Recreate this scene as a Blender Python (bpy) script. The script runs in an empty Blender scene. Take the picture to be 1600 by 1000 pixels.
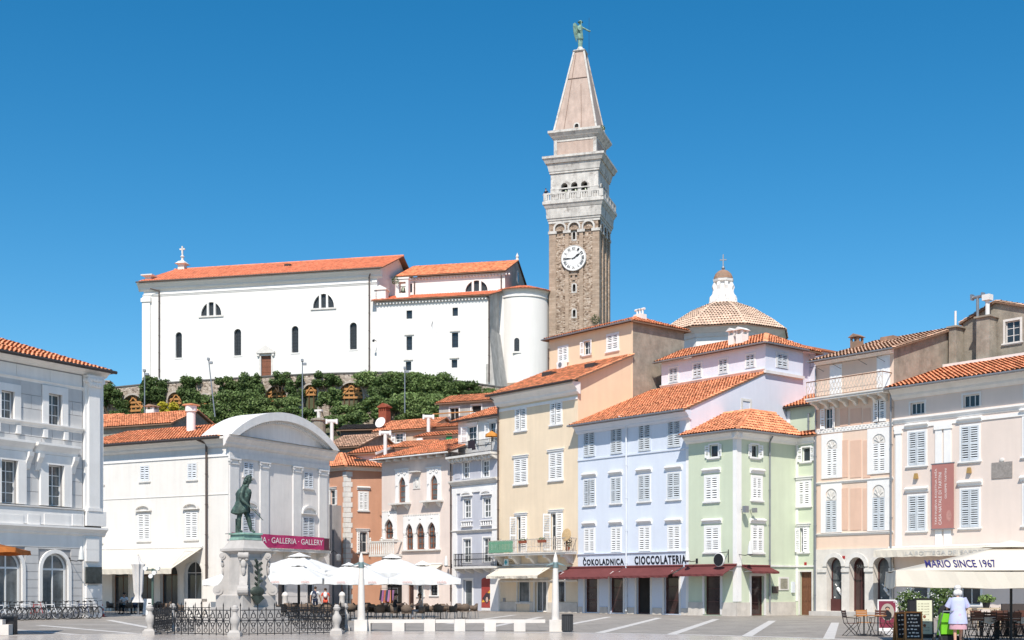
import bpy, math, random
import numpy as np
from mathutils import Matrix, Vector

random.seed(7)
NR = np.random.RandomState(11)
scene = bpy.context.scene
COL = scene.collection
R = math.radians

# ---- camera, sky, sun, exposure
FPX, HZ, CH = 2000.0, 921.0, 1.65          # focal length in photo pixels, horizon row, eye height
cam_d = bpy.data.cameras.new('camera')
cam_d.sensor_width = 36.0
cam_d.lens = 36.0 * FPX / 1600.0
cam_d.shift_y = (HZ - 500.0) / 1600.0
cam_d.clip_start = 0.1
cam_d.clip_end = 5000.0
cam = bpy.data.objects.new('camera', cam_d)
cam.location = (0, 0, CH)
cam.rotation_euler = (R(90), 0, 0)
COL.objects.link(cam)
scene.camera = cam

SUN_AZ, SUN_EL = 8.0, 50.0                 # degrees left of straight behind the camera, elevation
sv = Vector((-math.sin(R(SUN_AZ)) * math.cos(R(SUN_EL)), -math.cos(R(SUN_AZ)) * math.cos(R(SUN_EL)), math.sin(R(SUN_EL))))
world = bpy.data.worlds.new('World')
scene.world = world
world.use_nodes = True
wn = world.node_tree
for n in list(wn.nodes):
    wn.nodes.remove(n)
sky = wn.nodes.new('ShaderNodeTexSky')
sky.sky_type = 'NISHITA'
sky.sun_disc = False
sky.sun_elevation = R(SUN_EL)
sky.sun_rotation = math.atan2(sv.x, sv.y)
sky.altitude = 300.0
sky.air_density = 1.0
sky.dust_density = 0.35
sky.ozone_density = 4.0
bg = wn.nodes.new('ShaderNodeBackground')
bg.inputs['Strength'].default_value = 0.115
wo = wn.nodes.new('ShaderNodeOutputWorld')
hs = wn.nodes.new('ShaderNodeHueSaturation')
hs.inputs['Saturation'].default_value = 1.36
hs.inputs['Hue'].default_value = 0.490
wn.links.new(sky.outputs[0], hs.inputs['Color'])
wn.links.new(hs.outputs[0], bg.inputs[0])
wn.links.new(bg.outputs[0], wo.inputs[0])
sun_d = bpy.data.lights.new('sun', 'SUN')
sun_d.energy = 4.8
sun_d.angle = R(0.53)
sun_d.color = (1.0, 0.935, 0.84)
sun = bpy.data.objects.new('sun', sun_d)
sun.rotation_euler = sv.to_track_quat('Z', 'Y').to_euler()
sun.location = (-30, -60, 90)
COL.objects.link(sun)
vs = scene.view_settings
vs.view_transform = 'Standard'
vs.look = 'None'
vs.exposure = 0.24
vs.gamma = 1.0
vs.use_curve_mapping = False

# ---- pixels to places
def X_at(x, Z): return (x - 800.0) / FPX * Z
def gz(y): return CH * FPX / (y - HZ)                 # depth of a ground point seen at row y
def hz(y, Z): return CH + (HZ - y) / FPX * Z          # height of a point at depth Z seen at row y

class Fr:
    """vertical frame: local x along a wall, local y into it, local z up"""
    def __init__(s, ox, oy, oz=0.0, ang=0.0):
        s.ang = ang
        s.o = Vector((ox, oy, oz))
        s.d = Vector((math.cos(ang), math.sin(ang), 0))
        s.n = Vector((-math.sin(ang), math.cos(ang), 0))
        s.M = Matrix.Translation(s.o) @ Matrix.Rotation(ang, 4, 'Z')
    def t(s, x, yl=0.0):
        u = (x - 800.0) / FPX
        return (yl + s.o.x * s.n.x + s.o.y * s.n.y) / (u * s.n.x + s.n.y)
    def s(s, x, yl=0.0):
        t = s.t(x, yl)
        u = (x - 800.0) / FPX
        return (u * t - s.o.x) * s.d.x + (t - s.o.y) * s.d.y
    def z(s, x, y, yl=0.0):
        return CH + (HZ - y) / FPX * s.t(x, yl) - s.o.z
    def w(s, a, b, c=0.0):
        return s.M @ Vector((a, b, c))
    def sub(s, a, b, dang=0.0, c=0.0):
        p = s.w(a, b, c)
        return Fr(p.x, p.y, p.z, s.ang + dang)

def fr_dir(x, Z, dx, dy, oz=0.0):
    return Fr(X_at(x, Z), Z, oz, math.atan2(dy, dx))

# ---- objects
PF, KIDS = {}, {}
IDF = Fr(0, 0, 0, 0)

def tag(o, label=None, cat=None, group=None, kind=None):
    if label: o['label'] = label
    if cat: o['category'] = cat
    if group: o['group'] = group
    if kind: o['kind'] = kind
    return o

def thing(name, label, cat, fr, group=None):
    o = bpy.data.objects.new(name, None)
    COL.objects.link(o)
    o.empty_display_size = 0.3
    o.matrix_world = fr.M
    PF[o.name] = fr
    KIDS[o.name] = []
    tag(o, label, cat, group)
    return o

def link_mesh(name, me, parent=None, fr=None):
    o = bpy.data.objects.new(name, me)
    COL.objects.link(o)
    KIDS[o.name] = []
    if parent is not None:
        o.parent = parent
        KIDS[parent.name].append(o)
        PF[o.name] = PF[parent.name]
    else:
        fr = fr or IDF
        o.matrix_world = fr.M
        PF[o.name] = fr
    return o

def copy_tree(src, fr, label=None, group=None, mats=None, parent=None):
    c = src.copy()
    COL.objects.link(c)
    KIDS[c.name] = []
    if parent is None:
        c.matrix_world = fr.M
        if label: c['label'] = label
        if group: c['group'] = group
    else:
        c.parent = parent
        KIDS[parent.name].append(c)
    PF[c.name] = fr
    if mats and c.type == 'MESH':
        for i, sl in enumerate(c.data.materials):
            if sl and sl.name in mats:
                c.material_slots[i].link = 'OBJECT'
                c.material_slots[i].material = mats[sl.name]
    for ch in KIDS[src.name]:
        copy_tree(ch, fr, None, None, mats, c)
    return c

class MB:
    def __init__(s):
        s.v, s.f, s.mi = [], [], []
        s.cur = 0
    def add(s, vs, fs):
        o = len(s.v)
        s.v.extend([tuple(p) for p in vs])
        for f in fs:
            s.f.append(tuple(i + o for i in f))
            s.mi.append(s.cur)
        return s
    def poly(s, *pts):
        return s.add(pts, [tuple(range(len(pts)))])
    def box(s, x0, x1, y0, y1, z0, z1):
        if x0 > x1: x0, x1 = x1, x0
        if y0 > y1: y0, y1 = y1, y0
        if z0 > z1: z0, z1 = z1, z0
        return s.add([(x0, y0, z0), (x1, y0, z0), (x1, y1, z0), (x0, y1, z0), (x0, y0, z1), (x1, y0, z1), (x1, y1, z1), (x0, y1, z1)],
                     [(3, 2, 1, 0), (4, 5, 6, 7), (0, 1, 5, 4), (1, 2, 6, 5), (2, 3, 7, 6), (3, 0, 4, 7)])
    def frust(s, x0, x1, y0, y1, z0, z1, k=0.0, ky=None):
        ky = k if ky is None else ky
        return s.add([(x0, y0, z0), (x1, y0, z0), (x1, y1, z0), (x0, y1, z0), (x0 + k, y0 + ky, z1), (x1 - k, y0 + ky, z1), (x1 - k, y1 - ky, z1), (x0 + k, y1 - ky, z1)],
                     [(3, 2, 1, 0), (4, 5, 6, 7), (0, 1, 5, 4), (1, 2, 6, 5), (2, 3, 7, 6), (3, 0, 4, 7)])
    def bar(s, p, q, w, h):
        """square bar from p to q, w wide (horizontal), h deep"""
        p, q = Vector(p), Vector(q)
        d = (q - p).normalized()
        up = Vector((0, 0, 1)) if abs(d.z) < 0.95 else Vector((0, 1, 0))
        a = d.cross(up).normalized() * (w / 2)
        b = a.cross(d).normalized() * (h / 2)
        vs = [p - a - b, p + a - b, p + a + b, p - a + b, q - a - b, q + a - b, q + a + b, q - a + b]
        return s.add(vs, [(3, 2, 1, 0), (4, 5, 6, 7), (0, 1, 5, 4), (1, 2, 6, 5), (2, 3, 7, 6), (3, 0, 4, 7)])
    def extr(s, prof, x0, x1):
        """closed (y, z) profile swept along x"""
        n = len(prof)
        vs = [(x0, y, z) for y, z in prof] + [(x1, y, z) for y, z in prof]
        fs = [(i, (i + 1) % n, n + (i + 1) % n, n + i) for i in range(n)]
        return s.add(vs, fs + [tuple(range(n - 1, -1, -1)), tuple(range(n, 2 * n))])
    def prism(s, prof, y0, y1):
        """closed (x, z) profile swept along y"""
        n = len(prof)
        vs = [(x, y0, z) for x, z in prof] + [(x, y1, z) for x, z in prof]
        fs = [(i, n + i, n + (i + 1) % n, (i + 1) % n) for i in range(n)]
        return s.add(vs, fs + [tuple(range(n)), tuple(range(2 * n - 1, n - 1, -1))])
    def slab(s, prof, z0, z1):
        """closed (x, y) outline between two heights"""
        n = len(prof)
        vs = [(x, y, z0) for x, y in prof] + [(x, y, z1) for x, y in prof]
        fs = [(i, (i + 1) % n, n + (i + 1) % n, n + i) for i in range(n)]
        return s.add(vs, fs + [tuple(range(n - 1, -1, -1)), tuple(range(n, 2 * n))])
    def cyl(s, p, q, r0, r1=None, n=10):
        r1 = r0 if r1 is None else r1
        p, q = Vector(p), Vector(q)
        d = (q - p)
        if d.length < 1e-6: return s
        d.normalize()
        up = Vector((0, 0, 1)) if abs(d.z) < 0.9 else Vector((1, 0, 0))
        a = d.cross(up).normalized()
        b = d.cross(a)
        vs = []
        for c, r in ((p, r0), (q, r1)):
            for i in range(n):
                t = 2 * math.pi * i / n
                vs.append(c + a * (r * math.cos(t)) + b * (r * math.sin(t)))
        fs = [(i, (i + 1) % n, n + (i + 1) % n, n + i) for i in range(n)]
        return s.add(vs, fs + [tuple(range(n - 1, -1, -1)), tuple(range(n, 2 * n))])
    def path(s, pts, r, n=6, r1=None):
        for i in range(len(pts) - 1):
            s.cyl(pts[i], pts[i + 1], r, r, n)
        return s
    def lathe(s, prof, n=16, c=(0, 0, 0), a0=0.0, a1=2 * math.pi, sx=1.0, sy=1.0):
        full = abs(a1 - a0 - 2 * math.pi) < 1e-6
        m = n if full else n + 1
        vs, fs = [], []
        for r, z in prof:
            for i in range(m):
                t = a0 + (a1 - a0) * i / n
                vs.append((c[0] + r * math.cos(t) * sx, c[1] + r * math.sin(t) * sy, c[2] + z))
        for j in range(len(prof) - 1):
            for i in range(n):
                k = (i + 1) % m if full else i + 1
                fs.append((j * m + i, j * m + k, (j + 1) * m + k, (j + 1) * m + i))
        if full:
            fs.append(tuple(range(m - 1, -1, -1)))
            fs.append(tuple((len(prof) - 1) * m + i for i in range(m)))
        return s.add(vs, fs)
    def ball(s, c, r, nu=10, nv=7):
        rx, ry, rz = r if hasattr(r, '__len__') else (r, r, r)
        vs, fs = [], []
        for j in range(1, nv):
            p = math.pi * j / nv
            for i in range(nu):
                t = 2 * math.pi * i / nu
                vs.append((c[0] + rx * math.sin(p) * math.cos(t), c[1] + ry * math.sin(p) * math.sin(t), c[2] - rz * math.cos(p)))
        b = len(vs); vs.append((c[0], c[1], c[2] - rz)); vs.append((c[0], c[1], c[2] + rz))
        for j in range(nv - 2):
            for i in range(nu):
                k = (i + 1) % nu
                fs.append((j * nu + i, j * nu + k, (j + 1) * nu + k, (j + 1) * nu + i))
        for i in range(nu):
            k = (i + 1) % nu
            fs.append((b, k, i)); fs.append((b + 1, (nv - 2) * nu + i, (nv - 2) * nu + k))
        return s.add(vs, fs)
    def xf(s, M, start=0):
        for i in range(start, len(s.v)):
            s.v[i] = tuple(M @ Vector(s.v[i]))
        return s
    def join(s, o, M=None):
        vs = [tuple(M @ Vector(p)) for p in o.v] if M is not None else o.v
        off = len(s.v)
        s.v.extend(vs)
        for f, m in zip(o.f, o.mi):
            s.f.append(tuple(i + off for i in f)); s.mi.append(m)
        return s
    def mesh(s, name, mats, M=None, smooth=None):
        me = bpy.data.meshes.new(name)
        vs = [tuple(M @ Vector(p)) for p in s.v] if M is not None else s.v
        me.from_pydata(vs, [], s.f)
        for m in (mats if isinstance(mats, (list, tuple)) else [mats]):
            me.materials.append(m)
        if any(s.mi):
            me.polygons.foreach_set('material_index', s.mi)
        if smooth is not None:
            me.polygons.foreach_set('use_smooth', [True] * len(me.polygons))
            me.update()
            me.set_sharp_from_angle(angle=R(smooth))
        me.update()
        return me
    def build(s, name, mats, parent=None, fr=None, smooth=None):
        if parent is not None:
            pf = PF[parent.name]
            M = None if (fr is None or fr is pf) else pf.M.inverted() @ fr.M
        else:
            M = None
        return link_mesh(name, s.mesh(name, mats, M, smooth), parent, fr)

# ---- materials
MATS = {}
def pm(name, col, rough=0.85, var=0.10, scale=1.2, bump=0.15, bscale=30.0, streak=0.0, metal=0.0, attr=None, attr_amt=0.25,
       spec=0.35, dark=None, dark_amt=0.0, dark_scale=0.6, dark_lo=0.55, emit=None, alpha_tr=0.0):
    if name in MATS: return MATS[name]
    m = bpy.data.materials.new(name)
    m.use_nodes = True
    nt = m.node_tree
    N, L = nt.nodes, nt.links
    b = N['Principled BSDF']
    b.inputs['Roughness'].default_value = rough
    b.inputs['Metallic'].default_value = metal
    b.inputs['Specular IOR Level'].default_value = spec
    tc = N.new('ShaderNodeTexCoord')
    base = N.new('ShaderNodeRGB'); base.outputs[0].default_value = (*col, 1)
    out = base.outputs[0]
    def mul(out, fac_out, lo, hi):
        mr = N.new('ShaderNodeMapRange')
        mr.inputs['From Min'].default_value = 0.3; mr.inputs['From Max'].default_value = 0.7
        mr.inputs['To Min'].default_value = lo; mr.inputs['To Max'].default_value = hi
        L.new(fac_out, mr.inputs['Value'])
        mx = N.new('ShaderNodeMix'); mx.data_type = 'RGBA'; mx.blend_type = 'MULTIPLY'
        mx.inputs['Factor'].default_value = 1.0
        L.new(out, mx.inputs['A'])
        L.new(mr.outputs[0], mx.inputs['B'])
        return mx.outputs['Result']
    if var > 0:
        n1 = N.new('ShaderNodeTexNoise'); n1.inputs['Scale'].default_value = scale
        n1.inputs['Detail'].default_value = 8; n1.inputs['Roughness'].default_value = 0.65
        L.new(tc.outputs['Object'], n1.inputs['Vector'])
        out = mul(out, n1.outputs['Fac'], 1 - var, 1 + var * 0.5)
    if streak > 0:
        mp = N.new('ShaderNodeMapping'); mp.inputs['Scale'].default_value = (1.0, 1.0, 0.10)
        L.new(tc.outputs['Object'], mp.inputs['Vector'])
        n2 = N.new('ShaderNodeTexNoise'); n2.inputs['Scale'].default_value = 2.6; n2.inputs['Detail'].default_value = 6
        L.new(mp.outputs[0], n2.inputs['Vector'])
        out = mul(out, n2.outputs['Fac'], 1 - streak, 1.0)
    if dark is not None:
        n3 = N.new('ShaderNodeTexNoise'); n3.inputs['Scale'].default_value = dark_scale
        n3.inputs['Detail'].default_value = 10; n3.inputs['Roughness'].default_value = 0.7
        L.new(tc.outputs['Object'], n3.inputs['Vector'])
        mr = N.new('ShaderNodeMapRange'); mr.inputs['From Min'].default_value = dark_lo; mr.inputs['From Max'].default_value = dark_lo + 0.12
        mr.inputs['To Max'].default_value = dark_amt
        L.new(n3.outputs['Fac'], mr.inputs['Value'])
        mx = N.new('ShaderNodeMix'); mx.data_type = 'RGBA'
        L.new(mr.outputs[0], mx.inputs['Factor']); L.new(out, mx.inputs['A'])
        mx.inputs['B'].default_value = (*dark, 1)
        out = mx.outputs['Result']
    if attr:
        at = N.new('ShaderNodeAttribute'); at.attribute_name = attr
        mr = N.new('ShaderNodeMapRange'); mr.inputs['To Min'].default_value = 1 - attr_amt; mr.inputs['To Max'].default_value = 1 + attr_amt
        L.new(at.outputs['Fac'], mr.inputs['Value'])
        mx = N.new('ShaderNodeMix'); mx.data_type = 'RGBA'; mx.blend_type = 'MULTIPLY'; mx.inputs['Factor'].default_value = 1.0
        L.new(out, mx.inputs['A']); L.new(mr.outputs[0], mx.inputs['B'])
        out = mx.outputs['Result']
    L.new(out, b.inputs['Base Color'])
    if bump > 0:
        nb = N.new('ShaderNodeTexNoise'); nb.inputs['Scale'].default_value = bscale; nb.inputs['Detail'].default_value = 5
        L.new(tc.outputs['Object'], nb.inputs['Vector'])
        bn = N.new('ShaderNodeBump'); bn.inputs['Strength'].default_value = bump; bn.inputs['Distance'].default_value = 0.03
        L.new(nb.outputs['Fac'], bn.inputs['Height']); L.new(bn.outputs[0], b.inputs['Normal'])
    if alpha_tr > 0:
        tr = N.new('ShaderNodeBsdfTranslucent'); L.new(out, tr.inputs['Color'])
        ms = N.new('ShaderNodeMixShader'); ms.inputs[0].default_value = alpha_tr
        L.new(b.outputs[0], ms.inputs[1]); L.new(tr.outputs[0], ms.inputs[2])
        L.new(ms.outputs[0], N['Material Output'].inputs['Surface'])
    MATS[name] = m
    return m

def stone_mat(name, c1, c2, mortar, bw, bh, rough=0.85, var=0.3, msize=0.02, bump=0.5, rot=None, spec=0.3, mix_noise=0.5, sq=1.0, dist=0.012):
    """coursed stone: colour differs per block, joints sunk by bump"""
    if name in MATS: return MATS[name]
    m = bpy.data.materials.new(name); m.use_nodes = True
    nt = m.node_tree; N, L = nt.nodes, nt.links
    b = N['Principled BSDF']; b.inputs['Roughness'].default_value = rough; b.inputs['Specular IOR Level'].default_value = spec
    tc = N.new('ShaderNodeTexCoord')
    mp = N.new('ShaderNodeMapping')
    if rot: mp.inputs['Rotation'].default_value = rot
    L.new(tc.outputs['Object'], mp.inputs['Vector'])
    nz = N.new('ShaderNodeTexNoise'); nz.inputs['Scale'].default_value = 1.5 / bh
    L.new(mp.outputs[0], nz.inputs['Vector'])
    sc = N.new('ShaderNodeVectorMath'); sc.operation = 'SCALE'; sc.inputs['Scale'].default_value = bh * 0.35 * mix_noise
    L.new(nz.outputs['Color'], sc.inputs[0])
    ad = N.new('ShaderNodeVectorMath'); ad.operation = 'ADD'
    L.new(mp.outputs[0], ad.inputs[0]); L.new(sc.outputs[0], ad.inputs[1])
    br = N.new('ShaderNodeTexBrick')
    br.inputs['Scale'].default_value = 1.0
    br.inputs['Brick Width'].default_value = bw; br.inputs['Row Height'].default_value = bh
    br.inputs['Mortar Size'].default_value = msize; br.inputs['Mortar Smooth'].default_value = 0.3
    br.inputs['Color1'].default_value = (*c1, 1); br.inputs['Color2'].default_value = (*c2, 1); br.inputs['Mortar'].default_value = (*mortar, 1)
    L.new(ad.outputs[0], br.inputs['Vector'])
    n1 = N.new('ShaderNodeTexNoise'); n1.inputs['Scale'].default_value = 0.7; n1.inputs['Detail'].default_value = 9; n1.inputs['Roughness'].default_value = 0.7
    L.new(tc.outputs['Object'], n1.inputs['Vector'])
    mr = N.new('ShaderNodeMapRange'); mr.inputs['From Min'].default_value = 0.3; mr.inputs['From Max'].default_value = 0.7
    mr.inputs['To Min'].default_value = 1 - var; mr.inputs['To Max'].default_value = 1 + var * 0.5
    L.new(n1.outputs['Fac'], mr.inputs['Value'])
    mx = N.new('ShaderNodeMix'); mx.data_type = 'RGBA'; mx.blend_type = 'MULTIPLY'; mx.inputs['Factor'].default_value = 1
    L.new(br.outputs['Color'], mx.inputs['A']); L.new(mr.outputs[0], mx.inputs['B'])
    L.new(mx.outputs['Result'], b.inputs['Base Color'])
    bn = N.new('ShaderNodeBump'); bn.inputs['Strength'].default_value = bump; bn.inputs['Distance'].default_value = dist
    bn.invert = True
    L.new(br.outputs['Fac'], bn.inputs['Height']); L.new(bn.outputs[0], b.inputs['Normal'])
    MATS[name] = m
    return m

def rubble_mat(name, cols, scale, mortar, rough=0.9, bump=0.6, zs=1.6):
    """rubble masonry: voronoi stones, each its own colour"""
    m = bpy.data.materials.new(name); m.use_nodes = True
    nt = m.node_tree; N, L = nt.nodes, nt.links
    b = N['Principled BSDF']; b.inputs['Roughness'].default_value = rough; b.inputs['Specular IOR Level'].default_value = 0.2
    tc = N.new('ShaderNodeTexCoord'); mp = N.new('ShaderNodeMapping'); mp.inputs['Scale'].default_value = (1, 1, zs)
    L.new(tc.outputs['Object'], mp.inputs['Vector'])
    v1 = N.new('ShaderNodeTexVoronoi'); v1.inputs['Scale'].default_value = scale
    v2 = N.new('ShaderNodeTexVoronoi'); v2.feature = 'DISTANCE_TO_EDGE'; v2.inputs['Scale'].default_value = scale
    L.new(mp.outputs[0], v1.inputs['Vector']); L.new(mp.outputs[0], v2.inputs['Vector'])
    sp = N.new('ShaderNodeSeparateColor'); L.new(v1.outputs['Color'], sp.inputs[0])
    cr = N.new('ShaderNodeValToRGB'); cr.color_ramp.interpolation = 'LINEAR'
    els = cr.color_ramp.elements
    while len(els) < len(cols): els.new(0.5)
    for i, c in enumerate(cols):
        els[i].position = i / (len(cols) - 1); els[i].color = (*c, 1)
    L.new(sp.outputs[0], cr.inputs[0])
    mr = N.new('ShaderNodeMapRange'); mr.inputs['From Min'].default_value = 0.01; mr.inputs['From Max'].default_value = 0.09
    L.new(v2.outputs['Distance'], mr.inputs['Value'])
    mx = N.new('ShaderNodeMix'); mx.data_type = 'RGBA'
    L.new(mr.outputs[0], mx.inputs['Factor']); mx.inputs['A'].default_value = (*mortar, 1); L.new(cr.outputs[0], mx.inputs['B'])
    n1 = N.new('ShaderNodeTexNoise'); n1.inputs['Scale'].default_value = 0.5; n1.inputs['Detail'].default_value = 9; n1.inputs['Roughness'].default_value = 0.7
    L.new(tc.outputs['Object'], n1.inputs['Vector'])
    m2 = N.new('ShaderNodeMapRange'); m2.inputs['From Min'].default_value = 0.3; m2.inputs['From Max'].default_value = 0.7
    m2.inputs['To Min'].default_value = 0.78; m2.inputs['To Max'].default_value = 1.1
    L.new(n1.outputs['Fac'], m2.inputs['Value'])
    my = N.new('ShaderNodeMix'); my.data_type = 'RGBA'; my.blend_type = 'MULTIPLY'; my.inputs['Factor'].default_value = 1
    L.new(mx.outputs['Result'], my.inputs['A']); L.new(m2.outputs[0], my.inputs['B'])
    L.new(my.outputs['Result'], b.inputs['Base Color'])
    bn = N.new('ShaderNodeBump'); bn.inputs['Strength'].default_value = bump; bn.inputs['Distance'].default_value = 0.05
    L.new(mr.outputs[0], bn.inputs['Height']); L.new(bn.outputs[0], b.inputs['Normal'])
    MATS[name] = m
    return m

WHITE = pm('white_plaster', (.80, .775, .74), var=.06, streak=.06, scale=.5)
CHURCHW = pm('church_limewash', (.79, .77, .74), var=.04, streak=.05, scale=.3, dark=(.66, .64, .61), dark_amt=.4, dark_scale=.5, dark_lo=.62)
STONEW = pm('white_stone', (.72, .69, .65), var=.16, scale=2.5, streak=.10, dark=(.42, .39, .36), dark_amt=.5, dark_scale=1.5, dark_lo=.6)
TRIM = pm('pale_trim', (.74, .72, .70), var=.07, scale=2, streak=.08)
TRIMW = pm('white_trim', (.82, .80, .78), var=.05, scale=2, streak=.05)
SHUT = pm('white_shutter', (.80, .80, .80), rough=.6, var=.05, bump=0)
SHUTG = pm('grey_shutter', (.60, .64, .68), rough=.6, var=.14, bump=0, scale=3, streak=.15)
SHUTB = pm('pale_blue_shutter', (.66, .69, .73), rough=.6, var=.08, bump=0)
FRAMEW = pm('white_window_frame', (.78, .78, .77), rough=.5, var=.03, bump=0)
WOODB = pm('brown_wood', (.17, .075, .04), rough=.5, var=.25, scale=6, bump=.1)
WOODR = pm('reddish_wood', (.23, .09, .05), rough=.5, var=.25, scale=6, bump=.1)
DOORD = pm('dark_red_door', (.085, .03, .028), rough=.4, var=.15, bump=.05)
PLANK = pm('new_timber', (.46, .22, .075), rough=.7, var=.2, scale=4, bump=.1)
GLASS = pm('window_glass', (.035, .045, .055), rough=.06, var=.5, scale=.9, bump=0, spec=.6)
GLASSC = pm('curtained_glass', (.16, .18, .19), rough=.08, var=.6, scale=1.3, bump=0, spec=.6, streak=.5)
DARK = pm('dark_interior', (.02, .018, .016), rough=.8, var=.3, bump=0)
IRON = pm('black_iron', (.025, .025, .028), rough=.5, var=.2, bump=.05, metal=.3)
ZINC = pm('zinc_metal', (.30, .31, .33), rough=.45, var=.15, bump=0, metal=.6)
PIPED = pm('dark_pipe', (.10, .075, .065), rough=.5, var=.15, bump=0)
GUTD = pm('dark_gutter', (.05, .042, .04), rough=.5, var=.15, bump=0)
TILE = pm('terracotta_tile', (.80, .32, .165), rough=.8, var=.20, scale=1.0, bump=.2, bscale=14, attr='tint', attr_amt=.34, dark=(.42, .24, .17), dark_amt=.55, dark_scale=1.0, dark_lo=.60, spec=.2)
TILEO = pm('old_tile', (.58, .36, .25), rough=.85, var=.30, scale=1.2, bump=.2, bscale=14, attr='tint', attr_amt=.42, dark=(.33, .26, .20), dark_amt=.6, dark_scale=1.8, dark_lo=.50, spec=.2)
TILEC = pm('church_tile', (.70, .25, .14), rough=.85, var=.15, scale=.4, bump=.2, attr='tint', attr_amt=.2, spec=.2, dark=(.42, .18, .11), dark_amt=.3, dark_scale=.5, dark_lo=.6)
TILEP = pm('pale_dome_tile', (.68, .49, .37), rough=.85, var=.2, scale=.7, bump=.2, attr='tint', attr_amt=.14, spec=.2)
DECK = pm('roof_boarding', (.20, .12, .08), var=.2, bump=.1)
PLASTG = pm('bare_grey_render', (.34, .30, .245), var=.35, scale=1.2, bump=.5, bscale=6, streak=.15, dark=(.42, .38, .33), dark_amt=.6, dark_scale=.9, dark_lo=.57)
PLASTL = pm('weathered_white_render', (.55, .53, .50), var=.3, scale=.9, bump=.3, bscale=5, streak=.25, dark=(.30, .29, .28), dark_amt=.5, dark_scale=.7, dark_lo=.56)
CREAMF = pm('cream_canvas', (.80, .735, .63), rough=.9, var=.05, bump=.05, alpha_tr=.22, spec=.1)
WHITEF = pm('white_canvas', (.84, .83, .81), rough=.9, var=.04, bump=.05, alpha_tr=.22, spec=.1)
BURG = pm('burgundy_canvas', (.17, .055, .055), rough=.9, var=.15, bump=.05, alpha_tr=.1, spec=.1)
# ---- walls with openings
def arch_pts(a, b, zs, zt, kind, n=12):
    m, hw, h = (a + b) / 2, (b - a) / 2, zt - zs
    if kind == 'p':                                   # pointed
        k = max(2, n // 2); L = []
        for i in range(k + 1):
            t = R(60) * i / k
            L.append((b - 2 * hw * math.cos(t), zs + h * math.sin(t) / math.sin(R(60))))
        return L + [(a + b - x, z) for x, z in reversed(L[:-1])]
    return [(m - hw * math.cos(math.pi * i / n), zs + h * math.sin(math.pi * i / n)) for i in range(n + 1)]

def hole_outline(h):
    a, b, c, d, kind, zs = h
    if not kind: return [(a, c), (b, c), (b, d), (a, d)]
    return [(a, c), (b, c)] + list(reversed(arch_pts(a, b, zs, d, kind)))

def wall_grid(mb, s0, s1, z0, z1, holes, rev=0.2, y=0.0):
    hs_ = [h for h in holes if h[1] > s0 and h[0] < s1 and h[3] > z0 and h[2] < z1]
    xs = sorted(set([s0, s1] + [min(max(v, s0), s1) for h in hs_ for v in h[:2]]))
    zs = sorted(set([z0, z1] + [min(max(v, z0), z1) for h in hs_ for v in h[2:4]]))
    for i in range(len(xs) - 1):
        if xs[i + 1] - xs[i] < 1e-5: continue
        for j in range(len(zs) - 1):
            if zs[j + 1] - zs[j] < 1e-5: continue
            cx, cz = (xs[i] + xs[i + 1]) / 2, (zs[j] + zs[j + 1]) / 2
            if any(h[0] < cx < h[1] and h[2] < cz < h[3] for h in hs_): continue
            mb.poly((xs[i], y, zs[j]), (xs[i + 1], y, zs[j]), (xs[i + 1], y, zs[j + 1]), (xs[i], y, zs[j + 1]))
    for h in hs_:
        a, b, c, d, kind, sp = h
        if kind:
            A = arch_pts(a, b, sp, d, kind)
            for p, q in zip(A[:-1], A[1:]):
                if d - min(p[1], q[1]) > 1e-5:
                    mb.poly((p[0], y, p[1]), (q[0], y, q[1]), (q[0], y, d + 0), (p[0], y, d + 0))
        O = hole_outline(h)
        for p, q in zip(O, O[1:] + O[:1]):
            mb.poly((p[0], y, p[1]), (q[0], y, q[1]), (q[0], y + rev, q[1]), (p[0], y + rev, p[1]))

def outline_ring(mb, outer, inner, y0, y1):
    """frame between two outlines of equal length, from y0 (front) to y1"""
    n = len(outer)
    vs = [(x, y0, z) for x, z in outer] + [(x, y0, z) for x, z in inner] + [(x, y1, z) for x, z in outer] + [(x, y1, z) for x, z in inner]
    fs = []
    for i in range(n):
        k = (i + 1) % n
        fs += [(i, k, n + k, n + i), (i, 2 * n + i, 2 * n + k, k), (n + i, n + k, 3 * n + k, 3 * n + i), (2 * n + i, 3 * n + i, 3 * n + k, 2 * n + k)]
    mb.add(vs, fs)

def grow(h, w, wb=None):
    a, b, c, d, kind, zs = h
    return (a - w, b + w, c - (w if wb is None else wb), d + w, kind, zs)

def shutter_mesh(w, h, slat=0.12, solid=False):
    m = MB(); st = min(0.07, w * .18)
    m.box(0, st, -.045, 0, 0, h); m.box(w - st, w, -.045, 0, 0, h)
    m.box(st, w - st, -.043, -.002, 0, .09); m.box(st, w - st, -.043, -.002, h - .08, h)
    m.box(st, w - st, -.043, -.002, h * .48 - .04, h * .48 + .04)
    if solid:
        m.box(st, w - st, -.03, -.012, .09, h - .08)
    else:
        for z0, z1 in ((.09, h * .48 - .04), (h * .48 + .04, h - .08)):
            k = max(2, int((z1 - z0) / slat)); p = (z1 - z0) / k
            for i in range(k):
                z = z0 + p * i
                m.add([(st, -.036, z + p * .02), (w - st, -.036, z + p * .02), (w - st, -.006, z + p * .46), (st, -.006, z + p * .46),
                       (st, -.042, z + p * .16), (w - st, -.042, z + p * .16), (w - st, -.012, z + p * .60), (st, -.012, z + p * .60)],
                      [(3, 2, 1, 0), (4, 5, 6, 7), (0, 1, 5, 4), (1, 2, 6, 5), (2, 3, 7, 6), (3, 0, 4, 7)])
    return m

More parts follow.
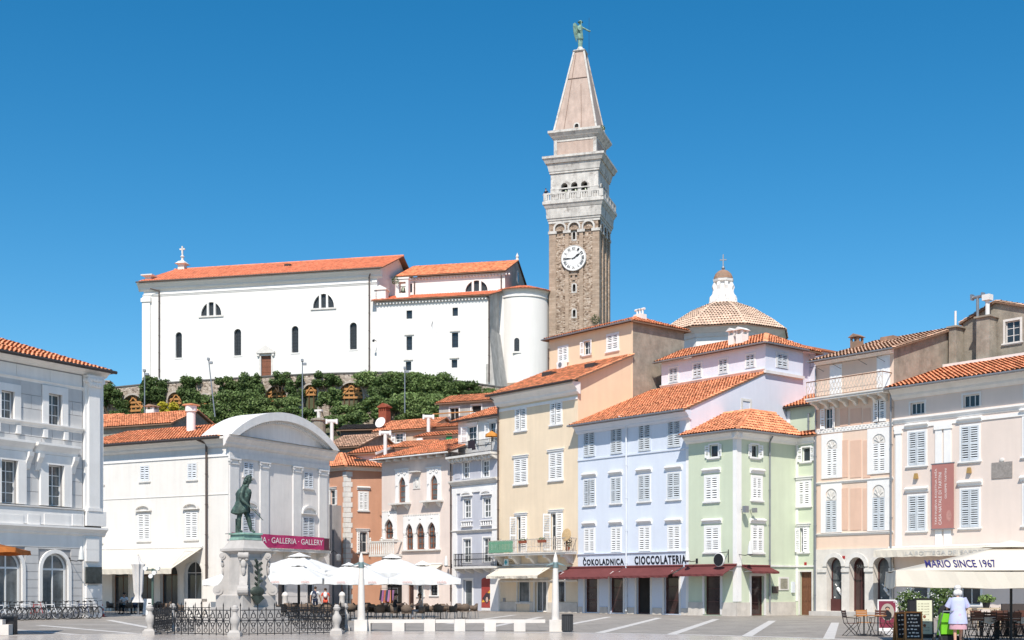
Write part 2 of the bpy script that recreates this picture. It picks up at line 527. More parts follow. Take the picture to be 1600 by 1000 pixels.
class Fac:
    def __init__(s, root, fr, **d):
        s.root, s.fr, s.holes = root, fr, []
        s.d = dict(sh='LR', op=(0, 0), bars=(2, 3), sur=.11, sill=True, lint=None, smat=SHUT, fmat=FRAMEW, tmat=TRIMW, gmat=GLASS,
                   arch=None, rise=None, panes=False, solid=False, name='window', glass=True, rev=.16, proud=.035, fw=.055, slw=.12, lab=None, wb=0.0, slat=.12)
        s.d.update(d)
    def rect(s, x0, x1, y0, y1):
        xc, f = (x0 + x1) / 2, s.fr
        return f.s(x0), f.s(x1), f.z(xc, y1), f.z(xc, y0)
    def hole(s, a, b, c, d, arch=None, rise=None):
        h = (a, b, c, d, arch, (d - (rise if rise else (b - a) / 2)) if arch else d)
        s.holes.append(h)
        return h
    def win(s, x0, x1, y0, y1, **kw):
        return s.winm(*s.rect(x0, x1, y0, y1), **kw)
    def winm(s, a, b, c, d, **kw):
        o = dict(s.d); o.update(kw)
        h = s.hole(a, b, c, d, o['arch'], o['rise'])
        fr, rv, fw = s.fr, o['rev'], o['fw']
        O = hole_outline(h)
        m = MB()                                        # sash frame
        I = hole_outline((a + fw, b - fw, c + fw, d - fw, h[4], h[5]))
        outline_ring(m, O, I, rv - .05, rv + .02)
        nx, nz = o['bars']
        top = h[5] if o['arch'] else d
        bw = fw * .75
        for i in range(1, nx):
            x = a + (b - a) * i / nx
            m.box(x - bw / 2, x + bw / 2, rv - .045, rv + .015, c + fw, (d - fw) if abs(x - (a + b) / 2) < .05 else top - fw * .3)
        for j in range(1, nz):
            z = c + (top - c) * j / nz
            m.box(a + fw * .9, b - fw * .9, rv - .04, rv + .01, z - bw * .4, z + bw * .4)
        if o['arch'] and o['bars'] != (1, 1):
            m.box(a + fw * .9, b - fw * .9, rv - .048, rv + .012, top - bw * .6, top + bw * .6)
        W = m.build(o['name'], o['fmat'], s.root, fr)
        if o['lab']: W['label'] = o['lab']
        if o['glass']:
            if o['panes'] and not o['arch']:
                for i in range(nx):
                    for j in range(nz):
                        p = MB().box(a + (b - a) * i / nx + .01, a + (b - a) * (i + 1) / nx - .01, rv - .02, rv - .012, c + (d - c) * j / nz + .01, c + (d - c) * (j + 1) / nz - .01)
                        p.build('pane', o['gmat'], W, fr)
            else:
                p = MB(); p.prism(hole_outline((a + .01, b - .01, c + .01, d - .01, h[4], h[5])), rv - .02, rv - .012)
                p.build('pane', o['gmat'], W, fr)
            k = MB(); k.poly(*[(x, rv + .25, z) for x, z in hole_outline(h)])
        if o['sur']:
            q = MB(); G = grow(h, o['sur'], o['wb'])
            outline_ring(q, hole_outline(G), hole_outline((a, b, c + (0 if o['wb'] else 0), d, h[4], h[5])), -o['proud'], .03)
            q.build('surround', o['tmat'], W, fr)
        if o['sill']:
            q = MB(); e = o['sur'] + .07
            q.box(a - e, b + e, -o['slw'], .02, c - .09, c - .005)
            q.box(a - e + .06, b + e - .06, -o['slw'] * .6, .02, c - .15, c - .092)
            q.build('sill', o['tmat'], W, fr)
        L = o['lint']
        if L == 'cornice':
            q = MB(); e = o['sur'] + .10; z = d + o['sur']
            q.extr([(.02, z + .10), (-.05, z + .10), (-.08, z + .22), (-.20, z + .30), (-.20, z + .36), (.02, z + .44)], a - e, b + e)
            q.build('lintel', o['tmat'], W, fr)
        elif L == 'flat':
            q = MB(); e = o['sur'] + .08; z = d + o['sur']
            q.box(a - e, b + e, -.10, .02, z + .01, z + .13); q.box(a - e - .05, b + e + .05, -.15, .02, z + .132, z + .18)
            q.build('lintel', o['tmat'], W, fr)
        elif L == 'seg':                                  # small segmental pediment
            q = MB(); e = o['sur'] + .12; z = d + o['sur'] + .10
            A = arch_pts(a - e, b + e, z + .1, z + .1 + (b - a) * .42, 'r', 10)
            B = arch_pts(a - e + .13, b + e - .13, z + .1, z + .0 + (b - a) * .42 - .10, 'r', 10)
            outline_ring(q, A + [(b + e, z + .02), (a - e, z + .02)], B + [(b + e - .13, z + .1), (a - e + .13, z + .1)], -.22, .02)
            q.prism([(a - e + .1, z + .06)] + [(p[0], p[1]) for p in B] + [(b + e - .1, z + .06)], -.03, .02)
            q.build('pediment', o['tmat'], W, fr)
        w = (b - a) / 2
        ht = (top - c) if o['arch'] else (d - c)
        for i, ch in enumerate('LR'):
            if ch not in (o['sh'] or ''): continue
            sm = shutter_mesh(w - .012, ht - .02, o['slat'], o['solid'])
            an = o['op'][i]
            if an is None: continue
            Mx = Matrix.Identity(4)
            if ch == 'L':
                Mx = Matrix.Translation((a + .006, -.004 - (.05 if an > 90 else 0), c + .01)) @ Matrix.Rotation(-R(an), 4, 'Z')
            else:
                Mx = Matrix.Translation((b - .006, -.004 - (.05 if an > 90 else 0), c + .01)) @ Matrix.Rotation(R(an), 4, 'Z') @ Matrix.Scale(-1, 4, (1, 0, 0))
            sm.xf(Mx)
            sm.build('shutter', o['smat'], W, fr)
        return W
    def door(s, x0, x1, y0, y1, mat=None, bars=(1, 1), z0=0.02, **kw):
        a, b, c, d = s.rect(x0, x1, y0, y1)
        o = dict(sh='', sill=False, bars=bars, name='door', rev=.22, fw=.08); o.update(kw)
        if mat: o['fmat'] = mat
        return s.winm(a, b, max(z0, 0.02) if z0 is not None else c, d, **o)
    def wall(s, s0, s1, z1, mat, depth=6.0, z0=0.0, name='wall', tops=None, sides='LRB', rev=.2, sidemats=None):
        """front with openings plus plain sides; tops=(zfront, zback) gives sides a slope"""
        m = MB(); wall_grid(m, s0, s1, z0, z1, s.holes, rev)
        zb = tops[1] if tops else z1
        m.poly((s0, depth, z0), (s0, 0, z0), (s0, 0, z1), (s0, depth, zb)) if 'L' in sides else None
        m.poly((s1, 0, z0), (s1, depth, z0), (s1, depth, zb), (s1, 0, z1)) if 'R' in sides else None
        m.poly((s1, depth, z0), (s0, depth, z0), (s0, depth, zb), (s1, depth, zb)) if 'B' in sides else None
        m.poly((s0, 0, z1), (s1, 0, z1), (s1, depth, zb), (s0, depth, zb))
        m.poly((s0 + .01, rev + .5, z0), (s1 - .01, rev + .5, z0), (s1 - .01, rev + .5, z1), (s0 + .01, rev + .5, z1))
        w = m.build(name, mat, s.root, s.fr)
        return w

def bx(root, fr, name, mat, *b, smooth=None):
    if name in ('plinth', 'wall_panel', 'stone_panel'):
        for q in b: o = MB().box(*q).build(name, mat, root, fr)
        return o
    m = MB()
    for q in b: m.box(*q)
    return m.build(name, mat, root, fr)

def cornice(root, fr, mat, s0, s1, zt, zb, proj, name='cornice'):
    h = zt - zb
    m = MB(); m.extr([(.02, zt), (-proj, zt), (-proj, zt - h * .22), (-proj * .82, zt - h * .30), (-proj * .55, zt - h * .55), (-proj * .45, zt - h * .62),
                      (-proj * .40, zt - h * .8), (-proj * .12, zt - h), (.02, zb)], s0, s1)
    return m.build(name, mat, root, fr)

def pipe(root, fr, mat, x, y_top, y_bot, r=.05, off=-.12, bend=None, name='drainpipe'):
    s = fr.s(x); zt = fr.z(x, y_top); zb = max(.05, fr.z(x, y_bot))
    m = MB(); p = [(s, off, zb), (s, off, zt - .25)]
    if bend: p += [(s + bend[0], off + bend[1], zt)]
    m.path(p, r, 8)
    z = zb + 1.0
    while z < zt - .3:
        m.cyl((s, off, z), (s, off, z + .05), r * 1.35, r * 1.35, 8); m.box(s - .015, s + .015, off, .01, z + .01, z + .04); z += 2.2
    return m.build(name, mat, root, fr, smooth=40)

# ---- tiled roofs
def tile_mesh(name, mat, M, quad, pitch=.24, row=.36, amp=.085, lift=.045):
    """barrel tiles over a roof face: quad = eave left, eave right, top right, top left (local 3D)"""
    P = [Vector(p) for p in quad]
    U = (P[1] - P[0]).normalized()
    N_ = U.cross(P[3] - P[0]) if (P[3] - P[0]).length > 1e-4 else U.cross(P[2] - P[0])
    N_.normalize()
    if N_.z < 0: N_ = -N_
    V = N_.cross(U).normalized()
    uv = [((p - P[0]).dot(U), (p - P[0]).dot(V)) for p in P]
    Lv = max(uv[2][1], uv[3][1]); Lb = uv[1][0]
    ks = np.array([0, .18, .5, .82, 1.0]); hh = np.array([0, .75, 1, .75, 0]) * amp
    VV, FF, TT = [], [], []
    off = 0
    nr = max(1, int(round(Lv / row))); rw = Lv / nr
    Un, Vn, Nn, P0 = (np.array(q) for q in (U, V, N_, P[0]))
    for r in range(nr):
        v0, v1 = r * rw, (r + 1) * rw + .05
        f = (r + .5) / nr
        a = uv[0][0] + (uv[3][0] - uv[0][0]) * f; b = Lb + (uv[2][0] - Lb) * f
        n = int((b - a) / pitch)
        if n < 1: continue
        p = (b - a) / n
        jit = NR.uniform(-.015, .015, n)
        us = a + p * np.arange(n)
        uu = us[:, None] + ks[None, :] * p
        K = len(ks)
        jl = NR.uniform(0, .02, n)
        lo = P0 + uu[..., None] * Un + (v0 + jit)[:, None, None] * Vn + (hh[None, :] + lift + jl[:, None])[..., None] * Nn
        up = P0 + uu[..., None] * Un + (v1 + 0 * jit)[:, None, None] * Vn + (hh[None, :] * .9 + .004)[..., None] * Nn
        VV.append(np.concatenate([lo, up], axis=1).reshape(-1, 3))
        tn = NR.rand(n)
        for i in range(n):
            o = off + i * 2 * K
            for k in range(K - 1):
                FF.append((o + k, o + k + 1, o + K + k + 1, o + K + k)); TT.append(tn[i])
            if amp >= .1: FF.append(tuple(o + k for k in range(K - 1, -1, -1))); TT.append(tn[i])
        off += n * 2 * K
    me = bpy.data.meshes.new(name)
    vv = np.concatenate(VV)
    if M is not None:
        A = np.array(M); vv = vv @ A[:3, :3].T + A[:3, 3]
    me.from_pydata(vv.tolist(), [], FF)
    at = me.attributes.new('tint', 'FLOAT', 'FACE'); at.data.foreach_set('value', TT)
    me.materials.append(mat)
    return me

def roof(root, fr, faces, mat=TILE, deck=DECK, thick=.10, name='roof', **kw):
    """faces: list of quads in fr coordinates; a boarded slab carrying the tile courses"""
    m = MB()
    for q in faces:
        q = [Vector(p) for p in q]
        lo = [p - Vector((0, 0, thick)) for p in q]
        n = len(q)
        m.add(q + lo, [tuple(range(n)), tuple(range(2 * n - 1, n - 1, -1))] + [(i, n + i, n + (i + 1) % n, (i + 1) % n) for i in range(n)])
    r = m.build(name, deck, root, fr)
    pf = PF[root.name]
    M = None if fr is pf else pf.M.inverted() @ fr.M
    for q in faces:
        me = tile_mesh('tile_courses', mat, M, q, **kw)
        t = link_mesh('tile_courses', me, r)
        t['kind'] = 'stuff'
    return r

def ridge(root, r, fr, p, q, mat=TILE, rad=.11):
    m = MB(); p, q = Vector(p), Vector(q)
    n = max(1, int((q - p).length / .42))
    for i in range(n):
        a, b = p.lerp(q, i / n), p.lerp(q, (i + 1.08) / n)
        m.cyl(a, b, rad * 1.08, rad * .92, 8)
    me = m.mesh('ridge_tiles', mat, None if fr is PF[root.name] else PF[root.name].M.inverted() @ fr.M)
    at = me.attributes.new('tint', 'FLOAT', 'FACE'); at.data.foreach_set('value', NR.rand(len(me.polygons)).tolist())
    o = link_mesh('ridge_tiles', me, r); o['kind'] = 'stuff'
    return o

def chimney(root, fr, s, y, z0, z1, w=.6, d=.6, mat=WHITE, cap=TILE, name='chimney', holes=True):
    m = MB(); m.box(s - w / 2, s + w / 2, y - d / 2, y + d / 2, z0, z1)
    c = m.build(name, mat, root, fr)
    k = MB()
    for i in range(2):
        for j in range(2):
            k.box(s + (i - .5) * w * .8 - .06, s + (i - .5) * w * .8 + .06, y + (j - .5) * d * .8 - .06, y + (j - .5) * d * .8 + .06, z1, z1 + .28)
    k.box(s - w * .2, s + w * .2, y - d * .2, y + d * .2, z1, z1 + .26)
    k.build('chimney_cap', mat, c, fr)
    t = MB(); t.prism([(s - w * .68, z1 + .28), (s + w * .68, z1 + .28), (s, z1 + .5)], y - d * .7, y + d * .7)
    me = t.mesh('cap_roof', cap, None if fr is PF[root.name] else PF[root.name].M.inverted() @ fr.M)
    link_mesh('cap_roof', me, c)
    return c

# ---- lettering
TXT = []
def text(body, mat, parent, fr, s0, z0, y, w=None, h=None, rot=0.0, off=0.0, ext=.008, name='lettering', shear=0.0, spacing=1.0):
    """text standing on a wall: lower left at (s0, z0), fitted to width w and/or height h; rot in degrees in the wall plane"""
    cu = bpy.data.curves.new('t', 'FONT')
    cu.body = body; cu.size = 1.0; cu.offset = off; cu.extrude = 0.0; cu.shear = shear; cu.space_character = spacing
    cu.resolution_u = 3
    ob = bpy.data.objects.new('t', cu)
    me0 = bpy.data.meshes.new_from_object(ob)
    vs = [Vector(v.co) for v in me0.vertices]
    fs = [tuple(p.vertices) for p in me0.polygons]
    bpy.data.objects.remove(ob); bpy.data.curves.remove(cu); bpy.data.meshes.remove(me0)
    x0, x1 = min(v.x for v in vs), max(v.x for v in vs)
    q0, q1 = min(v.y for v in vs), max(v.y for v in vs)
    kx = (w / (x1 - x0)) if w else None
    ky = (h / (q1 - q0)) if h else None
    kx = kx or ky; ky = ky or kx
    ca, sa = math.cos(R(rot)), math.sin(R(rot))
    sp = sorted((min(vs[i].x for i in f), max(vs[i].x for i in f), k) for k, f in enumerate(fs))
    words, end = [], None
    for a, b, k in sp:                                  # one object per word
        if end is None or a > end + .17: words.append([]); end = b
        words[-1].append(fs[k]); end = max(end, b)
    TXT.clear()
    for wf_ in words:
        m = MB(); ix = {}; F_, B_ = [], []
        for i in sorted({i for f in wf_ for i in f}):
            v = vs[i]; a, b = (v.x - x0) * kx, (v.y - q0) * ky
            a, b = a * ca - b * sa, a * sa + b * ca
            ix[i] = len(F_); F_.append((s0 + a, y - ext, z0 + b)); B_.append((s0 + a, y, z0 + b))
        g = [tuple(ix[i] for i in f) for f in wf_]
        m.add(F_, g)
        ed = {(f[i], f[(i + 1) % len(f)]) for f in g for i in range(len(f))}
        off_ = len(m.v); m.v.extend(B_)
        for (a, b) in ed:
            if (b, a) not in ed: m.f.append((a, b, off_ + b, off_ + a)); m.mi.append(0)
        TXT.append(m.build(name, mat, parent, fr))
    return TXT[0]

# ---- foliage
def leaf_cloud(n, blobs, size, shell=.55, rs=None, flat=None):
    """leaf quads spread through ellipsoid blobs (cx,cy,cz,rx,ry,rz)"""
    rs = rs or NR
    B = np.array(blobs, float)
    vol = (B[:, 3] * B[:, 4] * B[:, 5]) ** (2 / 3.0)
    pick = rs.choice(len(B), n, p=vol / vol.sum())
    d = rs.normal(size=(n, 3)); d /= np.linalg.norm(d, axis=1)[:, None]
    rad = shell + (1 - shell) * rs.rand(n) ** .6
    lump = 1 + .16 * np.sin(d[:, 0] * 7 + pick) * np.cos(d[:, 1] * 6 + 2 * pick) + .12 * np.sin(d[:, 2] * 9 + 3 * pick)
    P = B[pick, :3] + d * B[pick, 3:6] * (rad * lump)[:, None]
    nrm = d * .9 + rs.normal(size=(n, 3)) * .6; nrm /= np.linalg.norm(nrm, axis=1)[:, None]
    a = np.cross(nrm, rs.normal(size=(n, 3))); a /= np.linalg.norm(a, axis=1)[:, None] + 1e-9
    b = np.cross(nrm, a)
    sz = size * rs.uniform(.6, 1.3, n)
    a *= sz[:, None] * .5; b *= sz[:, None] * .32
    V = np.stack([P - a, P + b + nrm * sz[:, None] * .08, P + a, P - b + nrm * sz[:, None] * .08], axis=1).reshape(-1, 3)
    F = np.arange(n * 4).reshape(-1, 4)
    T = np.clip(rs.rand(n) * .7 + .3 * rs.rand(len(B))[pick], 0, 1)
    return V, F, T

def leaf_obj(name, mat, V, F, T, parent=None, fr=None):
    me = bpy.data.meshes.new(name)
    me.from_pydata(V.tolist(), [], F.tolist())
    at = me.attributes.new('tint', 'FLOAT', 'FACE'); at.data.foreach_set('value', T.astype(float).tolist())
    me.materials.append(mat)
    return link_mesh(name, me, parent, fr)

# ---- people
SKIN = pm('skin', (.50, .28, .19), rough=.6, var=.08, bump=0)
def skin_mesh(name, joints, edges, mat, parent, root, sub=1):
    """one continuous surface grown round connected joints: joints = {key: (x, y, z, rx, ry)}"""
    keys = list(joints)
    me = bpy.data.meshes.new(name)
    me.from_pydata([joints[k][:3] for k in keys], [(keys.index(a), keys.index(b)) for a, b in edges], [])
    me.materials.append(mat)
    o = link_mesh(name, me, parent)
    md = o.modifiers.new('Skin', 'SKIN')
    md.use_smooth_shade = True
    for i, k in enumerate(keys):
        sk = me.skin_vertices[0].data[i]
        j = joints[k]
        sk.radius = (j[3], j[4] if len(j) > 4 else j[3])
        sk.use_root = (k == root)
    sb = o.modifiers.new('Sub', 'SUBSURF'); sb.levels = sub; sb.render_levels = sub
    return o

def person(label, fr, J, shirt, trousers, hair, group=None, shoes=None, hairlen=0.0, short=False, dress=None, seated=False, fingers=True):
    """J: joint positions in a frame where the person faces -y; keys: hip, chest, neck, head, shL, elL, haL, shR, elR, haR, knL, anL, knR, anR"""
    T = thing('person', label, 'person', fr, group)
    V = {k: Vector(v) for k, v in J.items()}
    jt = {'hip': (*V['hip'], .125, .10), 'waist': (*V['hip'].lerp(V['chest'], .45), .115, .09), 'chest': (*V['chest'], .135, .10),
          'neck': (*V['neck'], .052, .052), 'head0': (*(V['neck'].lerp(V['head'], .45)), .062, .07), 'head': (*V['head'], .078, .095),
          'top': (*(V['head'] + (V['head'] - V['neck']).normalized() * .075), .06, .07)}
    ed = [('hip', 'waist'), ('waist', 'chest'), ('chest', 'neck'), ('neck', 'head0'), ('head0', 'head'), ('head', 'top')]
    for s, sg in (('L', -1), ('R', 1)):
        jt['sh' + s] = (*V['sh' + s], .058); jt['el' + s] = (*V['el' + s], .042); jt['wr' + s] = (*V['ha' + s], .028)
        hd = (V['ha' + s] - V['el' + s]).normalized()
        pal = V['ha' + s] + hd * .075
        jt['pa' + s] = (*pal, .034, .018)
        ed += [('chest', 'sh' + s), ('sh' + s, 'el' + s), ('el' + s, 'wr' + s), ('wr' + s, 'pa' + s)]
        side = hd.cross(Vector((1, 0, 0))); side = side.normalized() if side.length > .1 else Vector((0, 0, 1))
        bend = hd.cross(side).normalized() * (-sg)
        if fingers:
            for i, (off, ln) in enumerate(((-.030, .062), (-.010, .075), (.010, .070), (.030, .052))):
                k1 = pal + side * off * .9 + hd * (.03 + ln * .5); k2 = pal + side * off + hd * (.03 + ln * .9) + bend * .025
                jt['f%d%s' % (i, s)] = (*k1, .0095); jt['g%d%s' % (i, s)] = (*k2, .008)
                ed += [('pa' + s, 'f%d%s' % (i, s)), ('f%d%s' % (i, s), 'g%d%s' % (i, s))]
            k1 = V['ha' + s] + hd * .035 - side * .045; k2 = k1 + hd * .035 - side * .012
            jt['t0' + s] = (*k1, .011); jt['t1' + s] = (*k2, .009)
            ed += [('wr' + s, 't0' + s), ('t0' + s, 't1' + s)]
        hp = V['hip'] + Vector((sg * .09, 0, -.03))
        jt['hp' + s] = (*hp, .085); jt['kn' + s] = (*V['kn' + s], .056); jt['ca' + s] = (*V['kn' + s].lerp(V['an' + s], .3), .054)
        jt['an' + s] = (*V['an' + s], .036); jt['to' + s] = (*(V['an' + s] + V.get('toe', Vector((0, -.17, -.05)))), .034)
        ed += [('hip', 'hp' + s), ('hp' + s, 'kn' + s), ('kn' + s, 'ca' + s), ('ca' + s, 'an' + s), ('an' + s, 'to' + s)]
    b = skin_mesh('body', jt, ed, SKIN, T, 'hip')
    def grown(keys, k):
        return {q: (*jt[q][:3], *(r + k for r in (list(jt[q][3:]) * 2)[:2])) for q in keys}
    if shirt:
        ks = ['hip', 'waist', 'chest', 'shL', 'shR']; js = grown(ks, .018); e = [('hip', 'waist'), ('waist', 'chest'), ('chest', 'shL'), ('chest', 'shR')]
        for s in 'LR':
            p = Vector(jt['sh' + s][:3]).lerp(Vector(jt['el' + s][:3]), .85); js['sl' + s] = (*p, .062); e.append(('sh' + s, 'sl' + s))
        nb = Vector(jt['chest'][:3]).lerp(Vector(jt['neck'][:3]), .62); js['nb'] = (*nb, .075, .07); e.append(('chest', 'nb'))
        skin_mesh('shirt', js, e, shirt, T, 'waist')
    if trousers:
        ks = ['hip', 'hpL', 'hpR']; js = grown(ks, .016); e = [('hip', 'hpL'), ('hip', 'hpR')]
        for s in 'LR':
            if short:
                p = Vector(jt['hp' + s][:3]).lerp(Vector(jt['kn' + s][:3]), .75); js['q' + s] = (*p, .085); e.append(('hp' + s, 'q' + s))
            else:
                js['kn' + s] = (*jt['kn' + s][:3], .072); p = Vector(jt['kn' + s][:3]).lerp(Vector(jt['an' + s][:3]), .88); js['q' + s] = (*p, .055)
                e += [('hp' + s, 'kn' + s), ('kn' + s, 'q' + s)]
        skin_mesh('trousers', js, e, trousers, T, 'hip')
    sm = MB()
    for s in 'LR':
        a = Vector(jt['an' + s][:3]); t = Vector(jt['to' + s][:3]); c = a.lerp(t, .55)
        sm2 = MB().ball((0, 0, 0), (.05, .145, .042), 10, 6)
        sm2.xf(Matrix.Translation((c.x, c.y, min(c.z, a.z - .01))) @ (Vector((0, -1, 0)).rotation_difference((t - a).normalized() if (t - a).length > 1e-4 else Vector((0, -1, 0))).to_matrix().to_4x4()))
        sm3 = MB(); sm3.v, sm3.f, sm3.mi = sm2.v, sm2.f, sm2.mi
        sm3.build('shoe', shoes or IRON, T, smooth=60)
    h = V['head']; up = (V['head'] - V['neck']).normalized()
    hm = MB().ball((0, .018, .045), (.092, .112, .088), 12, 8)
    if hairlen: hm.ball((0, .06, -.04 - hairlen / 2), (.085, .06, .06 + hairlen / 2), 10, 7)
    hm.xf(Matrix.Translation(h) @ Matrix.Rotation(J.get('turn', (0, 0, 0))[2] if 'turn' in J else 0, 4, 'Z'))
    hm.build('hair', hair, T, smooth=70)
    fm = MB()
    fm.ball((0, -.098, -.012), (.013, .020, .022), 8, 6)
    for sg in (-1, 1): fm.ball((sg * .083, .0, -.01), (.012, .024, .032), 8, 6)
    fm.xf(Matrix.Translation(h)); fm.build('nose_and_ears', SKIN, T, smooth=70)
    em = MB()
    for sg in (-1, 1): em.ball((sg * .032, -.088, .018), (.012, .008, .008), 8, 5)
    em.box(-.024, .024, -.092, -.08, -.058, -.050)
    em.xf(Matrix.Translation(h)); em.build('eyes_and_mouth', pm('face_dark', (.16, .05, .04), var=0, bump=0), T)
    return T
# ---- ground
PAVE = stone_mat('grey_paving', (.36, .32, .28), (.27, .24, .21), (.19, .17, .15), 1.15, .42, rough=.6, var=.3, msize=.016, bump=.25, spec=.4, mix_noise=0, dist=.004)
MARBLE = stone_mat('polished_paving', (.50, .435, .385), (.455, .395, .35), (.34, .29, .26), 1.6, .8, rough=.22, var=.12, msize=.01, bump=.12, spec=.5, mix_noise=0, dist=.003)
BAND = pm('white_paving_band', (.58, .55, .52), rough=.6, var=.15, scale=1.5, bump=.1)
KERB = pm('pale_kerb', (.50, .47, .44), rough=.8, var=.2, scale=1.5)
m = MB(); m.poly((-2500, -300, 0), (2500, -300, 0), (2500, 4000, 0), (-2500, 4000, 0))
ground = m.build('ground', PAVE); ground['kind'] = 'structure'
ground['label'] = 'grey stone paving of the square'

EC = (-5.0, 30.0); EA, EB = 20.0, 19.5
m = MB(); m.slab([(EA * math.cos(2 * math.pi * i / 96), EB * math.sin(2 * math.pi * i / 96)) for i in range(96)], -.02, .006)
oval = m.build('oval_pavement', MARBLE, None, Fr(EC[0], EC[1], 0, 0)); oval['kind'] = 'structure'
m = MB()
rim = []
for i in range(96):
    t0, t1 = 2 * math.pi * i / 96, 2 * math.pi * (i + 1) / 96
    pts = []
    for a, k in ((t0, 0), (t1, 0), (t1, .45), (t0, .45)):
        pts.append(((EA + k) * math.cos(a), (EB + k) * math.sin(a), .010))
    m.poly(*pts)
rimo = m.build('paving_rim', BAND, oval)
bands = [((937, 989), (1030, 965.6)), ((1047, 992), (1119, 967.6)), ((1166, 994.6), (1207, 970)), ((1294, 1000), (1305, 973)), ((872, 979), (952, 964)),
         ((760, 981), (846, 964)), ((700, 975), (804, 961)), ((430, 985), (330, 968)), ((210, 990), (60, 977)), ((180, 996), (20, 984)), ((255, 985), (170, 969)),
         ((1420, 1003), (1380, 985))]
for (xa, ya), (xb, yb) in bands:
    A = Vector((X_at(xa, gz(ya)), gz(ya), 0)); B = Vector((X_at(xb, gz(yb)), gz(yb), 0))
    d = (B - A).normalized(); n = Vector((-d.y, d.x, 0)) * .19
    b = MB(); z = Vector((0, 0, .005))
    b.poly(A - n + z, B - n + z, B + n + z, A + n + z)
    b.build('paving_band', BAND, ground)
for yy, x0, x1 in ((976, 90, 240), (983, 60, 235)):
    Z = gz(yy); b = MB(); b.poly((X_at(x0, Z), Z - .15, .0055), (X_at(x1, Z), Z - .15, .0055), (X_at(x1, Z), Z + .15, .0055), (X_at(x0, Z), Z + .15, .0055))
    b.build('paving_band', BAND, ground)

# ---- hillside
pts = [(148, 609, 26.3), (228, 601, 26.5), (330, 594, 26.7), (410, 589, 26.8), (500, 584.5, 26.9), (600, 582.5, 26.9), (660, 588, 26.5), (800, 608, 25.2)]
P3 = [(X_at(x, (z - CH) * FPX / (HZ - y)), (z - CH) * FPX / (HZ - y), z) for x, y, z in pts]
WX = np.array([p[0] for p in P3]); WY = np.array([p[1] for p in P3])
def wall_y(x): return float(np.interp(x, WX, WY))
def hill_h(x, k):
    """k below 0: slope in front of the terrace wall (metres before it); above 0: the terrace"""
    if k > 0: z = 25.6
    else:
        t = min(max((k + 42.0) / 42.0, 0), 1); z = 20.5 * t * t * (3 - 2 * t)
    side = min(max((x + 95) / 25.0, 0), 1) * min(max((150 - x) / 60.0, 0), 1)
    back = min(max((150 - k) / 80.0, 0), 1)
    return z * side * back - .02
m = MB(); nx_ = 120
xs = [-100 + 260 * i / nx_ for i in range(nx_ + 1)]
ks = [-44 + 44.4 * j / 40 for j in range(41)] + [.45 + 150 * j / 29 for j in range(30)]
vv = []
for k in ks:
    for x in xs:
        b = .5 * math.sin(x * .7 + k * .3) * math.sin(k * .5) if -36 < k < -3 else 0
        vv.append((x, wall_y(x) + k, hill_h(x, k if k > .42 else min(k, 0)) + b))
w_ = len(xs)
m.add(vv, [(j * w_ + i, j * w_ + i + 1, (j + 1) * w_ + i + 1, (j + 1) * w_ + i) for j in range(len(ks) - 1) for i in range(w_ - 1)])
HILLM = pm('hill_soil', (.09, .10, .05), var=.5, scale=.6, bump=.6, bscale=3, dark=(.22, .19, .14), dark_amt=.7, dark_scale=.25, dark_lo=.52)
hill = m.build('hillside', HILLM, smooth=50); hill['kind'] = 'structure'

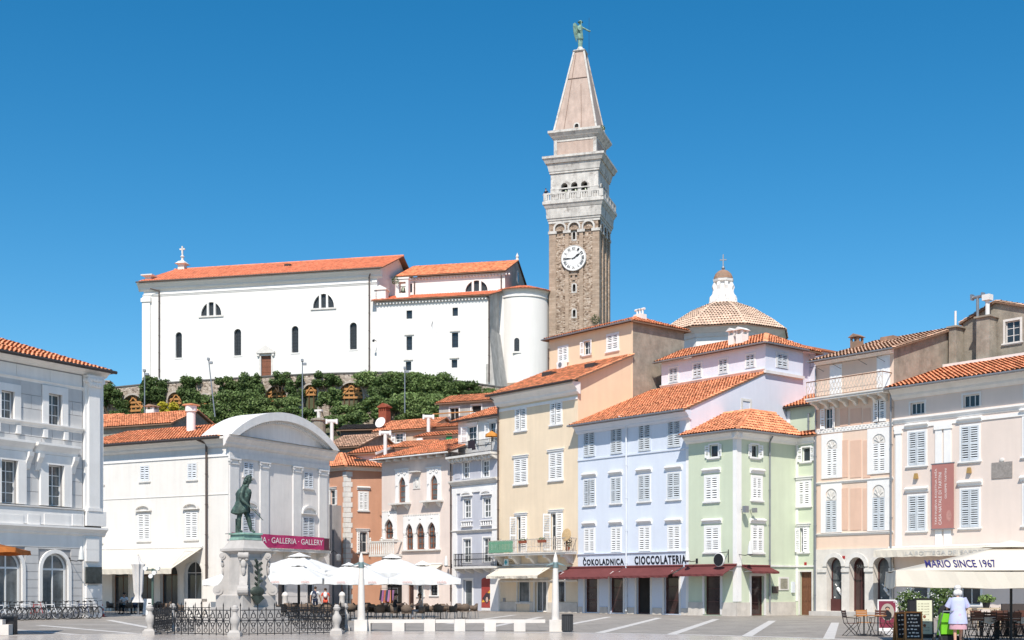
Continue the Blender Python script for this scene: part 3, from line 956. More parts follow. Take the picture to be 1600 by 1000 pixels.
# ---- retaining wall with arches
RUB = rubble_mat('pale_rubble', [(.17, .125, .10), (.36, .29, .235), (.47, .39, .32), (.58, .50, .43)], 3.4, (.46, .39, .32))
ARS = pm('arch_stone', (.46, .41, .36), var=.25, scale=2, streak=.1)
POSTW = pm('dark_post', (.10, .05, .025), var=.2)
COPE = pm('dark_coping', (.16, .15, .14), var=.3, scale=2)
rw = thing('retaining_wall', 'long rubble stone terrace wall with arches below the white church', 'wall', Fr(P3[0][0], P3[0][1], 17.5, 0))
arches = {0: [(189, 224, 617, 660, 1)], 1: [(262, 286, 613, 660, 1), (309, 329, 616, 660, 1)], 2: [], 3: [(414, 448, 603.5, 650, 1), (474, 496, 601, 650, 1)],
          4: [(529.5, 567, 598, 648, 1)], 1.5: [], 5: [], 6: []}
for i in range(len(P3) - 1):
    a, b = P3[i], P3[i + 1]
    fr = Fr(a[0], a[1], 17.5, math.atan2(b[1] - a[1], b[0] - a[0]))
    L = math.hypot(b[0] - a[0], b[1] - a[1])
    f = Fac(rw, fr)
    za, zb = a[2] - 17.5, b[2] - 17.5
    zc = min(za, zb) - .05
    mm = MB()
    for (x0, x1, y0, y1, tim) in arches.get(i, []):
        s0, s1, c, d = f.rect(x0, x1, y0, y1)
        h = f.hole(s0, s1, max(c, -1), d, 'r', (s1 - s0) / 2)
        vo = MB(); G = grow(h, .2, 0)
        outline_ring(vo, hole_outline(G), hole_outline(h), -.06, .05); vo.build('arch_ring', ARS, rw, fr)
        if tim:
            tb = MB(); zt = h[5]; w = s1 - s0
            for k, zz in enumerate((zt - .25, zt + .25, zt + .75)):
                hw = w / 2 if zz < zt else math.sqrt(max(.01, (w / 2) ** 2 - (zz - zt) ** 2))
                tb.box((s0 + s1) / 2 - hw + .03, (s0 + s1) / 2 + hw - .03, .25 - .02 * k, .4, zz - .12, zz + .12)
            q = int(w / .55)
            for k in range(1, q):
                xx = s0 + w * k / q; hh = math.sqrt(max(.01, (w / 2 - .08) ** 2 - (xx - (s0 + s1) / 2) ** 2))
                tb.box(xx - .07, xx + .07, .28, .45, zt - .3, zt + hh)
                MB().box(xx - .06, xx + .06, .30, .42, -1, zt - .37).build('timber_post', POSTW, rw, fr)
            tb.bar((s0 + .1, .2, zt - .3), ((s0 + s1) / 2, .2, zt + w * .42), .1, .14); tb.bar((s1 - .1, .2, zt - .3), ((s0 + s1) / 2, .2, zt + w * .42), .1, .14)
            tb.build('timber_centring', PLANK, rw, fr)
    wall_grid(mm, 0, L, -2, zc, f.holes, 1.6)
    mm.poly((0, 0, zc), (L, 0, zc), (L, 0, zb), (0, 0, za))
    mm.poly((0, 0, za), (L, 0, zb), (L, .9, zb), (0, .9, za)); mm.poly((L, .9, -2), (0, .9, zc - .6), (0, .9, za), (L, .9, zb))
    mm.build('wall_segment', RUB, rw, fr)
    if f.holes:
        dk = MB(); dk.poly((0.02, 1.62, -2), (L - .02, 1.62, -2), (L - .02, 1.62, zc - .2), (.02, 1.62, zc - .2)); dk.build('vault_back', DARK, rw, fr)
    cp = MB(); cp.add([(0, -.1, za), (L, -.1, zb), (L, 1.0, zb), (0, 1.0, za), (0, -.1, za + .14), (L, -.1, zb + .14), (L, 1.0, zb + .14), (0, 1.0, za + .14)],
                      [(3, 2, 1, 0), (4, 5, 6, 7), (0, 1, 5, 4), (1, 2, 6, 5), (2, 3, 7, 6), (3, 0, 4, 7)])
    cp.build('coping', COPE, rw, fr)
sf = Fr(X_at(156, 157), 157, 17.5, R(5))
m = MB(); m.box(-.8, 1.05, 0, 2.0, 0, sf.z(162, 605)); m.box(-.8, .9, .1, 1.9, sf.z(162, 605), sf.z(162, 596)); m.box(-.6, 1.2, .0, 2.0, sf.z(162, 596), sf.z(162, 594))
m.box(1.05, 1.9, .3, 1.7, 0, sf.z(165, 621))
o = m.build('ruined_wall', RUB, None, sf); tag(o, 'small ruined stub of old stone wall at the left end of the terrace', 'ruin')

# ---- church
fc0 = fr_dir(765, 155.8, .974, -.225, 25.6)
ch = thing('church', 'large white church with orange tiled roofs on the hill terrace', 'church', fc0)
nv = fc0.sub(0, .4)
f = Fac(ch, nv, sh='', sill=False, sur=.10, gmat=GLASS, tmat=CHURCHW, fmat=IRON, rev=.3)
sL, sR = nv.s(224.5), nv.s(589)
ze = nv.z(238, 443)
LEAD = pm('leaded_glass', (.05, .055, .06), rough=.25, var=.6, scale=9, bump=.4, bscale=22)
for x0, x1, y0, y1 in ((274.6, 284.5, 519, 559), (366, 377, 514, 555.5), (456, 466.5, 509.5, 551), (546.8, 557.7, 504, 546)):
    f.win(x0, x1, y0, y1, arch='r', bars=(3, 7), fw=.035, gmat=LEAD, sur=.16, wb=.16, proud=.05)
def lunette(f, x0, x1, y0, y1, tm=CHURCHW, rise=None):
    a, b, c, d = f.rect(x0, x1, y0, y1)
    W = f.winm(a, b, c, d, arch='r', rise=(d - c) * .98, bars=(1, 1), fw=.05, sur=.10, proud=.03, fmat=IRON, gmat=LEAD, tmat=tm)
    w = b - a
    bars = MB()
    for k in (.335, .665):
        bars.box(a + w * k - .13, a + w * k + .13, -.02, .32, c, c + (d - c) * .97)
    bars.build('mullion', tm, W, f.fr)
    si = MB(); si.box(a - .3, b + .3, -.14, .02, c - .22, c - .02); si.build('sill', STONEW, W, f.fr)
    return W
lunette(f, 314, 346, 472, 493); lunette(f, 489, 522, 459, 481)
a, b, c, d = f.rect(408, 424, 556, 590)
D = f.winm(a, b, max(.05, c), d, name='door', fmat=WOODB, bars=(2, 4), gmat=WOODR, sur=.25, tmat=STONEW, proud=.08, rev=.25, panes=True)
q = MB(); e = .55; z = d + .3
q.prism([(a - e, z), (b + e, z), (b + e, z + .22), ((a + b) / 2, z + 1.05), (a - e, z + .22)], -.35, .02)
q.box(a - e + .1, a - e + .4, -.25, .02, z - .35, z); q.box(b + e - .4, b + e - .1, -.25, .02, z - .35, z)
q.build('pediment', STONEW, D, nv)
f.wall(sL, sR, ze, CHURCHW, 16.0, 0, rev=.45)
for s in (sL, sR):
    m = MB(); m.poly((s, 0, ze - .01), (s, 16, ze - .01), (s, 8.3, nv.z(293, 421, 8.3))); m.build('gable', CHURCHW, ch, nv)
cornice(ch, nv, CHURCHW, sL - .6, sR + .7, ze + .05, ze - 1.0, .75)
cornice(ch, nv, CHURCHW, sL - .1, sR, ze - 1.45, ze - 1.75, .14, 'string_course')
bx(ch, nv, 'pilaster', CHURCHW, (sL - .12, sL + 1.0, -.22, .5, 0, ze - 1.75), (sL - .25, sL + 1.15, -.34, .4, ze - 2.4, ze - 1.9), (sL - .5, sL + 1.3, -.3, .6, -.2, .9))
zr = nv.z(293, 421, 8.3)
r = roof(ch, nv, [[(sL - .3, -.85, ze + .1), (sR + 1.0, -.85, ze + .1), (sR + .8, 8.3, zr), (sL + .2, 8.3, zr)],
                  [(sR + .8, 17.2, ze + .1), (sL - .3, 17.2, ze + .1), (sL + .2, 8.3, zr), (sR + .8, 8.3, zr)]], TILEC, pitch=.36, row=.5, amp=.11)
ridge(ch, r, nv, (sL, 8.3, zr + .05), (sR + .8, 8.3, zr + .05), TILEC, .16)
bx(ch, nv, 'roof_hatch', GUTD, (nv.s(446, 5), nv.s(446, 5) + .8, 4.6, 5.4, ze + 2.35, ze + 2.75))
m = MB(); m.path([(sL - .6, -.95, ze + .05), (sR + .9, -.95, ze + .05)], .10, 8); m.build('gutter', PIPED, ch, nv)
pipe(ch, nv, PIPED, 249.5, 452, 590, .09, -.16, (-1.0, -.5)); pipe(ch, nv, PIPED, 577.5, 430, 585, .09, -.16, (.3, -.5))
m = MB(); s = nv.s(233, .4)
m.frust(s - .45, s + .45, 0, .9, ze, ze + .9, .05); m.frust(s - .45, s + .45, 0, .9, ze + .9, ze + 1.05, -.35); m.box(s - .8, s + .8, -.35, 1.25, ze + 1.05, ze + 1.2)
m.build('corner_pedestal', STONEW, ch, nv)
m = MB(); s = nv.s(285, 8.3); z = zr
m.frust(s - .5, s + .5, 7.8, 8.8, z - .3, z + .6, .08); m.frust(s - .42, s + .42, 7.88, 8.72, z + .6, z + .75, -.4); m.frust(s - .75, s + .75, 7.55, 9.05, z + .75, z + 1.15, .4)
m.lathe([(.3, 0), (.16, .2), (.16, .5), (.3, .62), (.12, .8), (.10, 1.2)], 10, (s, 8.3, z + 1.15)); m.box(s - .09, s + .09, 8.2, 8.4, z + 2.2, z + 3.2); m.box(s - .38, s + .38, 8.2, 8.4, z + 2.7, z + 2.9)
m.build('gable_cross', STONEW, ch, nv)
f = Fac(ch, fc0, sh='', sill=False, sur=0, fmat=IRON, gmat=GLASS, tmat=STONEW, rev=.3)
tL, tR = fc0.s(588.5), fc0.s(763)
z1 = fc0.z(675, 467)
for x0, x1, y0, y1, lt in ((635, 644, 485, 498, 0), (707, 715.5, 480.6, 493.6, 0), (635, 644, 525.6, 547, 1), (706, 716, 520, 543, 1), (634, 642.5, 565, 579, 1), (705.6, 714.5, 562, 574.5, 1)):
    W = f.win(x0, x1, y0, y1, bars=(3, 4) if lt else (2, 2), fw=.04)
    a, b, c, d = f.rect(x0, x1, y0, y1)
    if lt:
        q = MB(); q.box(a - .25, b + .25, -.12, .02, d + .14, d + .30); q.build('lintel', STONEW, W, fc0)
f.wall(tL, tR, z1, CHURCHW, 5.5, 0, tops=(z1, z1 + 1.7), sides='L', rev=.5)
m = MB(); m.poly((tR, 0, 0), (tR, 5.5, 0), (tR, 5.5, z1 + 1.7), (tR, 0, z1)); m.poly((tR, 5.5, -1), (tR + 1.2, 8.5, -1), (tR + 1.0, 8.5, z1 + 2), (tR, 5.5, z1 + 1.7))
m.poly((tR - .02, 0, -1), (tR + .9, .2, -1), (tR, 5.5, 4)) if False else None
m.build('side_wall', PLASTL, ch, fc0)
m = MB(); m.add([(tR - .3, -.02, -1), (tR + 1.0, -.02, -1), (tR + 1.6, 5, -1), (tR, 5, -1), (tR - .3, .02, 8), (tR + .05, .02, 8), (tR + .3, 5, 8), (tR, 5, 8)],
                [(3, 2, 1, 0), (4, 5, 6, 7), (0, 1, 5, 4), (1, 2, 6, 5), (2, 3, 7, 6), (3, 0, 4, 7)])
m.build('battered_base', PLASTL, ch, fc0)
r = roof(ch, fc0, [[(tL - .6, -.5, z1 + .05), (tR + .3, -.5, z1 + .05), (tR + .5, 5.5, z1 + 1.85), (tL - .6, 5.5, z1 + 1.85)]], TILEC, pitch=.34, row=.5, amp=.10)
m = MB(); k = int((tR - tL) / .42)
for i in range(k): m.box(tL + .1 + i * .42, tL + .27 + i * .42, -.3, .02, z1 - .42, z1 - .22)
m.build('dentils', CHURCHW, ch, fc0)
pipe(ch, fc0, PIPED, 764.5, 462, 597, .09, -.16, (-.4, -.3))
sd = MB(); s, z = fc0.s(676), fc0.z(676, 510)
sd.box(s - .75, s + .75, -.02, .02, z - .8, z + .9); so = sd.build('sundial', TRIMW, ch, fc0)
g = MB(); g.bar((s, -.02, z + .6), (s - .05, -.45, z - .1), .04, .04); g.build('gnomon', IRON, so, fc0)
lm = MB(); s, z = fc0.s(588), fc0.z(588, 533); lm.bar((s, 0, z), (s - .1, -.7, z + .1), .06, .06); lm.ball((s - .1, -.8, z - .1), .16); lm.build('wall_lamp', IRON, ch, fc0)
bc = MB(); a, b = fc0.s(619, 1.2), fc0.s(638, 1.2); z0, zt = z1 + .3, fc0.z(628, 436, 1.2)
hb = Fac(ch, fc0.sub(0, 1.2)); hb.hole(a + .35, b - .35, z0 + .9, zt - .35)
wall_grid(bc, a, b, z0, zt, hb.holes, .8); bc.xf(Matrix.Translation((0, 1.2, 0)))
bc.box(a, b, 2.0, 2.05, z0, z0 + .8); bc.box(a - .1, b + .1, 1.1, 2.15, zt, zt + .2); bc.box(a, a + .3, 1.22, 2.0, z0, zt - .01); bc.box(b - .3, b, 1.22, 2.0, z0, zt - .01)
cote = bc.build('bell_cote', CHURCHW, ch, fc0)
bl = MB(); bl.lathe([(.02, .62), (.16, .6), (.22, .45), (.28, .12), (.38, 0), (.30, .02)], 14, ((a + b) / 2, 1.6, z0 + 1.1)); bl.cyl((a + .3, 1.6, z0 + 1.8), (b - .3, 1.6, z0 + 1.8), .05)
bl.build('bell', pm('bell_bronze', (.12, .14, .11), rough=.4, metal=.7, bump=0), cote, fc0, smooth=50)
bt = MB(); a, b = fc0.s(587, .8), fc0.s(604, .8); zt = fc0.z(596, 449, .8)
bt.box(a + .1, b, .4, 1.6, z1 + .1, zt - .4); bt.frust(a - .05, b + .15, .25, 1.75, zt - .4, zt - .25, .0); bt.prism([(a - .05, zt - .25), (b + .15, zt - .25), ((a + b) / 2, zt + .2)], .25, 1.75)
bt.box((a + b) / 2 + .1, b - .2, .36, .42, z1 + .5, zt - .6)
bt.build('small_dormer', CHURCHW, ch, fc0)
cf = fc0.sub(0, 5.5)
f = Fac(ch, cf, sh='', sill=False, sur=0, fmat=IRON, gmat=GLASS, tmat=CHURCHW, rev=.3)
cR = cf.s(789); z2 = cf.z(789, 425)
lunette(f, 727, 762, 438, 455)
f.win(638, 644, 443, 457, bars=(2, 3), fw=.05, tmat=CHURCHW)
f.wall(sR - .5, cR, z2, CHURCHW, 14, 0, sides='B', rev=.5)
zr2 = cf.z(811, 408, 7)
m = MB(); m.poly((cR, 0, 0), (cR, 14, 0), (cR, 14, z2), (cR, 7, zr2), (cR, 0, z2)); m.build('gable_wall', PLASTL, ch, cf)
m = MB(); oc = arch_pts(-.9, .9, 0, .9, 'r', 16); ring = [(x, z) for x, z in oc] + [(-x, -z) for x, z in oc[1:-1]]
f2 = Fr(*cf.w(cR, 7, 0).xyz, cf.ang + R(90))
m.prism([(x * .55, z * 1.0 + z2 + 1.0) for x, z in ring], -.10, .02); m2 = MB(); m2.prism([(x * .38, z * .72 + z2 + 1.0) for x, z in ring], -.12, -.09)
oo = m.build('oculus', TRIMW, ch, f2); m2.build('oculus_glass', GLASS, oo, f2)
r = roof(ch, cf, [[(sR + .9, -.6, z2 + .05), (cR + .2, -.6, z2 + .05), (cR + .2, 7, zr2 + .1), (sR + .9, 7, zr2 + .1)],
                  [(cR + .2, 14.6, z2 + .05), (sR + .9, 14.6, z2 + .05), (sR + .9, 7, zr2 + .1), (cR + .2, 7, zr2 + .1)]], TILE, pitch=.34, row=.5, amp=.10)
m = MB(); k = int((cR - sR) / .42)
for i in range(k): m.box(sR + 1 + i * .42, sR + 1.17 + i * .42, -.3, .02, z2 - .40, z2 - .22)
m.build('dentils', CHURCHW, ch, cf)
pipe(ch, cf, PIPED, 783.5, 428, 452, .08, -.14); pipe(ch, cf, PIPED, 648, 437, 462, .08, -.14)
m = MB(); m.lathe([(.25, 0), (.15, .3), (.22, .5), (.05, .9), (.02, 1.0)], 8, (cR, 7, zr2 + .1)); m.build('finial', STONEW, ch, cf)
ax, az = 817, 163.5
ap = Fr(X_at(ax, az), az, 25.6, fc0.ang)
ra = 3.45; zt = ap.z(ax, 458) - .3
m = MB(); m.lathe([(ra, 1.9), (ra, zt - .9), (ra + .12, zt - .85), (ra + .12, zt - .7), (ra + .05, zt - .65), (ra + .1, zt - .25), (ra + .35, zt)], 48, a0=R(-190), a1=R(20)); ao = m.build('apse_wall', CHURCHW, ch, ap, smooth=40)
m = MB(); m.lathe([(ra + .25, -4), (ra + .15, 1.9), (ra - .1, 2.0)], 40, a0=R(-190), a1=R(20)); m.build('apse_base', RUB, ch, ap)
for i in range(14):
    t0, t1 = R(-190 + 210 * i / 14), R(-190 + 210 * (i + 1) / 14)
    q = [((ra + .5) * math.cos(t0), (ra + .5) * math.sin(t0), zt + .05), ((ra + .5) * math.cos(t1), (ra + .5) * math.sin(t1), zt + .05),
         (.5 * math.cos(t1), .5 * math.sin(t1) + .6, zt + 1.25), (.5 * math.cos(t0), .5 * math.sin(t0) + .6, zt + 1.25)]
    if i == 0: faces = []
    faces.append(q)
roof(ch, ap, faces, TILEC, name='apse_roof', pitch=.26, row=.5, amp=.10)
wa = Fr(*ap.w(0, 0).xyz, R(-3)); wa = wa.sub(-.55, -ra - .02)
m = MB(); s0, s1, c, d = wa.s(803.5), wa.s(811.5), wa.z(807, 549), wa.z(807, 528)
h = (s0, s1, c, d, 'r', d - (s1 - s0) / 2); outline_ring(m, hole_outline(grow(h, .2)), hole_outline(h), -.06, .5); m.build('window_surround', CHURCHW, ch, wa)
m = MB(); m.prism(hole_outline(h), .0, .5); aw = m.build('window', LEAD, ch, wa)

# ---- bell tower
TST = rubble_mat('tower_stone', [(.10, .065, .045), (.36, .26, .19), (.46, .355, .275), (.60, .50, .41)], 3.6, (.36, .275, .21), zs=1.9, bump=.5)
TSTP = stone_mat('tower_strip_stone', (.47, .36, .275), (.36, .265, .195), (.34, .26, .2), .7, .28, var=.35, bump=.4, rot=(R(90), 0, 0), mix_noise=.8)
TWH = pm('tower_white_stone', (.66, .63, .59), var=.22, scale=1.4, streak=.25, dark=(.22, .19, .17), dark_amt=.75, dark_scale=1.1, dark_lo=.53)
TPINK = pm('spire_render', (.50, .385, .325), var=.18, scale=.8, streak=.18, dark=(.36, .22, .17), dark_amt=.5, dark_scale=.9, dark_lo=.6)
TW = 6.2
tf = Fr(X_at(935, 160), 160, 25.0, R(-17))
tw = thing('bell_tower', 'tall stone bell tower with clock and pyramid spire behind the tan house', 'tower', tf)
Zt = lambda y: tf.z(935, y)
def sqb(m, z0, z1, k0, k1=None):
    k1 = k0 if k1 is None else k1
    m.add([(-TW - k0, -k0, z0), (k0, -k0, z0), (k0, TW + k0, z0), (-TW - k0, TW + k0, z0), (-TW - k1, -k1, z1), (k1, -k1, z1), (k1, TW + k1, z1), (-TW - k1, TW + k1, z1)],
          [(3, 2, 1, 0), (4, 5, 6, 7), (0, 1, 5, 4), (1, 2, 6, 5), (2, 3, 7, 6), (3, 0, 4, 7)])
    return m
side = tf.sub(0, 0, R(90))                                                     # right-hand face
for fr_, nm in ((tf, 'front'), (side, 'side')):
    f = Fac(tw, fr_, sh='', sill=False, sur=.17, wb=.17, tmat=TWH, fmat=IRON, gmat=DARK, arch='r', bars=(1, 1), rev=.3, fw=.03)
    o = -TW if nm == 'front' else 0.0
    if nm == 'front':
        for x0, x1, y0, y1 in ((895, 899, 362.5, 374), (895, 899.3, 444, 455.5), (895, 899.3, 484, 495)):
            f.win(x0, x1, y0, y1)
    mm = MB()
    wall_grid(mm, o, o + TW, 0, Zt(344) - .05, f.holes, .35)
    mm.build('shaft_face', TST, tw, fr_)
    zs_, za = Zt(357), Zt(349)
    for k in range(4):
        c = o + .35 + (TW - .7) * k / 3
        w = .38 if k in (0, 3) else .24
        bx(tw, fr_, 'pilaster_strip', TSTP, (max(o, c - w) if k else o - .16, min(o + TW, c + w) if k < 3 else o + TW - .004, -.16 if nm == 'front' else -.15, .01, 0, zs_))
    ab = MB(); hs2 = []
    for k in range(3):
        c = o + .35 + (TW - .7) * (k + .5) / 3
        hs2.append((c - .62, c + .62, zs_, zs_ + .95, 'r', zs_ + .4))
    wall_grid(ab, o - (.16 if nm == 'front' else 0), o + TW, zs_, Zt(344) - .02, hs2, .2, -.16)
    ab.build('arcade_band', TST, tw, fr_)
    for h in hs2:
        q = MB(); G = (h[0] - .22, h[1] + .22, h[2], h[3] + .22, 'r', h[5]); A = arch_pts(G[0], G[1], G[5], G[3], 'r'); B = arch_pts(h[0], h[1], h[5], h[3], 'r')
        outline_ring(q, A + [(G[1], G[2] + .01), (G[0], G[2] + .01)], B + [(h[1], h[2] + .01), (h[0], h[2] + .01)], -.24, -.1); q.build('arch_surround', TWH, tw, fr_)
    for k in range(4):
        c = o + .35 + (TW - .7) * k / 3
        q = MB(); q.box(c - .5 if k else o - .25, c + .5 if k < 3 else o + TW + (.25 if nm == 'front' else 0), -.26, .0, zs_ - .28, zs_ + .06)
        q.build('impost', TWH, tw, fr_)
m = MB(); m.poly((-TW, TW, 0), (-TW, 0, 0), (-TW, 0, Zt(344)), (-TW, TW, Zt(344))); m.poly((0, TW, 0), (-TW, TW, 0), (-TW, TW, Zt(344)), (0, TW, Zt(344))); m.build('shaft_back', TST, tw, tf)
m = MB(); sqb(m, Zt(344), Zt(340), .22); sqb(m, Zt(340), Zt(336.5), .30, .34); sqb(m, Zt(336.5), Zt(331), .42, .46); sqb(m, Zt(331), Zt(321), .42, .5); sqb(m, Zt(321), Zt(315), .55, .78); sqb(m, Zt(315), Zt(310.5), .84)
m.build('balcony_cornice', TWH, tw, tf)
zb0, zb1 = Zt(310.5), Zt(297.5)
for fr_, nm in ((tf, 'front'), (side, 'side')):
    o = (-TW if nm == 'front' else 0.0)
    a, b = o - .72, o + TW + .72
    q = MB(); y0 = -.74
    q.box(a, b if nm == 'front' else b, y0, y0 + .22, zb1 - .2, zb1); q.box(a, b, y0 + .02, y0 + .2, zb0, zb0 + .14)
    n = 5
    for k in range(n + 1):
        c = a + .25 + (b - a - .5) * k / n
        q.box(c - .25, c + .25, y0 - .01, y0 + .21, zb0 + .14, zb1 - .2)
    BA = q.build('balcony_parapet', TWH, tw, fr_)
    for k in range(n):
        c0 = a + .5 + (b - a - .5) * k / n; c1 = a + (b - a - .5) * (k + 1) / n
        for j in range(3):
            c = c0 + (c1 - c0) * (j + .5) / 3
            bb = MB(); bb.box(c - .09, c + .09, y0 + .03, y0 + .18, zb0 + .14, zb1 - .2); bb.build('baluster', TWH, BA, fr_)
zq0, zq1 = Zt(310.5), Zt(265)
for fr_, nm in ((tf, 'front'), (side, 'side')):
    f = Fac(tw, fr_)
    o = -TW if nm == 'front' else 0.0
    for k in range(3):
        c = o + TW / 2 + (k - 1) * 1.28
        f.hole(c - .42, c + .42, Zt(300), Zt(281), 'r', .42)
    mm = MB(); wall_grid(mm, o + .02, o + TW - .02, zq0, zq1, f.holes, .9, .02); mm.build('belfry_face', TWH, tw, fr_)
    q = MB()
    for h in f.holes:
        A = arch_pts(h[0] - .18, h[1] + .18, h[5], h[3] + .18, 'r'); B = arch_pts(h[0], h[1], h[5], h[3], 'r')
        outline_ring(q, A + [(h[1] + .18, h[5] - .2), (h[0] - .18, h[5] - .2)], B + [(h[1], h[5] - .2), (h[0], h[5] - .2)], -.06, .03)
    q.box(o, o + TW, -.08, .03, Zt(290.5), Zt(288.5)); q.box(o, o + 1.1, -.10, .03, Zt(299), Zt(291)); q.box(o + TW - 1.1, o + TW, -.10, .03, Zt(299), Zt(291))
    q.build('arcade_moulding', TWH, tw, fr_)
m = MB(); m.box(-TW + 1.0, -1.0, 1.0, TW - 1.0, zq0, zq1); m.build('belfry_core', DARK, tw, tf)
for k in (-1, 0, 1):
    m = MB(); m.lathe([(.05, .7), (.2, .66), (.24, .5), (.3, .15), (.4, 0)], 12, (-TW / 2 + k * 1.28, .75, Zt(296)))
    m.build('bell', MATS['bell_bronze'], tw, tf, smooth=50)
m = MB(); sqb(m, zq1, Zt(262), .12); sqb(m, Zt(262), Zt(258), .18, .24); sqb(m, Zt(258), Zt(250), .24, .4); sqb(m, Zt(250), Zt(243), .55, .8); sqb(m, Zt(243), Zt(239.5), .88); sqb(m, Zt(239.5), Zt(237), .7, .0)
m.build('main_cornice', TWH, tw, tf)
za0, za1 = Zt(239.5), Zt(210)
m = MB(); sqb(m, za0, za1, -.42); m.build('attic_block', TPINK, tw, tf)
for fr_, nm in ((tf, 'f'), (side, 's')):
    o = -TW if nm == 'f' else 0.0
    bx(tw, fr_, 'attic_frame', TWH, (o + .34, o + .75, .34, .44, za0, za1), (o + TW - .75, o + TW - .341, .34, .44, za0, za1), (o + .75, o + TW - .75, .36, .44, za1 - .3, za1 - .01))
m = MB(); sqb(m, za1, Zt(207), -.28, -.12); sqb(m, Zt(207), Zt(201), -.08, .25); sqb(m, Zt(201), Zt(197.5), .30); sqb(m, Zt(197.5), Zt(195), .1, -.3)
m.build('attic_cornice', TWH, tw, tf)
zsp0, zsp1 = Zt(197), tf.z(908, 84, TW / 2)
cx = -TW / 2
hw0, hw1 = TW / 2 - .34, .66
m = MB(); m.frust(cx - hw0, cx + hw0, TW / 2 - hw0, TW / 2 + hw0, zsp0, zsp1, hw0 - hw1)
sp = m.build('spire', TPINK, tw, tf)
rib = MB()
def spt(u, v, t, out=.05):                                                     # point on the front face of the spire
    hw = hw0 + (hw1 - hw0) * t + out
    return (cx + u * hw, TW / 2 - hw if v == 0 else None, zsp0 + (zsp1 - zsp0) * t)
for sx in (-1, 1):
    for sy in (-1, 1):
        rib.bar((cx + sx * hw0, TW / 2 + sy * hw0, zsp0), (cx + sx * hw1, TW / 2 + sy * hw1, zsp1), .22, .22)
rib.build('spire_rib', TWH, sp, tf)
rl = MB()
for u in (-.52, .30):
    a = spt(u, 0, .0); b = spt(u, 0, .58 if u > 0 else .97); rl.bar(a, b, .05, .05)
rl.bar(spt(-.95, 0, .66), spt(.95, 0, .66), .07, .07)
rl.build('spire_seam', pm('seam_dark', (.25, .17, .14), var=.2, bump=0), sp, tf)
f = Fac(tw, tf); s0, s1, c, d = tf.s(897), tf.s(903), Zt(198.5), Zt(188)
m = MB(); h = (s0, s1, c, d, 'r', d - (s1 - s0) / 2); outline_ring(m, hole_outline(grow(h, .16, 0)), hole_outline(h), .3, 1.4); lu = m.build('spire_lucarne', TWH, tw, tf)
m = MB(); m.prism(hole_outline(h), .4, 1.4); m.build('lucarne_opening', DARK, lu, tf)
m = MB(); z = zsp1; m.frust(cx - hw1 - .05, cx + hw1 + .05, TW / 2 - hw1 - .05, TW / 2 + hw1 + .05, z, z + .15, -.15); m.frust(cx - .78, cx + .78, TW / 2 - .78, TW / 2 + .78, z + .15, z + .32, .1)
m.lathe([(.62, 0), (.5, .2), (.35, .38), (.3, .5)], 14, (cx, TW / 2, z + .32)); m.build('spire_cap', TWH, tw, tf)
cs, cz = tf.s(897), tf.z(897, 404)
rc = 20.3 / FPX * tf.t(897)
CLW = pm('clock_white', (.80, .79, .77), var=.05, bump=0, rough=.6)
cl = MB(); cl.lathe([(rc, 0), (rc, .12), (rc * .96, .16), (rc * .80, .13), (rc * .02, .13)], 40); cl.xf(Matrix.Translation((cs, -.14, cz)) @ Matrix.Rotation(R(90), 4, 'X'))
clo = cl.build('clock_face', CLW, tw, tf, smooth=30)
for ra_, rb_ in ((.985, .95), (.60, .585)):
    m = MB()
    for i in range(40):
        t0, t1 = 2 * math.pi * i / 40, 2 * math.pi * (i + 1) / 40
        m.poly(*[(cs + rc * q * math.sin(t), -.312, cz + rc * q * math.cos(t)) for t, q in ((t0, ra_), (t1, ra_), (t1, rb_), (t0, rb_))])
    m.build('clock_ring', pm('clock_grey', (.35, .34, .33), var=.05, bump=0), clo, tf)
for i, nm in enumerate(['XII', 'I', 'II', 'III', 'IIII', 'V', 'VI', 'VII', 'VIII', 'IX', 'X', 'XI']):
    t = 2 * math.pi * i / 12; w = rc * (.07 + .065 * len(nm)); h_ = rc * .2
    q = text(nm, IRON, clo, Fr(*tf.w(0, 0, 0).xyz, tf.ang), 0, 0, 0, w=w, h=h_, off=.005)
    Mx = Matrix.Translation((cs + rc * .74 * math.sin(t), -.315, cz + rc * .74 * math.cos(t))) @ Matrix.Rotation(t, 4, 'Y') @ Matrix.Translation((-w / 2, 0, -h_ / 2))
    for v in q.data.vertices: v.co = Mx @ v.co
    q.name = 'clock_numeral'
def hand(t, ln, w, nm):
    q = MB(); q.prism([(-w * .35, -ln * .2), (w * .35, -ln * .2), (w * .5, ln * .3), (w * 1.3, ln * .6), (0, ln), (-w * 1.3, ln * .6), (-w * .5, ln * .3)], -.03, 0)
    q.xf(Matrix.Translation((cs, -.33, cz)) @ Matrix.Rotation(t, 4, 'Y')); q.build(nm, IRON, clo, tf)
hand(R(57), rc * .62, .10, 'hour_hand'); hand(R(268), rc * .82, .06, 'minute_hand')
m = MB(); s, z = cs - .2, tf.z(897, 429); m.box(s - .25, s + .65, -.2, .0, z - .1, z + .1); m.box(s, s + .35, -.16, .0, z - .7, z - .1); m.build('clock_bracket', TSTP, tw, tf)
m = MB(); m.cyl((cx + 1.15, TW / 2, zsp1 - .3), (cx + 1.15, TW / 2, zsp1 + 4.5), .025, .015, 5); m.build('lightning_rod', IRON, tw, tf)

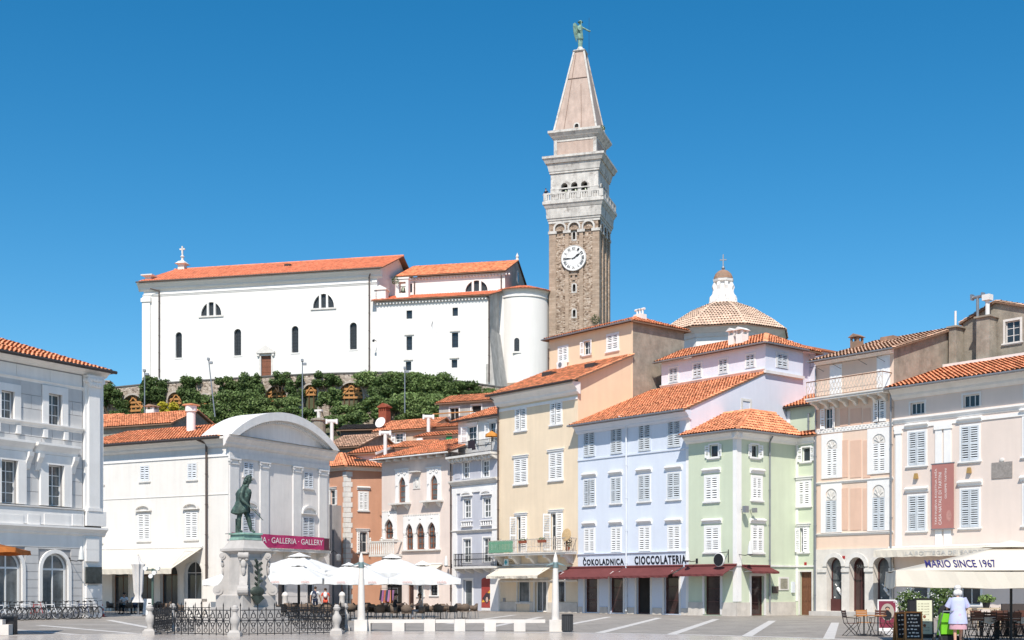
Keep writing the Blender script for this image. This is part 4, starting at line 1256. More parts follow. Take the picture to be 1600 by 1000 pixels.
COPPER = pm('green_copper', (.22, .36, .30), rough=.7, var=.35, scale=3, bump=.2, dark=(.10, .12, .10), dark_amt=.7, dark_scale=2.5, dark_lo=.52)
afp = tf.w(cx, TW / 2, zsp1 + .8)
af = Fr(afp.x, afp.y, afp.z, R(20))
an = thing('angel_statue', 'green copper winged angel statue on top of the spire', 'statue', af)
m = MB(); m.lathe([(.30, 0), (.28, .3), (.34, .75), (.30, .95), (.40, 1.0), (.44, 1.15), (.36, 1.7), (.30, 2.1), (.36, 2.45), (.30, 2.75), (.12, 2.85), (.11, 2.95)], 14, (0, 0, 0), sy=.75)
m.build('robe', COPPER, an, smooth=50)
m = MB(); m.ball((0, 0, 3.13), (.17, .19, .22), 10, 8); m.lathe([(.34, .02), (.36, .06), (.2, .1), (.18, .22), (.08, .26)], 12, (0, 0, 3.2)); m.build('head', COPPER, an, smooth=50)
m = MB(); m.path([(.28, 0, 2.6), (.62, -.25, 2.35), (.98, -.35, 2.15), (1.12, -.38, 2.1)], .11, 8); m.path([(-.28, 0, 2.6), (-.4, -.3, 2.2), (-.15, -.45, 2.0)], .11, 8); m.ball((1.15, -.38, 2.12), .12, 8, 6); m.build('arm', COPPER, an, smooth=50)
for sg, w in ((-1, 1.0), (.55, .55)):
    m = MB()
    O_ = [(0, 2.6), (.35, 2.95), (.75, 3.15), (1.0, 3.0), (1.05, 2.5), (.95, 1.9), (.75, 1.35), (.45, .75), (.40, 1.3), (.25, 1.7), (.1, 1.9)]
    m.prism([(x * .82, z) for x, z in O_], -.05, .06)
    for k in range(5): m.bar((.2 + .1 * k, -.06, 2.6 + .06 * k), (.36 + .07 * k, -.06, 1.2 + .25 * k), .05, .05)
    m.xf(Matrix.Translation((sg * .1, .28, 0)) @ Matrix.Rotation(R(12 if sg < 0 else 60), 4, 'Z') @ Matrix.Scale(-1 if sg < 0 else 1, 4, (1, 0, 0)))
    m.build('wing', COPPER, an)
m = MB(); m.bar((-.15, -.45, 1.0), (-.02, -.4, 3.3), .09, .05); m.build('staff', COPPER, an)

# ---- domed church behind the blue house
dz = 118.0
df = Fr(X_at(1130, dz), dz, 12.0, R(-14))
dm = thing('domed_church', 'white octagonal building with low tiled dome and small lantern', 'church', df)
ro = 6.1
def octp(r, z, off=22.5): return [(r * math.cos(R(off + 45 * i)), r * math.sin(R(off + 45 * i)), z) for i in range(8)]
zE = df.z(1131, 506, -ro)
m = MB(); A = octp(ro - .9, -12); B = octp(ro - .9, zE - .8); m.add(A + B, [(i, (i + 1) % 8, 8 + (i + 1) % 8, 8 + i) for i in range(8)]); m.build('drum_wall', WHITE, dm, df)
m = MB()
L = [octp(ro - .9, zE - .85), octp(ro - .8, zE - .8), octp(ro - .7, zE - .5), octp(ro - .2, zE - .15), octp(ro, zE - .1), octp(ro, zE)]
vv = [p for l in L for p in l]
m.add(vv, [(j * 8 + i, j * 8 + (i + 1) % 8, (j + 1) * 8 + (i + 1) % 8, (j + 1) * 8 + i) for j in range(len(L) - 1) for i in range(8)] + [tuple(40 + i for i in range(8))])
m.build('drum_cornice', TRIM, dm, df)
zl = zE + 3.0
prof = [(ro + .1, zE + .02), (ro * .78, zE + 1.15), (ro * .50, zE + 2.25), (1.35, zl)]
faces = []
for j in range(3):
    A, B = octp(prof[j][0], prof[j][1]), octp(prof[j + 1][0], prof[j + 1][1])
    for i in range(8): faces.append([A[i], A[(i + 1) % 8], B[(i + 1) % 8], B[i]])
dr = roof(dm, df, faces, TILEP, name='dome', pitch=.26, row=.42, amp=.085)
lz = zl - .1
m = MB(); A = [octp(1.35, lz), octp(1.35, lz + .35), octp(1.15, lz + .45), octp(.78, lz + .7), octp(.72, lz + 2.1), octp(.95, lz + 2.2), octp(1.0, lz + 2.4), octp(.8, lz + 2.45)]
vv = [p for l in A for p in l]
m.add(vv, [(j * 8 + i, j * 8 + (i + 1) % 8, (j + 1) * 8 + (i + 1) % 8, (j + 1) * 8 + i) for j in range(len(A) - 1) for i in range(8)] + [tuple(56 + i for i in range(8))])
ln = m.build('lantern', WHITE, dm, df)
for i in range(8):
    t = R(22.5 + 45 * i)
    q = MB(); q.prism([(.6, lz + .4), (1.3, lz + .4), (1.28, lz + .75), (1.05, lz + 1.0), (.95, lz + 1.4), (1.05, lz + 1.75), (.9, lz + 2.1), (.6, lz + 2.1)], -.13, .13)
    q.xf(Matrix.Rotation(t, 4, 'Z')); q.build('volute', WHITE, ln, df)
m = MB(); m.lathe([(.9, 0), (.86, .2), (.72, .5), (.45, .75), (.1, .9)], 20, (0, 0, lz + 2.45))
me = m.mesh('lantern_cap', TILEO); c_ = link_mesh('lantern_cap', me, ln)
m = MB(); m.ball((0, 0, lz + 3.5), .16); m.box(-.05, .05, -.05, .05, lz + 3.5, lz + 4.75); m.box(-.3, .3, -.045, .045, lz + 4.2, lz + 4.3); m.build('cross', ZINC, ln, df)
# ---- the row of houses on the right
DX, DY = .64, -.768
YEL = pm('yellow_render', (.80, .65, .475), var=.07, scale=.5, streak=.07, dark=(.80, .74, .62), dark_amt=.8, dark_scale=.55, dark_lo=.66)
TAN = pm('tan_render', (.78, .61, .43), var=.06, scale=.4, streak=.05, dark=(.45, .33, .22), dark_amt=.4, dark_scale=.8, dark_lo=.66)
BLUE = pm('pale_blue_render', (.655, .70, .79), var=.05, scale=.4, streak=.05, dark=(.61, .66, .76), dark_amt=.6, dark_scale=.4, dark_lo=.6)
LAV = pm('lavender_render', (.69, .705, .79), var=.05, scale=.4, streak=.05)
GREEN = pm('pale_green_render', (.58, .635, .485), var=.06, scale=.5, streak=.06, dark=(.63, .67, .56), dark_amt=.5, dark_scale=.7, dark_lo=.64)
SALM = pm('salmon_render', (.71, .475, .36), var=.07, scale=.6, streak=.07, dark=(.64, .43, .35), dark_amt=.5, dark_scale=.8, dark_lo=.62)
SALL = pm('light_salmon_render', (.77, .585, .465), var=.06, scale=.6, streak=.06)
PINK = pm('pink_render', (.74, .625, .555), var=.05, scale=.6, streak=.05)
VEN = pm('venetian_render', (.74, .63, .57), var=.08, scale=.7, streak=.08, dark=(.68, .60, .56), dark_amt=.5, dark_scale=.6, dark_lo=.6)
LILAC = pm('grey_lilac_render', (.52, .53, .59), var=.08, scale=.8, streak=.08)
ARCW = pm('arcade_stone', (.70, .655, .60), var=.14, scale=1.5, streak=.1, dark=(.52, .47, .42), dark_amt=.5, dark_scale=2, dark_lo=.6)
PLINTH = pm('plinth_stone', (.62, .57, .51), var=.2, scale=1.5, streak=.1, dark=(.45, .40, .35), dark_amt=.5, dark_scale=2, dark_lo=.6)

bfr = fr_dir(903, 90.0, DX, DY)                    # front plane of yellow and blue house, origin where they meet
O_BG = bfr.s(1078.5)

ye = thing('yellow_house', 'tall yellow house with long railed balcony and pharmacy below', 'house', bfr)
f = Fac(ye, bfr, sur=.10, tmat=TRIMW)
yl = bfr.s(779); zE = bfr.z(840, 603);
for x0, x1, y0, y1 in ((806, 822, 638, 672.6), (861, 877.6, 629, 663)):
    f.win(x0, x1, y0, y1, op=(8, 0), bars=(2, 2))
for x0, x1, y0, y1 in ((804.5, 823.5, 717, 756), (859, 879, 707.5, 750)):
    f.win(x0, x1, y0, y1, lint='flat')
for x0, x1, y0, y1 in ((807.6, 822, 807, 864), (861, 878, 802, 860)):
    f.win(x0, x1, y0, y1, lint='flat', op=(110, 88), sill=False, name='balcony_door', bars=(2, 3), solid=False)
f.win(809, 827, 905, 941, sh='', sur=.12, bars=(1, 1), name='shop_window', sill=True, tmat=STONEW, gmat=GLASSC)
f.door(836, 854, 906, 956, mat=TRIMW, bars=(2, 1), sur=.18, tmat=STONEW, gmat=GLASSC)
f.win(869, 882.5, 893, 940, sh='', arch='r', bars=(2, 1), sur=.10, name='shop_window', sill=False, fmat=IRON)
f.wall(yl, 0, zE, YEL, 5.3, tops=(zE, zE + 2.15), sides='LB')
sidey = bfr.sub(0, 0, R(90))
m = MB(); m.poly((0, 0, 0), (5.33, 0, 0), (5.33, 0, zE + 2.15), (0, 0, zE)); m.build('side_wall', TAN, ye, sidey)
cornice(ye, bfr, TRIMW, yl - .1, .25, zE - .28, zE - 1.1, .75)
bx(ye, bfr, 'frieze_band', TRIMW, (yl, 0, -.06, .01, zE - 1.45, zE - 1.25))
r = roof(ye, bfr, [[(yl - .3, -.95, zE + .08 - .35), (.45, -.95, zE + .08 - .35), (.25, 5.35, zE + 2.3), (yl - .3, 5.35, zE + 2.3)]], pitch=.25)
m = MB(); m.path([(yl - .35, -1.0, zE - .28), (.5, -1.0, zE - .28)], .07, 8); m.build('gutter', GUTD, ye, bfr)
for sx in (-6.6, -1.9):
    q = MB(); q.box(sx, sx + 1.0, 2.4, 3.3, zE + .95, zE + 1.52); q.build('skylight', GUTD, ye, bfr)
pipe(ye, bfr, PIPED, 780, 624, 955, .06, -.12, (-.1, -.7))
cornice(ye, bfr, STONEW, yl, 0, bfr.z(840, 906.5) , bfr.z(840, 909.5), .12, 'impost_band')
bx(ye, bfr, 'plinth', PLINTH, (yl + .02, bfr.s(807.5), -.07, .02, 0, .72), (bfr.s(828.5), bfr.s(833.5), -.07, .02, 0, .72), (bfr.s(856.5), -.02, -.07, .02, 0, .72))
zb = bfr.z(840, 864.5); b0, b1 = yl + .12, -.12
m = MB(); m.box(b0, b1, -1.1, .0, zb - .16, zb); m.box(b0 - .04, b1 + .04, -1.16, .0, zb - .04, zb + .03)
bal = m.build('balcony', STONEW, ye, bfr)
for k in range(5):
    s = b0 + .5 + (b1 - b0 - 1) * k / 4
    q = MB(); q.extr([(.0, zb - .16), (-1.0, zb - .16), (-.98, zb - .34), (-.6, zb - .42), (-.3, zb - .75), (0, zb - .85)], s - .14, s + .14); q.build('bracket', STONEW, bal, bfr)
RUSTW = pm('rusty_white_iron', (.55, .50, .45), var=.5, scale=6, bump=.1, dark=(.28, .12, .08), dark_amt=.8, dark_scale=7, dark_lo=.55)
m = MB(); zr = zb + .98
m.bar((b0, -1.08, zr), (b1, -1.08, zr), .05, .05); m.bar((b0, -1.08, zb + .10), (b1, -1.08, zb + .10), .04, .04); m.bar((b0, -1.08, zb + .45), (b1, -1.08, zb + .45), .03, .03)
for s in (b0, b1): m.bar((s, -1.08, zr), (s, 0, zr), .05, .05); m.bar((s, -1.08, zb + .1), (s, 0, zb + .1), .04, .04)
n = 52
for k in range(n + 1):
    s = b0 + (b1 - b0) * k / n; w = .055 if k % 9 == 0 else .028
    m.box(s - w / 2, s + w / 2, -1.08 - w / 2, -1.08 + w / 2, zb + .0, zr + (.14 if k % 9 == 0 else 0))
for k in range(1, 6):
    for s in (b0, b1): m.box(s - .015, s + .015, -1.08 + .18 * k, -1.05 + .18 * k, zb, zr)
m.build('railing', RUSTW, bal, bfr)
GRC = pm('green_rail_screen', (.15, .33, .22), rough=.8, var=.25, scale=8, bump=.1)
m = MB()
for k in range(17):
    s = b0 + .1 + k * .165; m.box(s, s + .12, -1.125, -1.105, zb + .08, zr - .03)
m.box(b0 + .05, b0 + 2.9, -1.12, -1.10, zb + .12, zb + .3); m.box(b0 + .05, b0 + 2.9, -1.118, -1.10, zr - .25, zr - .12)
m.build('rail_screen', GRC, bal, bfr)
for s in (bfr.s(836), bfr.s(866)):
    q = thing('flower_box', 'terracotta flower box on the %s of the yellow house balcony rail' % ('middle' if s < -3 else 'right half'), 'flower box', bfr.sub(s, -1.17, 0, zr - .28))
    MB().frust(-.35, .35, -.1, .1, 0, .2, -.03).build('trough', pm('terracotta_pot', (.30, .09, .05), var=.2), q)
    V_, F_, T_ = leaf_cloud(70, [(0, 0, .25, .36, .14, .12)], .09)
    leaf_obj('plants', pm('pot_foliage', (.08, .14, .05), attr='tint', attr_amt=.5, bump=0, var=0, rough=.7), V_, F_, T_, q)
ds = thing('wicker_disc', 'round tan wicker disc leaning above the right end of the yellow house balcony rail', 'ornament', bfr.sub(bfr.s(885, -1.0), -1.0, 0, zr - .15))
m = MB(); m.lathe([(.44, -.03), (.46, 0), (.44, .03), (.1, .06)], 20); m.xf(Matrix.Translation((0, 0, .35)) @ Matrix.Rotation(R(80), 4, 'X')); m.build('disc', pm('wicker', (.55, .38, .20), var=.3, scale=12), ds)
m = MB(); m.box(-.03, .03, -.02, .02, -.8, .3); m.build('stand', WOODB, ds)
pb = thing('balcony_plant', 'dark dried potted shrub at the right end of the yellow house balcony', 'plant', bfr.sub(bfr.s(887, -.75), -.75, 0, zb + .03))
MB().lathe([(.13, 0), (.18, .3), (.16, .3), (.12, .05)], 12).build('pot', MATS['terracotta_pot'], pb)
V_, F_, T_ = leaf_cloud(260, [(0, 0, .65, .34, .3, .42)], .10); leaf_obj('foliage', pm('dry_foliage', (.10, .09, .06), attr='tint', attr_amt=.5, bump=0, var=0), V_, F_, T_, pb)
def awning(root, fr, x0, x1, y_top, y_front, out, mat, val=.22, name='awning', sag=0, zt=None, side_cloth=False, val_n=0):
    a, b = fr.s((x0 + 0)), fr.s(x1)
    zt = fr.z((x0 + x1) / 2, y_top) if zt is None else zt
    xm = (x0 + x1) / 2
    zf = fr.z(xm, y_front, -out)
    m = MB(); t = .03
    m.add([(a, -.05, zt), (b, -.05, zt), (b, -out, zf + val), (a, -out, zf + val), (a, -.05, zt - t), (b, -.05, zt - t), (b, -out, zf + val - t), (a, -out, zf + val - t)],
          [(0, 1, 2, 3), (7, 6, 5, 4), (0, 3, 7, 4), (1, 5, 6, 2), (0, 4, 5, 1)])
    o = m.build(name, mat, root, fr)
    v = MB(); k = max(8, int((b - a) * 6)); vs, fs = [], []
    for i in range(k + 1):
        s = a + (b - a) * i / k; w = .02 * math.sin(i * 1.7)
        vs += [(s, -out - .005, zf + val), (s, -out - .01 + w, zf + .012 * math.sin(i * .9)), (s, -out + .012, zf + val), (s, -out + .006 + w, zf + .012 * math.sin(i * .9))]
    for i in range(k):
        p = i * 4; fs += [(p, p + 4, p + 5, p + 1), (p + 2, p + 3, p + 7, p + 6), (p + 1, p + 5, p + 7, p + 3)]
    v.add(vs, fs); vo = v.build('valance', mat, o, fr)
    c = MB(); c.cyl((a - .03, -.1, zt + .03), (b + .03, -.1, zt + .03), .08, .08, 10); c.cyl((a, -out + .03, zf + val - .03), (b, -out + .03, zf + val - .03), .03, .03, 8); c.build('roller', mat if mat is BURG else TRIM, o, fr)
    ar = MB()
    for s in (a + .25, b - .25): ar.bar((s, -.05, zt - .35), (s, -out * .5, zt - .3), .04, .04); ar.bar((s, -out * .5, zt - .3), (s, -out + .05, zf + val - .05), .04, .04)
    ar.build('awning_arms', TRIM, o, fr)
    return o, a, b, zf, zf + val
aw, a, b, zf, zv = awning(ye, bfr, 788, 868, 883, 903.5, 1.75, CREAMF, .20)
LET = pm('grey_lettering', (.22, .20, .19), var=0, bump=0, rough=.7)
text('LEKARNA', LET, aw, bfr, a + 1.1, zf + .05, -1.785, w=1.1, h=.11); text('FARMACIA', LET, aw, bfr, b - 2.2, zf + .05, -1.785, w=1.2, h=.11)
pc = thing('pharmacy_sign', 'small teal cross sign projecting over the pharmacy awning', 'sign', bfr.sub(bfr.s(788.5, -.55), -.55, 0, bfr.z(791, 884, -.55)))
TEAL = pm('teal_sign', (.03, .30, .36), rough=.5, var=.05, bump=0)
m = MB(); m.box(.0, .44, -.06, .06, 0, .5); m.build('panel', pm('sign_white', (.62, .70, .70), var=.03, bump=0, rough=.5), pc)
m = MB(); m.box(.15, .29, -.075, .075, .08, .42); m.build('cross_upright', TEAL, pc); m = MB(); m.box(.06, .38, -.072, .072, .18, .32); m.build('cross_bar', TEAL, pc)
m = MB(); m.box(.2, .24, .06, .55, .3, .34); m.build('bracket', IRON, pc)
bx(ye, bfr, 'meter_box', ZINC, (bfr.s(786.5), bfr.s(790), -.06, .01, bfr.z(788, 940), bfr.z(788, 934.5)))

tfr = bfr.sub(0, 5.34);
ta = thing('tan_house', 'tan upper house with three white shuttered windows and bare grey side wall', 'house', tfr)
f = Fac(ta, tfr, sur=.10)
t0 = tfr.s(858); zT = tfr.z(985, 503)
f.win(873, 887, 542, 566, op=(0, 0), bars=(2, 2)); f.win(912.6, 922.5, 533, 554, op=(165, 150), bars=(2, 2)); f.win(949, 966, 522.5, 548, op=(0, 0))
f.wall(t0, 0, zT, TAN, 5.6, 8.0, sides='LB')
st = tfr.sub(0, 0, R(90))
m = MB(); m.poly((0, 0, 0), (5.6, 0, 0), (5.6, 0, zT + .05), (0, 0, zT)); m.build('side_wall', PLASTG, ta, st)
bx(ta, st, 'side_edge', TAN, (-.02, .10, -.03, .02, 8, zT))
rz = zT + 1.1
r = roof(ta, tfr, [[(t0 - .35, -.4, zT + .02), (.35, -.4, zT + .02), (-2.4, 3.0, rz), (t0 + 2.8, 3.0, rz)], [(.35, -.4, zT + .02), (.35, 6.0, zT + .02), (-2.4, 3.0, rz), (-2.4, 3.0, rz)],
                   [(t0 - .35, 6.0, zT + .02), (t0 - .35, -.4, zT + .02), (t0 + 2.8, 3, rz), (t0 + 2.8, 3, rz)], [(.35, 6.0, zT + .02), (t0 - .35, 6.0, zT + .02), (t0 + 2.8, 3.0, rz), (-2.4, 3.0, rz)]], pitch=.25)
ridge(ta, r, tfr, (.35, -.4, zT + .08), (-2.4, 3.0, rz + .06))
m = MB(); m.path([(t0 - .4, -.48, zT), (.4, -.48, zT)], .06, 8); m.build('gutter', ZINC, ta, tfr)
pipe(ta, tfr, PIPED, 858.5, 540, 580, .05, -.1)
m = MB(); s, z = tfr.s(876), tfr.z(880, 577); m.box(s, s + .85, -.42, -.1, z, z + .55); ac = m.build('air_conditioner', TRIMW, ta, tfr)
m = MB(); m.lathe([(.2, 0), (.2, .02), (.02, .03)], 16); m.xf(Matrix.Translation((s + .4, -.42, z + .28)) @ Matrix.Rotation(R(90), 4, 'X')); m.build('fan_grille', ZINC, ac, tfr)
fl = thing('roof_flue', 'cluster of pale chimney cowls on the ridge of the tan house roof', 'chimney', tfr.sub(tfr.s(1000, 2.6), 2.6, 0, rz - .5))
m = MB(); m.box(-.4, .4, -.3, .3, -.6, .55); m.build('stack', TRIM, fl)
for i, px in enumerate((-.28, 0, .28)):
    m = MB(); m.cyl((px, 0, .55), (px, 0, .85), .08); m.cyl((px - .22, 0, .93), (px + .22, 0, .93), .09); m.build('cowl', TRIM, fl)

bl = thing('blue_house', 'pale blue four-storey house with burgundy awnings and shop lettering', 'house', bfr)
f = Fac(bl, bfr, sur=.08, tmat=BLUE, smat=SHUTG, proud=.03)
zE = bfr.z(990, 650); b1 = O_BG
for i, (x0, x1, y0, y1) in enumerate(((912.6, 929.4, 675, 714), (954.6, 972.2, 669, 709.5), (998, 1016.4, 663.5, 705), (1043.6, 1063.2, 657.5, 699))):
    f.win(x0, x1, y0, y1, sill=False, op=(3, 3), tmat=BLUE)
for i, (x0, x1, y0, y1) in enumerate(((913, 930, 749.5, 789.4), (955, 970.5, 746.5, 786), (998, 1016, 742.5, 783), (1043, 1063, 739, 780))):
    f.win(x0, x1, y0, y1, lint='cornice', tmat=TRIMW, sur=.06, op=((10, 0), (4, 4), (2, 2), (2, 6))[i])
for i, (x0, x1, y0, y1) in enumerate(((913.4, 929, 826, 864), (955.5, 970.5, 824.5, 863), (999, 1016, 823, 861.6), (1043.8, 1062.8, 821.5, 861))):
    f.win(x0, x1, y0, y1, lint='cornice', tmat=TRIMW, sur=.06, smat=SHUT, sill=False)
SHOPG = pm('brown_shop_glass', (.05, .028, .026), rough=.07, var=.5, scale=1.2, bump=0, spec=.6)
for i, (x0, x1, y0, y1) in enumerate(((914, 933.6, 902, 958), (953, 973.7, 902, 959), (994.7, 1016, 900.5, 960), (1038, 1061, 899, 961))):
    f.door(x0, x1, y0 - 3, y1, mat=DOORD, sur=.16, tmat=TRIM, gmat=DARK if i == 2 else SHOPG, bars=(1, 1) if i == 2 else (1, 3), name='door' if i == 2 else 'shop_window', z0=.02 if i == 2 else .08)
f.wall(.01, b1, zE, BLUE, 7.5, tops=(zE, zE + 3.0), sides='LB')
sb = bfr.sub(b1, 0, R(90))
zt1, zt2 = zE + 3.0, sb.z(1196, 537)
SB = Fac(bl, sb, smat=SHUTG, tmat=STONEW, sur=.12)
SB.win(1160, 1171.5, 627, 650, sh='', bars=(2, 2), fmat=WOODR, sur=.16, proud=.05, sill=False)
SB.win(1214, 1229.5, 553.5, 575.5, sur=.14, tmat=TRIM, sill=False)
m = MB(); wall_grid(m, 0, 7.5, 0, zE, SB.holes, .2); m.poly((0, 0, zE), (7.5, 0, zE), (7.5, 0, zt1))
wall_grid(m, 7.5, 11.6, 0, zt2, SB.holes, .2)
m.build('side_wall', LAV, bl, sb)
m = MB(); m.poly((11.6, .5, 0), (17, .5, 0), (17, .5, sb.z(1305, 549)), (11.6, .5, sb.z(1247, 538))); m.build('rear_wall', LAV, bl, sb)
m = MB(); pA = (11.7, .42, sb.z(1247, 537)); pB = (17, .42, sb.z(1305, 548)); m.bar(pA, pB, .35, .12); m.build('parapet_tiles', TILE, bl, sb)
bx(bl, sb, 'cornice_strip', TRIM, (7.3, 11.5, -.22, .0, zt1 + .02, zt1 + .22)) ; bx(bl, bfr, 'corner_strip', TRIMW, (b1 - .35, b1 - .01, -.03, .02, 0, zE))
bx(bl, sb, 'string_course', LAV, (8.2, 11.6, -.10, .0, sb.z(1225, 592) - .1, sb.z(1225, 592) + .05)) if False else None
tb = bfr.sub(0, 7.5)
f2 = Fac(bl, tb, smat=SHUTG, tmat=TRIMW, sur=.10, sill=False)
for x0, x1, y0, y1 in ((1046, 1059, 575, 598), (1083.5, 1096, 568, 590.5), (1124, 1136.5, 561.5, 584), (1166, 1179, 554, 575)):
    f2.win(x0, x1, y0, y1, slat=.12)
tl = tb.s(1033.5)
f2.wall(tl, b1, zt2, LAV, 5.5, zE + 1.5, sides='LB')
cornice(bl, tb, TRIM, tl - .05, b1 + .05, zt1 + .35, zt1 + .1, .15, 'tier_string_course')
rz = zt2 + 1.35
r2 = roof(bl, tb, [[(tl - .35, -.45, zt2 + .02), (b1 + .35, -.45, zt2 + .02), (b1 - 2.2, 2.8, rz), (tl - .35, 2.8, rz)], [(b1 + .35, -.45, zt2 + .02), (b1 + .35, 6.0, zt2 + .02), (b1 - 2.2, 2.8, rz), (b1 - 2.2, 2.8, rz)],
                   [(b1 + .35, 6.0, zt2 + .02), (tl - .35, 6.0, zt2 + .02), (tl - .35, 2.8, rz), (b1 - 2.2, 2.8, rz)]], pitch=.25, name='upper_roof')
m = MB(); m.path([(tl - .4, -.52, zt2), (b1 + .42, -.52, zt2)], .06, 8); m.path([(b1 + .42, -.52, zt2), (b1 + .42, 4.2, zt2)], .06, 8); m.build('gutter', ZINC, bl, tb)
chimney(bl, tb, tb.s(1150, 1.0), .9, zt2 + .2, tb.z(1150, 523, .6), .5, .9, WHITE, TRIM); chimney(bl, tb, tb.s(1161, .8), .7, zt2 + .2, tb.z(1161, 522, .6), .55, .7, WHITE, TRIM)
r = roof(bl, bfr, [[(-.15, -.75, zE - .18), (b1 + .1, -.75, zE - .18), (b1 + .05, 7.5, zt1 + .1), (.0, 7.5, zt1 + .1)]], pitch=.25)
cornice(bl, bfr, BLUE, .0, b1 + .08, zE - .15, zE - .75, .55)
m = MB(); m.path([(-.2, -.85, zE - .2), (b1 + .15, -.85, zE - .2)], .065, 8); m.build('gutter', ZINC, bl, bfr)
zs_ = bfr.z(990, 709.5); bx(bl, bfr, 'string_course', BLUE, (.01, b1, -.06, .01, zs_ - .06, zs_ + .04))
zs_ = bfr.z(990, 864.5); cornice(bl, bfr, BLUE, .01, b1, zs_ + .06, zs_ - .12, .12, 'shop_cornice')
zs2 = bfr.z(990, 887); bx(bl, bfr, 'fascia', BLUE, (.05, b1 - .02, -.05, .01, zs2, zs_ - .14))
pipe(bl, bfr, SHUTB, 980.5, 652, 955, .06, -.13, (-.1, -.6))
bx(bl, bfr, 'plinth', PLINTH, *[(a_, b_, -.05, .01, 0, .45) for a_, b_ in ((.02, bfr.s(910)), (bfr.s(937.5), bfr.s(949.5)), (bfr.s(977.5), bfr.s(991)), (bfr.s(1020), bfr.s(1034)), (bfr.s(1065), b1))])
SIGNB = pm('black_lettering', (.012, .012, .018), rough=.5, var=0, bump=0)
def black_letter(body, x0, x1, y0, y1):
    s0, s1 = bfr.s(x0), bfr.s(x1); z0 = bfr.z((x0 + x1) / 2, y1); h = bfr.z((x0 + x1) / 2, y0) - z0
    text(body, SIGNB, bl, bfr, s0, z0, -.055, w=s1 - s0, h=h, off=.035, ext=.02, name='shop_lettering', shear=-.1, spacing=1.22)
black_letter('ČOKOLADNICA', 912, 976, 870, 883); black_letter('CIOCCOLATERIA', 992.6, 1073.5, 868, 881.5)
awning(bl, bfr, 889, 974.5, 887, 904.5, 1.5, BURG, .14); awning(bl, bfr, 977, 1068, 885.5, 902.5, 1.5, BURG, .14)
def wall_lamp(label, fr, s, z, out=.9):
    t = thing('wall_lamp', label, 'lamp', fr.sub(s, 0, 0, z))
    m = MB(); m.path([(0, 0, 0), (0, -out * .6, -.06), (0, -out, .02)], .025, 6); m.box(-.08, .08, -.03, .005, -.15, .15); m.build('arm', IRON, t)
    m = MB(); m.lathe([(.07, 0), (.17, .02), (.16, .10), (.13, .45), (.06, .72), (.02, .8)], 12, (0, -out, 0)); m.build('lamp_glass', pm('lamp_glass', (.66, .66, .64), rough=.3, var=.05, bump=0), t)
    m = MB(); m.lathe([(.03, -.1), (.10, -.06), (.18, .0), (.05, .03)], 12, (0, -out, 0)); m.build('lamp_base', ZINC, t)
    return t

gf = bfr.sub(O_BG + .02, -.18)
gr = thing('green_house', 'pale green corner house with hipped orange roof and white shutters', 'house', gf)
gs = gf.s(1151)
f = Fac(gr, gf, sur=.13, tmat=TRIMW, lint=None)
zG = gf.z(1110, 679)
f.win(1109, 1122.5, 695, 714.5, sh='LR', op=(172, 165), bars=(1, 1), sur=.10, solid=False)
f.win(1102.8, 1122, 745, 783, lint='cornice', op=(0, 3)); f.win(1102.8, 1124, 824, 862.5, lint='cornice', op=(0, 2))
f.door(1101, 1125.5, 900, 961.5, mat=DOORD, sur=.18, tmat=TRIM, gmat=SHOPG, name='shop_window', bars=(1, 3), z0=.08)
f.wall(0, gs, zG, GREEN, 6, sides='L')
g2 = gf.sub(gs, 0, R(90)); ms = g2.s(1243)
f2 = Fac(gr, g2, sur=.13, tmat=TRIMW)
f2.win(1173.5, 1184.5, 695, 714.5, op=(172, 160), bars=(1, 1), sur=.10)
f2.win(1175.3, 1189.2, 746, 781.5, lint='cornice', op=(0, 0)); f2.win(1175, 1191, 824, 863, lint='cornice', op=(0, 4))
f2.door(1173.7, 1193.5, 900, 956, mat=DOORD, sur=.18, tmat=TRIM, gmat=SHOPG, name='shop_window', bars=(1, 3))
f2.wall(0, ms, zG, GREEN, .8, sides='')
g3 = g2.sub(ms, 0, R(-90)); rs_ = g3.s(1275)
f3 = Fac(gr, g3, sur=.12, tmat=TRIMW)
f3.win(1253.5, 1266.5, 699, 721, op=(165, 168), bars=(1, 1), sur=.09); f3.win(1248.5, 1265.5, 752, 790.5, lint='flat', op=(6, 3)); f3.win(1250, 1262, 825, 862.5, lint='flat', op=(150, 35), bars=(1, 3))
D = f3.door(1250, 1268.5, 893.5, 957, mat=WOODB, sur=.10, tmat=STONEW, gmat=WOODB, bars=(2, 3), panes=True)
f3.wall(0, rs_ - .02, zG, GREEN, 3.0, sides='')
bx(gr, gf, 'corner_pilaster', TRIMW, (gs - .28, gs + .035, -.035, .01, .9, zG - .02)); bx(gr, g2, 'corner_pilaster', TRIMW, (.0, .42, -.034, .01, .9, zG - .02)); bx(gr, g3, 'corner_strip', TRIMW, (.02, .22, -.03, .01, .9, zG - .02))
bx(gr, gf, 'plinth', PLINTH, (.0, gf.s(1098.5), -.05, .01, 0, .85), (gf.s(1128.5), gs + .06, -.05, .01, 0, .85)); bx(gr, g2, 'plinth', PLINTH, (-.05, g2.s(1171), -.052, .01, 0, .85), (g2.s(1196.5), ms, -.05, .01, 0, .85))
zc = gf.z(1110, 884); bx(gr, gf, 'string_course', TRIM, (0, gs + .08, -.08, .01, zc - .05, zc + .05)); bx(gr, g2, 'string_course', TRIM, (-.08, ms, -.082, .01, zc - .05, zc + .05)); bx(gr, g3, 'string_course', TRIM, (0, rs_ - .03, -.08, .01, zc - .05, zc + .05))
